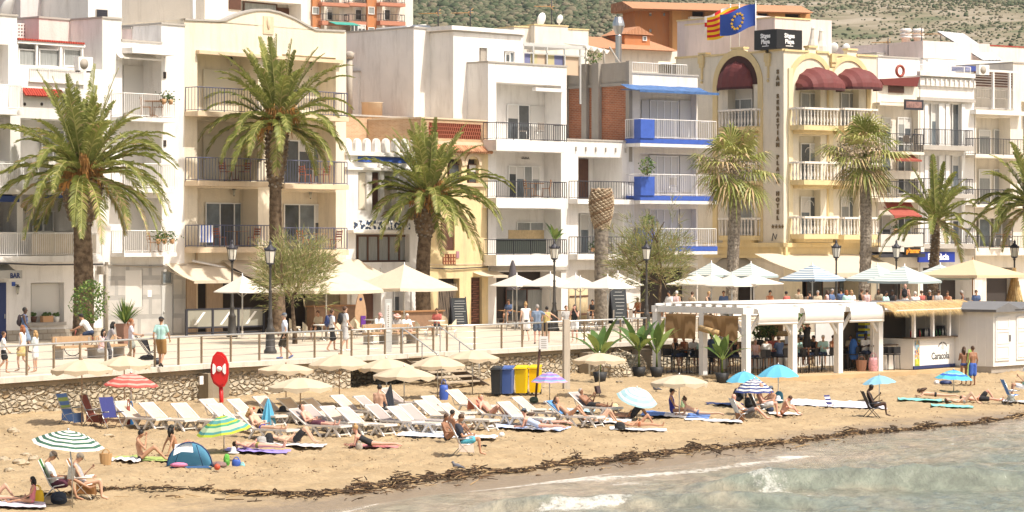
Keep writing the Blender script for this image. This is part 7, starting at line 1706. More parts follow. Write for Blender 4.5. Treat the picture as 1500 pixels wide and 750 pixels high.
for i,(px,py,k) in enumerate(LL):
	q=S(px+32,py+43);rz=-.60+R.uniform(-.12,.12);s=near(px);c=DONE.get((s,k),0);DONE[(s,k)]=c+1
	col='taupe' if k else 'cream'
	lab='%s%s sling lounger %s' % (['','second ','third ','fourth '][c],col,s)
	u=P(px,0,q.y);loc=(u.x+.72,q.y-.1,q.z-.01)
	if i==0: LG.location=loc;LG.rotation_euler=(0,0,rz);LG['label']=lab;LG['group']='sun loungers in rows on the sand';o=LG
	else: o=copy_tree(LG,loc,rz,lab,'sun loungers in rows on the sand')
	LSEAT[i]=(loc,rz)
	if k:
		for ch in o.children:
			if ch.name.startswith('sling'): ch.data=ch.data.copy();ch.data.materials[0]=TAUPE
def parasol(px,apex,edge,wpx,foot,lab,mats,rings=6,tilt=(0,0),kind='round',n=8,Y=None,polem=None,group='beach parasols',cupola=0,arc=.9,scallop=0,dx=0):
	q=S(px,foot) if Y is None else Sp(px,Y);s=q.y/FPX;za=CZ-(apex-HY)*s-q.z;ze=CZ-(edge-HY)*s-q.z;r=wpx*s/2
	t=thing('beach_parasol',lab,'parasol',q,R.uniform(0,.7) if not tilt[0] and not tilt[1] else 0,group)
	h=za-ze;m=MB();K=12;V=[(0,0,h)]
	for k in range(1,K+1):
		f=k/K
		for i in range(n*2):
			a=i*math.pi/n;rr_=r*f*(1 if i%2==0 else math.cos(math.pi/n)*(1+.015));sag=(0 if i%2==0 else .03*f)
			V.append((rr_*math.cos(a),rr_*math.sin(a),h*(1-f**(1.0+arc))-sag))
	N=2*n;F=[(0,1+i,1+(i+1)%N) for i in range(N)];MI=[0]*N
	for k in range(1,K):
		for i in range(N): a=1+(k-1)*N;b=a+N;F.append((a+i,b+i,b+(i+1)%N,a+(i+1)%N));MI.append(int(k*rings/K) % len(mats))
	if scallop:
		a=1+(K-1)*N;o=len(V)
		for i in range(N): x,y,z=V[a+i];V.append((x*1.0,y*1.0,z-scallop*(.6 if i%2==0 else 1.15)))
		for i in range(N): F.append((a+i,o+i,o+(i+1)%N,a+(i+1)%N));MI.append(0)
	m.v=V;m.f=F;m.m=MI;m.s=[False]*len(F)
	top=bpy.data.objects.new('x',None)
	c=m.build('canopy',mats,t);c.location=(dx,0,ze);c.rotation_euler=(tilt[0],tilt[1],0)
	rb=MB();[rb.tube([(0,0,h-.06)]+[(r*f*math.cos(a*2*math.pi/n),r*f*math.sin(a*2*math.pi/n),h*(1-f**(1+arc))-.03) for f in (.4,.7,.97)],.008,3) for a in range(n)];rb.build('ribs',METAL,c)
	MB().tube([(0,0,-.25),(0,0,.5*(za-.1)),(dx,0,za-.02)],.02,6).ell((dx,0,za+.02),(.035,.035,.05),6).build('pole',polem or METAL,t)
	return t
BE=M('beige_parasol_cloth',(.68,.58,.43),.85,.06,3,trans=.3);RUST=M('rusty_pole',(.35,.24,.16),.6)
for a in ((120,527,541,92,624,'cream scalloped parasol at the far left, below the railing'),(182,521,534,80,606,'cream scalloped parasol second from the left, below the pushchair'),(419,533,541,86,594,'cream parasol below the man in dark shorts'),(497,519,534,90,595,'cream parasol below the two men with backpacks'),(440,553,566,98,619,'cream parasol low in front, left of the stairs'),(566,525,538,84,598,'cream parasol in front of the dark wall recess'),(592,537,550,94,608,'cream parasol with its rim lowest, left of the stairs'),(641,521,535,82,585,'cream parasol right above the stair head'),(692,513,524,80,579,'cream parasol above the stair handrail'),(878,517,527,80,582,'cream parasol before the sea wall, right of the tall post'),(995,549,560,86,612,'cream parasol beside the woman in blue swimsuit')):
	parasol(a[0],a[1],a[2],a[3],a[4],a[5],[BE],1,n=8,arc=.55,scallop=.14,polem=RUST if a[0]<520 else METAL,group='cream beach parasols')
RD=[M('red_stripe_cloth',(.62,.13,.11),.85,trans=.3),M('pale_pink_cloth',(.72,.42,.36),.85,trans=.3)]
WG=[M('white_stripe_cloth',(.80,.80,.76),.85,trans=.2),M('dark_green_cloth',(.045,.12,.08),.85,trans=.1)]
GY=[M('lime_cloth',(.50,.62,.06),.85,trans=.3),M('sea_green_cloth',(.08,.36,.22),.85,trans=.3),M('pale_green_cloth',(.55,.70,.45),.85,trans=.3),M('teal_cloth',(.10,.33,.33),.85,trans=.2)]
parasol(192,547,564,80,618,'red striped parasol above the folding chairs at the left',RD,9,arc=.7,scallop=.03,tilt=(0,.03))
parasol(106,631,650,108,742,'white and dark green striped parasol over the seated couple',WG,11,tilt=(.10,.12),arc=.7,dx=-.1)
parasol(328,609,631,82,664,'lime and green striped parasol leaning right of the blue tent',GY,9,tilt=(.1,-.17),arc=.6)
parasol(805,545,559,56,592,'purple and blue striped parasol in front of the bins',[M('purple_stripe_cloth',(.30,.20,.55),.8,trans=.2),M('aqua_stripe_cloth',(.20,.42,.62),.8,trans=.2),M('pink_stripe_cloth',(.62,.35,.50),.8,trans=.2)],9,arc=.6)
parasol(933,568,584,62,616,'pale cyan and white striped parasol tipped over the reclining couple',[M('pale_cyan_cloth',(.42,.66,.72),.8,trans=.3),M('white_stripe_cloth',(.8,.8,.76),.85,trans=.2)],9,tilt=(.35,.25),arc=.8)
SKY1=[M('sky_blue_cloth',(.14,.50,.72),.8,trans=.25)]
parasol(1090,544,559,56,598,'plain sky blue parasol behind the navy striped one',SKY1,1,arc=.7);parasol(1140,534,551,62,590,'plain sky blue parasol nearest the pergola deck',SKY1,1,arc=.7);parasol(1288,550,561,50,590,'pale blue parasol over the lone seated sunbather',[M('pale_blue_cloth2',(.28,.55,.72),.8,trans=.25)],1,arc=.7,tilt=(0,-.08))
parasol(1105,555,574,60,610,'white and navy striped parasol over the group of four',[MATS['white_stripe_cloth'],M('navy_cloth',(.04,.06,.20),.8,trans=.1)],12,arc=.7)
parasol(1397,542,555,56,575,'blue and turquoise parasol beside the standing couple',[M('royal_blue_cloth',(.05,.18,.62),.8,trans=.2),M('turquoise_cloth',(.10,.55,.62),.8,trans=.2),SKY1[0],M('mint_cloth',(.35,.72,.50),.8,trans=.2)],7,arc=.7,tilt=(0,.06))
q=S(393,626);s=q.y/FPX;t=thing('closed_parasol','closed sky blue parasol stuck in the sand among the loungers','parasol',q);m=MB();V=[];N=16
for k,(r,z) in enumerate(((12,2),(11,10),(8,22),(4.5,34),(1.2,42))):
	for i in range(N): a=i*2*math.pi/N;rr_=r*(1 if i%2 else .72);V.append((rr_*s*math.cos(a),rr_*s*math.sin(a),z*s))
m.add(V,[(k*N+i,k*N+(i+1)%N,(k+1)*N+(i+1)%N,(k+1)*N+i) for k in range(4) for i in range(N)]);m.build('canopy',SKY1[0],t);MB().tube([(0,0,-.3),(0,0,44*s)],.015,5).build('pole',METAL,t)
q=S(566,606);t=thing('closed_parasol','closed slate blue parasol leaning beside the man with bare back','parasol',q);m=MB();V=[]
for k,(r,z) in enumerate(((.26,.1),(.24,.3),(.12,.7),(.03,1.0))):
	for i in range(N): a=i*2*math.pi/N;rr_=r*(1 if i%2 else .72);V.append((rr_*math.cos(a)+z*.15,rr_*math.sin(a),z))
m.add(V,[(k*N+i,k*N+(i+1)%N,(k+1)*N+(i+1)%N,(k+1)*N+i) for k in range(3) for i in range(N)]);m.build('canopy',M('slate_cloth',(.13,.16,.22),.9),t);MB().tube([(-.02,0,-.1),(.15,0,1.05)],.015,5).build('pole',METAL,t)
def beach_chair(px,foot,rz,lab,cloth,stripes=None,draped=False,legm=None,scale=1.0,z=None):
	q=S(px,foot);t=thing('beach_chair',lab,'chair',q,rz,'folding beach chairs');t.scale=(scale,)*3;legm=legm or METAL
	m=MB()
	for y in (-.27,.27): m.tube([(.28,y,0),(-.05,y,.36),(-.34,y,.98)],.014,5);m.tube([(-.25,y,0),(.05,y,.33),(.30,y,.38)],.014,5);m.tube([(-.12,y,.52),(.3,y,.55)],.022,5)
	m.build('frame',legm,t)
	b=MB();n=10;V=[]
	for i in range(n+1): f=i/n;V+=[(-.08-.26*f,-.25,.38+.60*f),(-.10-.26*f,0,.37+.60*f),(-.08-.26*f,.25,.38+.60*f)]
	b.add(V,[(3*i+k,3*i+k+3,3*i+k+4,3*i+k+1) for i in range(n) for k in (0,1)],0);b.m=[(i//2)//(2) % 2 if stripes else 0 for i in range(len(b.f))];b.build('backrest',[cloth,stripes or cloth],t)
	c=MB();V=[]
	for i in range(6): f=i/5;V+=[(-.08+.40*f,-.25,.38-.03*math.sin(f*3)),(-.08+.40*f,.25,.38-.03*math.sin(f*3))]
	c.add(V,[(2*i,2*i+2,2*i+3,2*i+1) for i in range(5)]);c.m=[i % 2 if stripes else 0 for i in range(5)]
	if draped:
		c.quad((.33,-.27,.38),(.33,.27,.38),(.36,.27,.08),(.36,-.27,.08));c.quad((-.1,-.275,.38),(.33,-.275,.38),(.36,-.28,.12),(-.1,-.28,.15))
	c.build('seat',[cloth,stripes or cloth],t)
	return t,q
beach_chair(102,622,-.5,'folding chair draped in a blue and green striped towel',M('towel_blue2',(.12,.22,.48),.9),M('towel_green2',(.35,.45,.12),.9),True)
beach_chair(136,624,-.3,'folding chair covered with a maroon brown cloth',M('maroon_cloth',(.16,.045,.03),.9),None,True)
beach_chair(163,628,-.9,'navy folding chair with white label under the red parasol',M('navy_sling',(.03,.035,.16),.8));
beach_chair(78,731,.05,'folding chair hung with a green towel under the seated man',M('green_towel',(.035,.15,.03),.95),None,False,WIRON)
beach_chair(119,730,.05,'folding chair with a brown patterned towel under the seated woman',M('brown_towel',(.25,.12,.04),.95),None,True,WIRON)
beach_chair(676,668,.1,'folding chair with a pale towel under the man in dark shirt',M('pale_towel',(.70,.58,.50),.95),None,True)
beach_chair(1082,618,.3,'low folding chair of the dozing sunbather beside the brown bag',M('grey_sling',(.45,.47,.45),.8),scale=.85);beach_chair(1110,612,.2,'dark folding chair of the bald man',M('black_sling',(.03,.03,.035),.8),scale=.9)
beach_chair(1276,612,.1,'black folding chair of the lone sunbather under the pale blue parasol',MATS['black_sling'],legm=IRON);beach_chair(1480,592,.1,'folding chair with bright blue back at the right edge',M('bright_blue_sling',(.06,.22,.62),.7))
beach_chair(1216,600,-.9,'small navy and white folding chair on the large white towel',M('navy_sling',(.03,.035,.16),.8),PVC,scale=.55)
def cloth(px,py,w,d,lab,mats,rz=0,seed=0,name='beach_towel',crumple=.04,stripes=0,z=None):
	q=S(px,py);t_=MB();nx,ny=24,14;rr=random.Random(seed+int(px));V=[];c,s_=math.cos(rz),math.sin(rz)
	for i in range(nx+1):
		for j in range(ny+1):
			x=(i/nx-.5)*w;y=(j/ny-.5)*d;x2=x*c-y*s_;y2=x*s_+y*c
			V.append((x2,y2,sand_z(q.x+x2,q.y+y2)-q.z+.055+crumple*abs(noise.noise((x*3+seed,y*3+px,1)))*1.6+crumple*.5*noise.noise((x*9,y*9,seed))))
	t_.add(V,[(i*(ny+1)+j,(i+1)*(ny+1)+j,(i+1)*(ny+1)+j+1,i*(ny+1)+j+1) for i in range(nx) for j in range(ny)],0,True)
	if len(mats)>1: t_.m=[(f//ny//(stripes or 3)) % len(mats) for f in range(nx*ny)]
	o=t_.build(name,mats);o.location=q;tag(o,lab,'towel','towels spread on the sand');return o
WT=M('white_towel',(.68,.66,.66),.95,.12,6);
cloth(8,742,1.9,1.1,'patterned pale towel of the child at the left edge',[M('patterned_towel',(.62,.55,.62),.95,.4,9)],.2)
cloth(183,677,.9,.6,'crumpled white towel beside the straw basket',[WT],crumple=.12);cloth(218,675,1.9,1.1,'green towel under the woman with pink cloth',[M('olive_towel',(.32,.40,.12),.95,.2,5)],-.1)
cloth(376,663,1.9,.9,'violet towel under the woman lying right of the tent',[M('violet_towel',(.30,.24,.60),.95)],-.1);cloth(430,654,1.9,.9,'white towel under the man in black trunks',[WT],-.1)
cloth(548,656,1.5,.7,'pink towel under the woman in black swimsuit',[M('rose_towel',(.60,.22,.22),.95)],-.1);cloth(637,639,2.2,1.8,'white towel under the two sitting beside the man in dark shirt',[WT,M('blue_white_towel',(.55,.62,.75),.95)],-.1);cloth(700,642,1.2,1.0,'white towel end right of the man in dark shirt',[WT],-.1)
cloth(775,628,2.5,1.6,'white and blue patterned towel under the two women lying face down',[WT,M('light_blue_towel',(.45,.55,.80),.95)],-.25);cloth(890,618,1.6,2.2,'white towel left of the couple with bent knees',[WT],-.1);cloth(935,631,1.9,.9,'white towel under the woman with the black bag',[WT],0)
cloth(838,603,1.6,1.2,'pale blue towel on the sand below the reading man',[M('pale_blue_towel',(.35,.58,.70),.95)],-.1);cloth(990,610,2.4,1.9,'blue towel of the woman in blue swimsuit',[M('mid_blue_towel',(.12,.22,.50),.95),WT],-.1,stripes=8)
cloth(1045,618,2.0,.8,'long white towel in front of the blue one',[WT],0);cloth(1228,594,3.6,2.8,'large white towel with the small folding chair',[M('white_mauve_towel',(.72,.70,.78),.95)],-.1);cloth(1355,588,2.1,1.0,'turquoise towel under the woman with black bikini strings',[M('turquoise_towel',(.20,.55,.50),.95)],-.12);cloth(1395,597,1.6,.9,'turquoise towel under the woman with raised knees',[MATS['turquoise_towel']],-.1)
cloth(1490,590,1.2,1.0,'white towel at the right edge by the blue chair',[WT],0);cloth(1150,608,1.2,.8,'white towel under the boy of the group of four',[WT],0);cloth(1062,594,1.4,.9,'dark blue towel under the person in black',[NAVY],0)
def tent():
	q=S(277,684);s=q.y/FPX;w,h=66*s,37*s;t=thing('beach_tent','blue pop-up beach tent with a white cloth on its roof','tent',q,.15);m=MB();N=16;K=8;V=[]
	for i in range(N+1):
		a=math.pi*i/N
		for j in range(K+1):
			b=math.pi*.5*j/K*1.05;V.append((-w/2*math.cos(a)*1.0,.75*math.cos(b)*math.sin(a)**.3-.35 if 0<i<N else -.35+.75*math.cos(b),h*math.sin(a)*(math.sin(b)**.7 if j else 0)))
	m.add(V,[(i*(K+1)+j,(i+1)*(K+1)+j,(i+1)*(K+1)+j+1,i*(K+1)+j+1) for i in range(N) for j in range(K)],0,True);m.build('shell',M('tent_blue',(.17,.45,.66),.6,trans=.5),t)
	MB().tube([(-w/2*math.cos(math.pi*i/16),-.36,h*math.sin(math.pi*i/16)+.01) for i in range(17)],.02,5).tube([(-w*.35,-.36,.02),(-w*.2,-.1,h*.75)],.01,4).tube([(w*.15,-.36,h*.9),(w*.3,-.37,.02)],.01,4).build('pole',NAVY,t);MB().prism([(-w*.47,0),(w*.47,0),(w*.40,h*.08),(-w*.4,h*.08)],'y',-.42,-.38).build('front_flap',M('tent_navy',(.06,.16,.38),.7),t)
	MB().add([(-w*.32,-.34,h*.93),(w*.05,-.30,h*1.035),(w*.08,-.43,h*.62),(-w*.17,-.46,h*.66),(-w*.36,-.44,h*.50)],[(0,1,2,3),(0,3,4)]).build('draped_cloth',M('thin_white_cloth',(.78,.78,.80),.9),t);MB().ell((-.3,-.5,.1),(.25,.12,.07),8).build('cushion',M('pink_cloth',(.6,.2,.35),.9),t)
tent()
def bag(px,py,w,h,lab,mat,rz=0,name='beach_bag',cat='bag',shape='bag',dz=0,z=None,gnd=None):
	q=(gnd or S(px,py)).copy();s=q.y/FPX;w,h=w*s,h*s;q.z+=dz;t=thing(name,lab,cat,q,rz);m=MB();n=12;V=[]
	prof={'bag': [(.9,0),(1.05,.3),(1.0,.7),(.85,1)],'pack': [(.75,0),(1.0,.2),(1.0,.6),(.8,.85),(.4,1)],'basket': [(.8,0),(.95,.5),(1.05,1)]}[shape]
	for r,z_ in prof:
		for i in range(n): a=2*math.pi*i/n;k=r*w/2*(1+.06*math.sin(i*2.7+z_*9)*(shape != 'basket'));V.append((k*math.cos(a)*(1 if abs(math.cos(a))<.7 else .92),k*.55*math.sin(a),z_*h))
	m.add(V,[(k*n+i,k*n+(i+1)%n,(k+1)*n+(i+1)%n,(k+1)*n+i) for k in range(len(prof)-1) for i in range(n)]+[tuple((len(prof)-1)*n+i for i in range(n))],0,shape != 'basket');m.build('body',mat,t)
	hd=MB()
	if shape=='pack': hd.tube([(-w*.2,-w*.3,h*.3),(-w*.22,-w*.38,h*.6),(-w*.1,-w*.2,h*.95)],.012,4).ell((0,-w*.28,h*.35),(w*.3,w*.1,h*.2),8)
	else:
		for y in (-w*.2,w*.2): hd.tube([(w*.25*math.cos(k*math.pi/8),y,h+h*.35*math.sin(k*math.pi/8)) for k in range(9)],.010,4)
	hd.build('strap' if shape=='pack' else 'handles',mat,t);return t
CB=M('black_cloth',(.02,.02,.022),.85)
bag(54,738,22,20,'bright yellow tote bag beside the child',M('yellow_bag',(.78,.50,.02),.6));bag(86,738,26,18,'dark navy bag under the seated man',M('dark_bag',(.03,.04,.06),.85),shape='pack');bag(155,681,20,17,'straw basket under the edge of the green striped parasol',M('straw_basket',(.48,.30,.14),.9),shape='basket')
bag(192,623,9,26,'blue water bag hanging below the red parasol',M('blue_bag',(.02,.13,.35),.6));bag(188,625,6,30,'reddish folded beach chair bag beside the blue one',M('red_brown_bag',(.25,.06,.04),.8));bag(394,652,14,18,'black backpack beside the heads of the two lying sunbathers',CB,shape='pack');bag(383,652,18,13,'grey rucksack left of the black backpack',M('grey_bag',(.35,.34,.33),.9),shape='pack')
bag(382,615,13,17,'black backpack hanging on the lounger behind the closed blue parasol',CB,shape='pack');bag(526,658,11,9,'grey handbag by the woman in black swimsuit',GREYR);bag(908,631,17,13,'black bag at the head of the woman in swimsuit',CB,shape='pack');bag(1084,618,15,14,'brown leather bag beside the low folding chair',M('leather',(.26,.12,.05),.6),shape='basket');bag(1098,597,17,15,'black backpack under the navy striped parasol',CB,shape='pack')
bag(1141,590,14,17,'teal round bag behind the group of four',M('teal_bag',(.04,.16,.22),.7),shape='pack');bag(332,682,10,17,'green and black bag behind the tent',M('green_bag',(.12,.40,.06),.8),shape='pack');bag(346,683,14,10,'blue bag right of the green one',BLUE);bag(355,684,8,5,'small turquoise pouch near the blue bag',M('turq_bag',(.25,.6,.65),.8));bag(320,684,26,8,'heap of clothes beside the tent',M('heap_cloth',(.26,.17,.16),.95,.5,8),name='clothes_heap',cat='clothes',shape='pack')
bag(1481,590,12,13,'grey patterned bag beside the blue backed chair',M('grey_pattern',(.3,.33,.3),.9,.5,20),shape='pack');bag(1372,563,9,6,'white cushion under the turquoise parasol',WT,name='cushion',cat='cushion',shape='pack');bag(1385,563,20,6,'dark heap of bags under the turquoise parasol',NAVY,name='bag_heap',shape='pack');bag(650,596,14,22,'royal blue towel bag hanging by the stairs',BLUE,name='hanging_bag',shape='bag',dz=.25)
bag(1001,598,8,12,'green and white tote beside the woman in blue swimsuit',M('mint_bag',(.35,.5,.3),.9));bag(782,590,14,9,'dark green heap beside the lounger',M('green_heap',(.10,.14,.09),.9),name='bag_heap',shape='pack');bag(498,620,20,8,'pale heap under a lounger near the poles',GREYR,name='clothes_heap',cat='clothes',shape='pack')
def hat(px,py,r,lab,mat,dz=0):
	q=S(px,py);t=thing('sun_hat',lab,'hat',(q.x,q.y,q.z+.03+dz),0,'hats lying about');MB().lathe([(r*2.1,0),(r*2.0,.03),(r,.05),(r*.92,.14),(r*.5,.19)],14).build('crown_and_brim',mat,t)
hat(900,600,.14,'straw hat on the sand right of the reading man',M('straw_hat',(.68,.52,.30),.9));hat(414,620,.12,'black and grey hat on the lounger',CB,.35);hat(342,676,.08,'white cap on top of the blue bag',WT,.2);hat(1140,596,.09,'white cap beside the teal round bag',WT,.2)
def ball(px,py,r,lab,c,name='beach_ball',cat='ball'): q=S(px,py);o=MB().ell((0,0,0),(r,r,r),10).build(name,c);o.location=(q.x,q.y,q.z+r+.02);tag(o,lab,cat)
ball(318,690,.09,'small red ball in front of the tent',M('ball_red',(.5,.08,.04),.5));ball(735,642,.09,'small white ball on the sand near the lying women',PVC);ball(372,601,.0001+.05,'little red bottle cap on the loungers',M('ball_red',(.5,.08,.04),.5),'red_cup','cup')
def sandals(px,py,lab,c): q=S(px,py);t=thing('flip_flops',lab,'sandals',(q.x,q.y,q.z+.05),.4,'flip-flops on the sand');[MB().prism([(x+.12*math.cos(k*.785)*(.45),y+.13*math.sin(k*.785)) for k in range(8)],'z',0,.03).build('sandal',c,t) for x,y in ((0,0),(.18,.05))]
sandals(703,656,'black flip-flops right of the man in dark shirt',CB);sandals(607,645,'black flip-flops on the white towel',CB);sandals(873,608,'dark flip-flops above the white towel',CB);sandals(1010,564,'dark sandals near the pergola',CB);sandals(905,561,'pale sandals near the banana pots',GREYR)
def bird(px,py,lab): q=S(px,py);t=thing('pigeon',lab,'bird',(q.x,q.y,q.z+.02),2.6,'pigeons on the sand');g=M('pigeon_grey',(.16,.16,.18),.8);MB().ell((0,0,.14),(.14,.07,.075),10).ell((.13,0,.24),(.04,.035,.04),8).tube([(.08,0,.17),(.13,0,.24)],[.05,.03],6).tube([(-.10,0,.13),(-.26,0,.10)],[.045,.02],5).tube([(.16,0,.24),(.2,0,.23)],[.012,.003],4).tube([(0,-.03,.09),(.01,-.03,0)],.008,4).tube([(0,.03,.09),(.01,.03,0)],.008,4).build('body',g,t)
bird(669,691,'pigeon on the sand above the driftwood');bird(961,575,'pigeon left of the cream parasol pole');
o=MB();
q=S(789,617);t=thing('side_table','small white plastic table beside the lounger in front of the bins','table',q,.1);MB().bx(-.26,.26,-.2,.2,.38,.42).build('table_top',MATS['white_resin'],t);[MB().bx(x-.025,x+.025,y-.02,y+.02,0,.38).build('leg',MATS['white_resin'],t) for x in (-.23,.23) for y in (-.17,.17)]
rk=M('pale_rock',(.46,.38,.27),.95,.35,3,.5,6);RI=[(18,634,16,9),(5,676,18,8),(28,680,22,9),(48,676,14,8),(38,668,12,6),(158,640,16,5),(52,672,9,6),(12,690,14,6)]
for i,(p,y,w,h) in enumerate(RI):
	q=S(p,y);s=q.y/FPX;m=MB();rr=random.Random(i);m.ell((0,0,h*s*.3),(w*s/2,w*s/3,h*s*.6),9,jit=.22,sm=False,rnd=rr);m.ell((w*s*.4,.1,h*s*.15),(w*s/4,w*s/5,h*s*.4),7,jit=.25,sm=False,rnd=rr);o=m.build('beach_rock',rk);o.location=q
	tag(o,['pale rock alone below the sea wall at the left','pale rock at the left frame edge, in the group of rocks','largest pale rock of the group left of the green striped parasol','rightmost rock of the group left of the green striped parasol','small rock behind the largest one at the left','flat dark rock right of the striped parasol top','small rock squeezed between the two right rocks of the group','low rock lying in front of the group at the left edge'][i],'rock','rocks on the sand')
def wrack():
	rr=random.Random(17);m=MB();line=[(-60,741,2.2),(200,716,1.2),(330,722,2.0),(430,727,5),(500,722,9),(560,712,10),(640,700,11),(700,692,8),(760,692,4),(800,684,7),(860,678,10),(930,671,10),(980,664,6),(1040,659,7),(1110,652,7),(1180,646,9),(1240,637,4),(1300,632,6),(1360,628,8),(1400,624,4),(1440,620,5),(1490,610,6),(1560,596,5)]
	for (a,b) in zip(line,line[1:]):
		L=b[0]-a[0];n=int(L*(a[2]+b[2])*.33)
		for i in range(n):
			f=rr.random();wd=a[2]+(b[2]-a[2])*f;px=a[0]+L*f;cl=.4+1.5*noise.noise((px*.035,3,1))+.6*noise.noise((px*.15,1,1));py=a[1]+(b[1]-a[1])*f+3*noise.noise((px*.02,5,5))+rr.gauss(0,.36)*wd*max(.12,cl+.3)
			if rr.random()>cl+.75: continue
			if rr.random()<.05: py+=rr.uniform(2,13)
			q=S(px,py);l=rr.uniform(.06,.46)*(1.6 if rr.random()<.12 else 1);an=math.radians(52)+rr.gauss(0,.55);e=rr.gauss(.0,.12);d=Vector((math.cos(an)*math.cos(e),math.sin(an)*math.cos(e),math.sin(e)))
			c=q+Vector((0,0,.03+abs(rr.gauss(0,.06))*max(0,cl)));w=rr.uniform(.007,.02)
			m.tube([c-d*l/2,c+Vector((0,0,rr.uniform(-.01,.03))),c+d*l/2],[w,w,w*.6],4,rr.choice((0,0,0,0,1,1,2)),cap=False,sm=False)
	o=m.build('seaweed_and_reeds',[M('wrack_dark',(.045,.028,.016),.95),M('wrack_brown',(.12,.07,.035),.95),M('wrack_straw',(.36,.25,.13),.9)]);struct(o,'stuff');tag(o,'dark line of washed up reeds and seaweed along the water edge','seaweed')
	m=MB()
	for i in range(2600):
		px=rr.uniform(-10,1510);f=rr.random()**1.5;y0=725-(px/1500)*105;q=S(px,max(560,y0-f*95));
		if sand_z(q.x,q.y)>-1.3 or sand_z(q.x,q.y)<SEA+.02: continue
		r=rr.uniform(.008,.03);m.ell((q.x,q.y,q.z+r*.4),(r*1.3,r,r*.6),5,rr.choice((0,1,2)),sm=False,jit=.2,rnd=rr)
	o=m.build('pebbles',[M('grit_dark',(.16,.10,.06),.9),rk,M('grit_tan',(.30,.21,.12),.9)]);struct(o,'stuff');tag(o,'pebbles and bits of debris scattered over the sand','pebbles')
wrack()
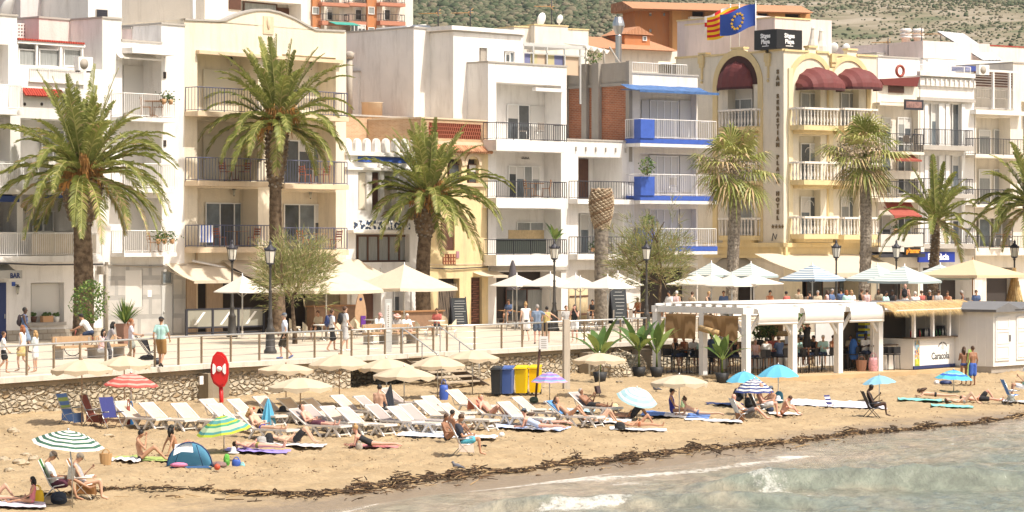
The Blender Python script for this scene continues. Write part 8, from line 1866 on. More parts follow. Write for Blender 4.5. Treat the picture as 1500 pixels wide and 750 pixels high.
# ================================================================ PEOPLE
def V3(*a): return Vector(a)
def base_pose():
	J=dict(pelvis=V3(0,0,.95),waist=V3(0,0,1.10),chest=V3(0,0,1.30),neck=V3(0,0,1.46),head=V3(.02,0,1.62))
	for s,n in ((1,'L'),(-1,'R')):
		J['sh'+n]=V3(0,s*.17,1.40);J['el'+n]=V3(-.02,s*.235,1.12);J['ha'+n]=V3(.06,s*.245,.88)
		J['hi'+n]=V3(0,s*.09,.91);J['kn'+n]=V3(.02,s*.10,.50);J['an'+n]=V3(0,s*.10,.08);J['to'+n]=V3(.17,s*.12,.035)
	return J
def arms(J,L=None,Rr=None):
	if L: J['elL'],J['haL']=V3(*L[0]),V3(*L[1])
	if Rr: J['elR'],J['haR']=V3(*Rr[0]),V3(*Rr[1])
def pose(name):
	J=base_pose()
	def legs(kL,aL,tL,kR=None,aR=None,tR=None):
		kR,aR,tR=kR or (kL[0],-kL[1],kL[2]),aR or (aL[0],-aL[1],aL[2]),tR or (tL[0],-tL[1],tL[2])
		J['knL'],J['anL'],J['toL'],J['knR'],J['anR'],J['toR']=map(lambda q: V3(*q),(kL,aL,tL,kR,aR,tR))
	def torso(pel,chest,headoff=(.04,0,.30),hipw=.09):
		p,c=V3(*pel),V3(*chest);ax=(c-p).normalized()
		J['pelvis']=p;J['waist']=p.lerp(c,.42);J['chest']=c;J['neck']=c+ax*.16;J['head']=c+V3(*headoff)
		for s,n in ((1,'L'),(-1,'R')): J['sh'+n]=c+ax*.09+V3(0,s*.17,0);J['hi'+n]=p-ax*.03+V3(0,s*hipw,0)
	if name=='walk':
		legs((.14,.09,.52),(.10,.09,.09),(.27,.10,.05),(.02,-.09,.50),(-.26,-.10,.16),(-.15,-.11,.04));arms(J,((-.10,.24,1.13),(-.02,.25,.90)),((.08,-.24,1.13),(.22,-.23,.95)))
	elif name=='push':
		legs((.12,.09,.52),(.08,.09,.09),(.25,.10,.05),(.0,-.09,.50),(-.22,-.10,.14),(-.12,-.11,.04));arms(J,((.10,.22,1.14),(.36,.18,1.10)),((.10,-.22,1.14),(.36,-.18,1.10)))
	elif name=='backpack_walk': legs((.14,.09,.52),(.14,.09,.09),(.31,.10,.05),(-.02,-.09,.50),(-.24,-.10,.12),(-.12,-.11,.04));arms(J,((-.06,.23,1.14),(.12,.22,1.02)),((.02,-.24,1.13),(.18,-.23,.95)))
	elif name=='phone': arms(J,((.16,.20,1.18),(.22,.06,1.50)),((.16,-.20,1.18),(.22,-.06,1.50)))
	elif name=='hold': arms(J,((.12,.20,1.12),(.24,.05,1.22)),((.12,-.20,1.12),(.24,-.05,1.22)))
	elif name=='arm_over_L': arms(J,((.02,.40,1.36),(.04,.56,1.42)),None)
	elif name=='arm_over_R': arms(J,None,((.02,-.38,1.28),(.10,-.55,1.15)))
	elif name=='reach_up': arms(J,((.12,.2,1.62),(.16,.10,1.86)),((.18,-.2,1.58),(.2,-.08,1.84)))
	elif name=='lean_rail': torso((-.12,0,.93),(.04,0,1.26),(.10,0,.30));arms(J,((.16,.22,1.12),(.34,.12,1.05)),((.16,-.22,1.12),(.34,-.12,1.05)))
	elif name=='sit_chair':
		torso((0,0,.53),(-.03,0,.91),(.05,0,.31));legs((.42,.11,.52),(.40,.11,.08),(.57,.12,.035));arms(J,((.06,.22,.72),(.30,.14,.66)),((.06,-.22,.72),(.30,-.14,.66)))
	elif name=='sit_stool':
		torso((0,0,.82),(.02,0,1.20),(.06,0,.31));legs((.36,.12,.78),(.30,.12,.36),(.46,.13,.32));arms(J,((.12,.22,1.02),(.34,.12,1.05)),((.12,-.22,1.02),(.36,-.10,1.10)))
	elif name=='cross_legs':
		torso((0,0,.42),(-.14,0,.80),(.10,0,.30));legs((.43,.06,.53),(.86,-.02,.30),(1.0,-.04,.35),(.42,-.13,.44),(.56,-.13,.08),(.72,-.14,.03));arms(J,((-.02,.22,.60),(.26,.12,.58)),((-.02,-.22,.58),(.24,-.10,.58)))
	elif name=='low_chair':
		torso((0,0,.42),(-.15,0,.80),(.08,0,.30));legs((.45,.11,.50),(.50,.11,.08),(.66,.12,.03));arms(J,((-.02,.22,.58),(.22,.10,.82)),((-.02,-.22,.56),(.24,-.12,.60)))
	elif name=='doze_chair':
		torso((0,0,.32),(-.30,0,.58),(-.12,0,.27));legs((.42,.11,.44),(.80,.10,.08),(.92,.12,.10));arms(J,((-.14,.24,.42),(.10,.14,.40)),((-.14,-.24,.42),(.10,-.14,.40)))
	elif name=='sit_ground':
		torso((0,0,.13),(-.08,0,.51),(.05,0,.31));legs((.36,.12,.43),(.66,.11,.08),(.80,.12,.04));arms(J,((.06,.22,.32),(.30,.16,.36)),((.06,-.22,.32),(.30,-.16,.36)))
	elif name=='sit_hands_face':
		torso((0,0,.13),(-.06,0,.51),(.07,0,.30));legs((.40,.12,.42),(.72,.11,.08),(.86,.12,.04));arms(J,((.14,.20,.36),(.16,.05,.74)),((.14,-.20,.36),(.16,-.05,.72)))
	elif name=='sit_straight':
		torso((0,0,.13),(-.04,0,.51),(.03,0,.31));legs((.42,.12,.14),(.84,.12,.08),(.92,.14,.20));arms(J,((.08,.22,.30),(.30,.14,.20)),((.08,-.22,.30),(.30,-.12,.22)))
	elif name=='sit_back':
		torso((0,0,.13),(-.14,0,.49),(-.02,0,.31));legs((.38,.12,.40),(.70,.11,.08),(.84,.12,.04));arms(J,((-.30,.24,.30),(-.38,.24,.06)),((-.30,-.24,.30),(-.38,-.24,.06)))
	elif name=='hunch':
		torso((0,0,.13),(.12,0,.46),(.18,0,.20));legs((.40,.13,.40),(.62,.12,.08),(.78,.13,.04));arms(J,((.26,.22,.32),(.52,.12,.20)),((.26,-.22,.32),(.52,-.12,.22)))
	elif name in ('supine','supine_knees','supine_one'):
		torso((0,0,.13),(-.38,0,.14),(-.30,0,.03));J['neck']=V3(-.54,0,.14)
		legs(*{'supine': ((.42,.10,.12),(.84,.11,.08),(.88,.14,.24)),'supine_knees': ((.30,.12,.46),(.56,.13,.08),(.72,.14,.04)),'supine_one': ((.30,.12,.45),(.54,.13,.08),(.70,.14,.04),(.42,-.10,.13),(.84,-.11,.08),(.88,-.14,.22))}[name])
		arms(J,((-.26,.27,.09),(.0,.26,.07)),((-.24,-.27,.10),(-.08,-.12,.24)))
	elif name=='prone':
		torso((0,0,.12),(-.38,0,.16),(-.28,0,.10));J['neck']=V3(-.53,0,.20);legs((.42,.10,.09),(.84,.12,.10),(.98,.14,.03));arms(J,((-.60,.26,.06),(-.72,.08,.06)),((-.60,-.26,.06),(-.74,-.06,.06)))
		J['toL']=V3(.98,.14,.03);J['toR']=V3(.98,-.14,.03)
	elif name=='prone_up':
		torso((0,0,.12),(-.36,0,.28),(-.14,0,.30));J['neck']=V3(-.45,0,.40);legs((.42,.10,.09),(.84,.12,.10),(.98,.14,.03));arms(J,((-.50,.20,.06),(-.72,.12,.06)),((-.50,-.20,.06),(-.72,-.12,.06)))
	elif name=='recline':
		torso((0,0,.47),(-.30,0,.72),(-.18,0,.24));legs((.44,.11,.47),(.86,.11,.44),(.90,.14,.58));arms(J,((-.16,.25,.54),(.08,.18,.58)),((-.16,-.25,.54),(.06,-.12,.62)))
	elif name=='recline_knee':
		torso((0,0,.47),(-.30,0,.72),(-.18,0,.24));legs((.34,.11,.76),(.58,.11,.44),(.74,.12,.41),(.38,-.11,.70),(.66,-.11,.44),(.82,-.12,.41));arms(J,((-.14,.25,.54),(.08,.18,.60)),((-.26,-.27,.60),(-.42,-.2,.78)))
	elif name=='read':
		torso((0,0,.47),(-.30,0,.70),(-.16,0,.25));legs((.44,.11,.50),(.86,.11,.44),(.90,.14,.60));arms(J,((-.06,.20,.58),(.14,.08,.84)),((-.06,-.20,.58),(.14,-.08,.84)))
	elif name=='cycle':
		torso((0,0,.95),(.22,0,1.27),(.16,0,.26));legs((.36,.10,.80),(.22,.10,.42),(.38,.11,.40),(.30,-.10,.62),(.10,-.10,.24),(.26,-.11,.22));arms(J,((.40,.22,1.14),(.62,.24,1.04)),((.40,-.22,1.14),(.62,-.24,1.04)))
	elif name=='sit_bench_fwd':
		torso((0,0,.55),(.04,0,.92),(.08,0,.30));legs((.42,.11,.52),(.40,.11,.08),(.57,.12,.035));arms(J,((.14,.22,.72),(.32,.10,.62)),((.14,-.22,.72),(.32,-.10,.62)))
	return J
RAW=[]      # (object,finger/eye builder) finished after one dependency update
def capsule_chain(mb,a,b,r0,r1,n=8):
	mb.tube([a,b],[r0,r1],n,sm=True);mb.ell(a,(r0,)*3,n);mb.ell(b,(r1,)*3,n)
SKIN={'fair': (.58,.36,.25),'tan': (.46,.25,.15),'brown': (.30,.15,.085),'deep': (.07,.035,.022),'pink': (.62,.34,.25)}
HAIR={'black': (.015,.012,.010),'brown': (.075,.038,.020),'blond': (.42,.26,.11),'red': (.28,.10,.035),'grey': (.36,.33,.30),'white': (.6,.57,.53)}
def human(lab,loc,rz,p='stand',h=1.7,skin='fair',hair='brown',style='short',top=None,bottom=None,hat=None,group=None,female=False,voxel=.024,glasses=False,shoes=None,feet_z=0,fat=1.0,J=None):
	"""top / bottom: (kind, colour name, rgb)"""
	J=J or pose(p);k=h/1.76
	for q in J: J[q]=J[q]*k
	t=thing('person',lab,'person',loc,rz,group)
	sm_=M('skin_'+skin,SKIN[skin],.55,.08,6)
	w=.93 if female else 1.0;f=fat
	mb=MB();A=lambda a,b,r0,r1: capsule_chain(mb,J[a],J[b],r0*k,r1*k)
	hd=J['head'];nk=J['neck'];ax=(hd-nk).normalized()
	for s in (-1,1):
		o=V3(0,s*.055*k*w,0);mb.tube([J['pelvis']+o,J['waist']+o*.8,J['chest']+o*1.25],[.098*k*f,.086*k*f,.102*k*(w if female else 1.05)],8);mb.ell(J['pelvis']+o,(.10*k*f,)*3,8);mb.ell(J['chest']+o*1.25,(.10*k,)*3,8)
	A('shL','shR',.062*w,.062*w);capsule_chain(mb,J['chest'],nk,.08*k,.052*k);capsule_chain(mb,nk,hd,.050*k,.052*k)
	mb.ell(hd,(.088*k,.074*k,.108*k),12,rot=None if abs(ax.z)>.5 else Euler((0,math.pi/2,0)))
	for n in 'LR':
		A('sh'+n,'el'+n,.050*w,.038*w);A('el'+n,'ha'+n,.040*w,.026*w);A('hi'+n,'kn'+n,.082*f**.5,.054);A('kn'+n,'an'+n,.056,.034);A('an'+n,'to'+n,.036,.028)
		d=(J['ha'+n]-J['el'+n]).normalized();mb.ell(J['ha'+n]+d*.045*k,(.036*k,)*3,6)
	up=ax;fw=V3(1,0,0)-up*up.x
	if fw.length<.2: fw=V3(0,0,1)-up*up.z
	if p.startswith('prone') : fw=V3(-.8,0,-.3)
	fw.normalize();sd=up.cross(fw).normalized()
	mb.ell(hd+fw*.088*k-up*.005*k,(.016*k,.014*k,.024*k),6);[mb.ell(hd+sd*s*.078*k,(.018*k,.014*k,.028*k),6) for s in (-1,1)];mb.ell(hd+fw*.055*k-up*.085*k,(.034*k,)*3,6)
	body=mb.build('body',sm_,t);md=body.modifiers.new('join','REMESH');md.mode='VOXEL';md.voxel_size=voxel;
	ex=MB()
	for n in 'LR':      # five fingers,unequal,lightly curled
		d=(J['ha'+n]-J['el'+n]).normalized();sx=d.cross(V3(0,0,1) if abs(d.z)<.9 else V3(1,0,0)).normalized();pal=sx.cross(d).normalized();b=J['ha'+n]+d*.065*k;sgn=1 if n=='L' else -1
		for i,(o,l) in enumerate(((-.027,.060),(-.009,.074),(.009,.078),(.027,.070))):
			p0=b+pal*o*k;ex.tube([p0,p0+d*l*.55*k+sx*.004*k,p0+d*l*.95*k+sx*sgn*.022*k],[.0095*k,.0085*k,.006*k],4)
		p0=J['ha'+n]+d*.02*k+pal*-.034*k;ex.tube([p0,p0+(d*.7-pal*.75)*.035*k,p0+(d*.95-pal*.7)*.058*k],[.011*k,.010*k,.007*k],4)
	ex2=MB();[ex2.ell(hd+fw*.080*k+sd*s*.030*k+up*.012*k,(.009*k,.009*k,.007*k),5) for s in (-1,1)];ex2.ell(hd+fw*.080*k-up*.052*k,(.008*k,.020*k,.006*k),5,1)
	RAW.append((body,ex,ex2,[M('eye_dark',(.03,.02,.018),.4),M('lip',(.40,.13,.10),.6)]))
	hm=M('hair_'+hair,HAIR[hair],.6,.2,12);hb=MB();bk=fw*-1
	if style != 'bald':
		hb.ell(hd+bk*.018*k+up*.022*k,(.094*k,.085*k,.098*k),12)
		if style in ('long','pony','bun'):
			dn=V3(0,0,-1) if abs(up.z)>.5 else bk
			if p.startswith(('supine','recline','doze')): dn=(bk*.5-V3(0,0,.6))
			if style=='long': hb.tube([hd+bk*.05*k,hd+bk*.075*k+dn*.12*k,hd+bk*.07*k+dn*.27*k],[.078*k,.075*k,.035*k],8);[hb.tube([hd+sd*s*.066*k,hd+sd*s*.075*k+dn*.12*k+fw*.01,hd+sd*s*.06*k+dn*.22*k],[.03*k,.03*k,.012*k],6) for s in (-1,1)]
			if style=='pony': hb.tube([hd+bk*.10*k+up*.02*k,hd+bk*.15*k+dn*.08*k,hd+bk*.13*k+dn*.22*k],[.03*k,.034*k,.012*k],6)
			if style=='bun': hb.ell(hd+up*.12*k+bk*.03*k,(.045*k,)*3,8)
		fwl=fw
		for i,v in enumerate(hb.v):       # push hair off the face
			q=Vector(v)-hd;a=q.dot(fwl);u_=q.dot(up)
			if a>.045*k and u_<.055*k and q.length<.13*k: q=q-fwl*(a-.045*k);hb.v[i]=tuple(hd+q*.93)
		hb.build('hair',hm,t)
	if glasses: g=MB();[g.ell(hd+fw*.090*k+sd*s*.030*k+up*.012*k,(.012*k,.024*k,.017*k),6) for s in (-1,1)];g.build('sunglasses',M('black_lens',(.01,.01,.01),.2),t)
	if hat:
		kind,cn,c=hat;hm2=M(cn,c,.8);m=MB();rot=up.to_track_quat('Z','Y').to_matrix()
		def hp(x,y,z): return hd+fw*x*k+sd*y*k+up*z*k
		dome=[];
		for j in range(5):
			ph=math.pi/2*j/4
			for i in range(12): a=i*math.pi/6;dome.append(hp(.102*math.cos(ph)*math.cos(a)-.012,.094*math.cos(ph)*math.sin(a),.04+.085*math.sin(ph)))
		m.add(dome,[(j*12+i,j*12+(i+1)%12,(j+1)*12+(i+1)%12,(j+1)*12+i) for j in range(4) for i in range(12)],0,True)
		if kind=='cap': m.add([hp(.07,-.07,.045),hp(.15,-.055,.035),hp(.175,0,.03),hp(.15,.055,.035),hp(.07,.07,.045),hp(.07,-.07,.055),hp(.15,-.055,.045),hp(.175,0,.04),hp(.15,.055,.045),hp(.07,.07,.055)],[(0,1,2,3,4),(9,8,7,6,5),(0,5,6,1),(1,6,7,2),(2,7,8,3),(3,8,9,4)])
		else: m.add([hp(.10*math.cos(i*math.pi/8)-.01,.095*math.sin(i*math.pi/8),.045) for i in range(16)]+[hp(.19*math.cos(i*math.pi/8)-.01,.18*math.sin(i*math.pi/8),.02) for i in range(16)],[(i,(i+1)%16,(i+1)%16+16,i+16) for i in range(16)],0,True)
		m.build('cap' if kind=='cap' else 'sun_hat',hm2,t)
	g=.016
	def cl(name,mb2,cn,c,var=0):
		o=mb2.build(name,M(cn,c,.9,var,12),t);md=o.modifiers.new('join','REMESH');md.mode='VOXEL';md.voxel_size=voxel;RAW.append((o,None,None,None))
	def leg(mb2,n,frac,fl=0.0):
		a,b=J['hi'+n],J['kn'+n];r=.088*f**.5+g
		if frac<=1: capsule_chain(mb2,a,a.lerp(b,frac),r*k,(r-.012+fl)*k)
		else: capsule_chain(mb2,a,b,r*k,.066*k+g*k);c=J['an'+n];capsule_chain(mb2,b,b.lerp(c,frac-1),.066*k+g*k,.055*k)
	if top:
		kind,cn,c=top;m=MB();fr={'bikini': (.72,.92)}.get(kind,(0,1))
		for s in (-1,1):
			o=V3(0,s*.055*k*w,0);P0,P1,P2=J['pelvis']+o,J['waist']+o*.8,J['chest']+o*1.25
			if kind=='bikini': m.ell(P2-(P2-P1)*.15+fw*.02*k,(.095*k,.07*k,.055*k),8)
			elif kind=='open_back': m.tube([P0,P1,P2],[.11*k*f,.10*k*f,.112*k],8)
			else: m.tube([P0,P1,P2],[(.112*f+(.02 if kind in ('loose','dress') else 0))*k,(.102*f+(.012 if kind in ('loose','dress') else 0))*k,.118*k*w],8);m.ell(P2,(.115*k*w,)*3,8)
		if kind=='bikini': m.tube([J['chest']-V3(0,.14*k,0)-(J['chest']-J['waist'])*.15,J['chest']+V3(0,.14*k,0)-(J['chest']-J['waist'])*.15],.028*k,6)
		if kind in ('tee','loose','dress','tank'): capsule_chain(m,J['shL'].lerp(J['shR'],.12 if kind=='tank' else 0),J['shR'].lerp(J['shL'],.12 if kind=='tank' else 0),(.072)*k,.072*k)
		if kind in ('tee','loose','shirt'):
			if kind=='shirt': capsule_chain(m,J['shL'],J['shR'],.072*k,.072*k)
			for n in 'LR':
				e=J['sh'+n].lerp(J['el'+n],.62 if kind != 'shirt' else 1);capsule_chain(m,J['sh'+n],e,.068*k,.062*k)
				if kind=='shirt': capsule_chain(m,J['el'+n],J['el'+n].lerp(J['ha'+n],.85),.055*k,.044*k)
		if kind=='dress':
			for n in 'LR': leg(m,n,.75,.05)
		cl('bikini_top' if kind=='bikini' else ('dress' if kind=='dress' else 'shirt'),m,cn,c,.1)
	if bottom:
		kind,cn,c=bottom;m=MB();fr={'shorts': .62,'brief': .10,'long_shorts': .95,'trousers': 1.9,'skirt': .55,'mini': .4}[kind]
		for s in (-1,1): m.ell(J['pelvis']+V3(0,s*.055*k*w,0),((.112*f if kind != 'brief' else .106*f)*k,)*3,8)
		for n in 'LR':
			if kind=='brief': m.ell(J['hi'+n],(.09*k*f,)*3,8)
			else: leg(m,n,fr,.035 if kind=='skirt' else (.012 if 'shorts' in kind else 0))
		if kind=='skirt': capsule_chain(m,J['hiL'].lerp(J['knL'],.5),J['hiR'].lerp(J['knR'],.5),.1*k,.1*k)
		cl({'brief':'swim_bottom','shorts':'shorts','long_shorts':'shorts','trousers':'trousers','skirt':'skirt','mini':'shorts'}[kind],m,cn,c,.1)
	if shoes:
		m=MB();[capsule_chain(m,J['an'+n]+V3(-.02,0,-.03)*k,J['to'+n]+V3(.01,0,.0),.046*k,.038*k) for n in 'LR'];cl('shoes',m,shoes[0],shoes[1])
	return t
def backpack(px_loc,rz,z,lab,mat,k=1.0):
	q=Vector(px_loc)+Vector((-.20*math.cos(rz),-.20*math.sin(rz),z));t=thing('backpack',lab,'backpack',q,rz,'backpacks being worn');MB().ell((0,0,0),(.09*k,.15*k,.24*k),10).ell((-.06,0,-.07),(.06,.11,.12),8).build('body',mat,t);m=MB();[m.tube([(.05,y,.18),(.14,y,.24),(.30,y,.16),(.30,y,-.02),(.12,y,-.14)],.018,4) for y in (-.12,.12)];m.build('strap',mat,t)
W_=('tee','cloth_white',(.78,.77,.75));BLK=(.022,.022,.024)
RT,LF,CAMR,AWAY=0.0,math.pi,-math.pi/2,math.pi/2
def at(px,py): return G(px,py)
# ---- on the promenade,left part
human('boy in white shirt and black shorts cut off by the left frame edge',at(5,548),.1,'walk',1.45,'tan','brown','short',W_,('shorts','cloth_black',BLK))
human('red haired girl in white top and yellow skirt walking beside the railing',at(33,545),-.15+LF*0+2.9,'walk',1.62,'fair','red','long',('tank','cloth_white',W_[2]),('skirt','cloth_yellow',(.70,.55,.25)),female=True)
human('smaller blond girl in white shorts walking behind the red haired girl',at(52,546),2.9,'hold',1.45,'fair','blond','long',('tee','cloth_pale_mint',(.62,.68,.68)),('shorts','cloth_white',W_[2]),female=True)
human('tall man in blue vest with backpack and black cap walking along the white wall',at(36,518),.0,'walk',1.85,'deep','black','short',('tank','cloth_denim',(.09,.14,.27)),('long_shorts','cloth_denim_light',(.20,.26,.36)))
backpack(at(36,518),0,1.30,'dark backpack worn by the man in blue vest',M('bag_dark',(.04,.03,.035),.9))
human('cyclist in white shirt and black cap riding past the palm trunk',P(133,0,109)-Vector((0,0,P(0,0,109).z)),math.pi*.97,'cycle',1.75,'tan','black','short',W_,('shorts','cloth_navy',(.03,.045,.09)),hat=('cap','cap_dark',BLK))
def bicycle():
	q=P(127,0,109);q.z=0;t=thing('bicycle','bicycle ridden by the man in white shirt','bicycle',q,math.pi*.97);fr=M('bike_red',(.35,.06,.04),.4)
	for x in (-.5,.55): o=MB().tube([(x+.33*math.cos(k*math.pi/12),0,.35+.33*math.sin(k*math.pi/12)) for k in range(25)],.018,5,cap=False).build('wheel',IRON,t);s=MB();[s.tube([(x,0,.35),(x+.32*math.cos(k*.785),0,.35+.32*math.sin(k*.785))],.004,3) for k in range(8)];s.build('spokes',METAL,o)
	MB().tube([(-.5,0,.35),(-.15,0,.8),(.4,0,.85),(.0,0,.35),(-.5,0,.35)],.018,5).tube([(.0,0,.35),(-.15,0,.9)],.018,5).tube([(.55,0,.35),(.42,0,1.0)],.02,5).build('frame',fr,t);MB().tube([(.36,-.28,1.02),(.42,-.1,1.05),(.42,.1,1.05),(.36,.28,1.02)],.015,5).build('handlebar',IRON,t);MB().ell((-.15,0,.92),(.13,.07,.03),8).build('saddle',IRON,t)
bicycle()
human('dark haired woman in pale pink top seated on the bench, left of two',at(148,533)+Vector((0,.1,0)),CAMR+.9,'sit_bench_fwd',1.65,'fair','black','long',('tank','cloth_pink',(.70,.50,.50)),('trousers','cloth_white',W_[2]),female=True,glasses=True)
human('dark haired woman in grey shirt with black bag beside the woman in pink',at(161,534),.2,'lean_rail',1.62,'fair','black','long',('tee','cloth_grey',(.30,.28,.29)),('trousers','cloth_charcoal',(.10,.095,.10)),female=True,glasses=True)
human('woman in white top and grey skirt pushing the pushchair',at(192,533),.1,'push',1.66,'tan','red','pony',('tee','cloth_lilac_white',(.66,.62,.68)),('skirt','cloth_sage',(.34,.36,.32)),female=True,shoes=('shoe_grey',(.3,.3,.3)))
def pushchair():
	q=at(216,534);t=thing('pushchair','black pushchair with grey hood in front of the woman in grey skirt','pushchair',q,.05);bk=M('pushchair_black',(.03,.03,.035),.7)
	MB().add([(-.3,-.22,.95),(-.3,.22,.95),(.1,-.22,.45),(.1,.22,.45),(.42,-.22,.42),(.42,.22,.42),(-.02,-.22,.9),(-.02,.22,.9)],[(0,1,3,2),(2,3,5,4),(0,2,6),(1,7,3)]).build('seat',bk,t);V=[];
	m=MB();[V.append((.05-.36*math.cos(i*math.pi/8),y,.85+.28*math.sin(i*math.pi/8))) for i in range(9) for y in (-.24,0,.24)];m.add(V,[(3*i+j,3*i+j+3,3*i+j+4,3*i+j+1) for i in range(8) for j in (0,1)],0,True);m.build('hood',M('hood_grey',(.33,.36,.38),.8),t)
	f=MB();[f.tube([(-.42,y,1.02),(-.05,y,.5),(.35,y,.12)],.016,5).tube([(.2,y,.5),(-.3,y,.12)],.016,5) for y in (-.24,.24)];f.tube([(-.42,-.24,1.02),(-.42,.24,1.02)],.018,5);f.build('frame',IRON,t)
	[MB().tube([(x,y-.02,.12),(x,y+.02,.12)],.12,12).build('wheel',IRON,t) for x in (-.3,.35) for y in (-.24,.24)];MB().ell((0,0,.25),(.28,.2,.1),8).build('basket',bk,t)
pushchair()
human('man in mint shirt and brown shorts with black cap seen from behind',at(236,538),AWAY-.25,'walk',1.80,'tan','brown','short',('tee','cloth_mint',(.42,.66,.62)),('long_shorts','cloth_tan_brown',(.30,.17,.06)),hat=('cap','cap_dark',BLK),shoes=('shoe_dark',(.06,.05,.05)),fat=1.1)
human('grey haired man in white shirt and dark shorts walking left past the lamp',at(417,526),LF-.1,'walk',1.76,'fair','grey','short',('tee','cloth_pale_blue',(.58,.62,.72)),('long_shorts','cloth_dark_olive',(.055,.045,.03)),hat=('cap','cap_slate',(.10,.12,.15)),shoes=('shoe_blue',(.15,.2,.4)))
human('young man in white shirt and black shorts, left of two with backpacks',at(486,515),.4,'backpack_walk',1.72,'tan','brown','short',W_,('long_shorts','cloth_black',BLK));backpack(at(486,515),.4,1.22,'dark blue backpack on the left young man',NAVY)
human('young man in white shirt and pale shorts, right of two with backpacks',at(505,515),.5,'backpack_walk',1.84,'fair','brown','short',W_,('long_shorts','cloth_pale_grey',(.52,.51,.50)),shoes=('shoe_white',(.7,.7,.7)));backpack(at(505,515),.5,1.32,'black backpack on the right young man',CB)
human('man in white shirt and brown shorts seated on the bench left of the pillar',at(554,502)+Vector((0,.4,0)),CAMR+.55,'sit_bench_fwd',1.7,'pink','grey','short',W_,('shorts','cloth_beige',(.52,.42,.30)),hat=('cap','cap_pink',(.5,.25,.22)),shoes=('shoe_dark',(.06,.05,.05)))
human('person with pink sun hat and patterned shirt seated right of the pillar',at(580,502)+Vector((0,.4,0)),CAMR+.45,'sit_bench_fwd',1.65,'fair','blond','short',('tee','cloth_patterned_grey',(.42,.40,.38)),('shorts','cloth_beige',(.52,.42,.30)),hat=('hat','hat_pink',(.66,.35,.30)),female=True,shoes=('shoe_dark',(.06,.05,.05)))
human('person with legs stretched on the bench beside the pink sun hat',at(594,503)+Vector((0,.5,0)),CAMR+.5,'sit_bench_fwd',1.68,'pink','white','short',('tee','cloth_white',W_[2]),('shorts','cloth_beige',(.52,.42,.30)),shoes=('shoe_dark',(.06,.05,.05)))
human('woman in long white dress with tied up blond hair walking away',at(770,500),AWAY+.2,'walk',1.74,'fair','blond','bun',('dress','cloth_white_dress',(.80,.76,.72)),('long_shorts','cloth_black',BLK),female=True)
human('man in blue shirt with his arm around the woman in yellow top',at(787,504),AWAY,'arm_over_R',1.72,'pink','grey','short',('tee','cloth_steel_blue',(.20,.26,.36)),('shorts','cloth_navy_grey',(.09,.12,.17)),shoes=('shoe_dark',(.06,.05,.05)),fat=1.08)
human('woman in yellow crop top and black shorts embraced by the man in blue',at(801,503),AWAY+.1,'arm_over_R',1.62,'fair','black','short',('tank','cloth_mustard',(.55,.42,.16)),('shorts','cloth_black',BLK),female=True)
human('woman in striped black and white shirt, left of two taking a photo',at(829,500),.2-1.2,'stand',1.60,'fair','brown','short',('tee','cloth_striped',(.40,.39,.38)),('shorts','cloth_black',BLK),female=True)
human('woman in black top and white shorts holding a phone to her face',at(842,502),CAMR-.3,'phone',1.68,'pink','black','long',('tank','cloth_black',BLK),('shorts','cloth_white',W_[2]),female=True)
q=P(1338,0,136.5);human('man in white shirt with backpack standing behind the kiosk roof',(P(1326,0,138.5).x,138.5,.62),AWAY-.3,'stand',1.72,'pink','white','bald',None,('long_shorts','cloth_white',W_[2]));backpack((P(1326,0,138.5).x,138.5,.62),AWAY-.3,1.25,'black backpack of the man behind the kiosk roof',CB)
human('man in white printed shirt seated on a cream chair behind the kiosk',(P(1341,0,138.6).x,138.6,.62),AWAY,'sit_bench_fwd',1.74,'pink','white','short',W_,('shorts','cloth_beige',(.52,.42,.30)),fat=1.1)
human('tanned man in grey vest eating at the table right of the parasols',(P(1412,0,140.5).x,140.5,.62),LF-.1,'sit_bench_fwd',1.76,'brown','grey','short',('tank','cloth_grey_vest',(.10,.10,.13)),('shorts','cloth_navy',(.03,.045,.09)))
# ---- diners on the terrace and under the pergola
tops=[('tee','cloth_white',W_[2]),('tee','cloth_coral',(.45,.12,.10)),('tank','cloth_black',BLK),('tee','cloth_denim',(.09,.14,.27)),('tank','cloth_pink',(.70,.50,.50)),('tee','cloth_sand',(.50,.42,.30)),('tee','cloth_mint',(.42,.66,.62)),('tank','cloth_rust',(.35,.12,.05))]
topn=['white shirt','coral shirt','black top','denim blue shirt','pink top','sand coloured shirt','mint shirt','rust coloured top']
din=[(980,139,0,'black','short','tan'),(991,139.5,4,'white','short','fair'),(1014,140,5,'brown','short','fair'),(1038,140.5,2,'blond','short','fair'),(1152,143,1,'black','short','brown'),(1186,144,2,'black','short','tan'),(1198,143.5,5,'grey','short','fair'),(1212,144.5,4,'brown','long','tan'),(1219,144,3,'grey','short','fair'),(1247,144,0,'blond','long','fair'),(1262,145,2,'brown','short','tan'),(1270,144,4,'brown','short','pink'),(1298,141,6,'black','short','brown'),(1307,142,2,'black','short','deep'),(1375,142,0,'brown','short','tan'),(1388,141.5,7,'brown','short','tan'),(1232,147,3,'black','short','tan'),(1287,147,5,'brown','long','tan'),(1350,144,1,'brown','short','tan')]
place=['left of the pergola roof top','just right of the dark haired diner at the pergola corner','behind the middle of the pergola roof, left one','behind the middle of the pergola roof, blond','alone near the hotel side wall','under the blue striped parasol, first of four','under the blue striped parasol, second of four','under the blue striped parasol, third of four','under the blue striped parasol, fourth of four','blond beside the right fan palm','left of the fan palm trunk','right of the fan palm trunk','beside the right lamp post','right of the person beside the right lamp post','below the pharmacy sign','beside the man in grey vest','behind the hotel lamp','between fan palm and right lamp','in shade under the widest striped parasol']
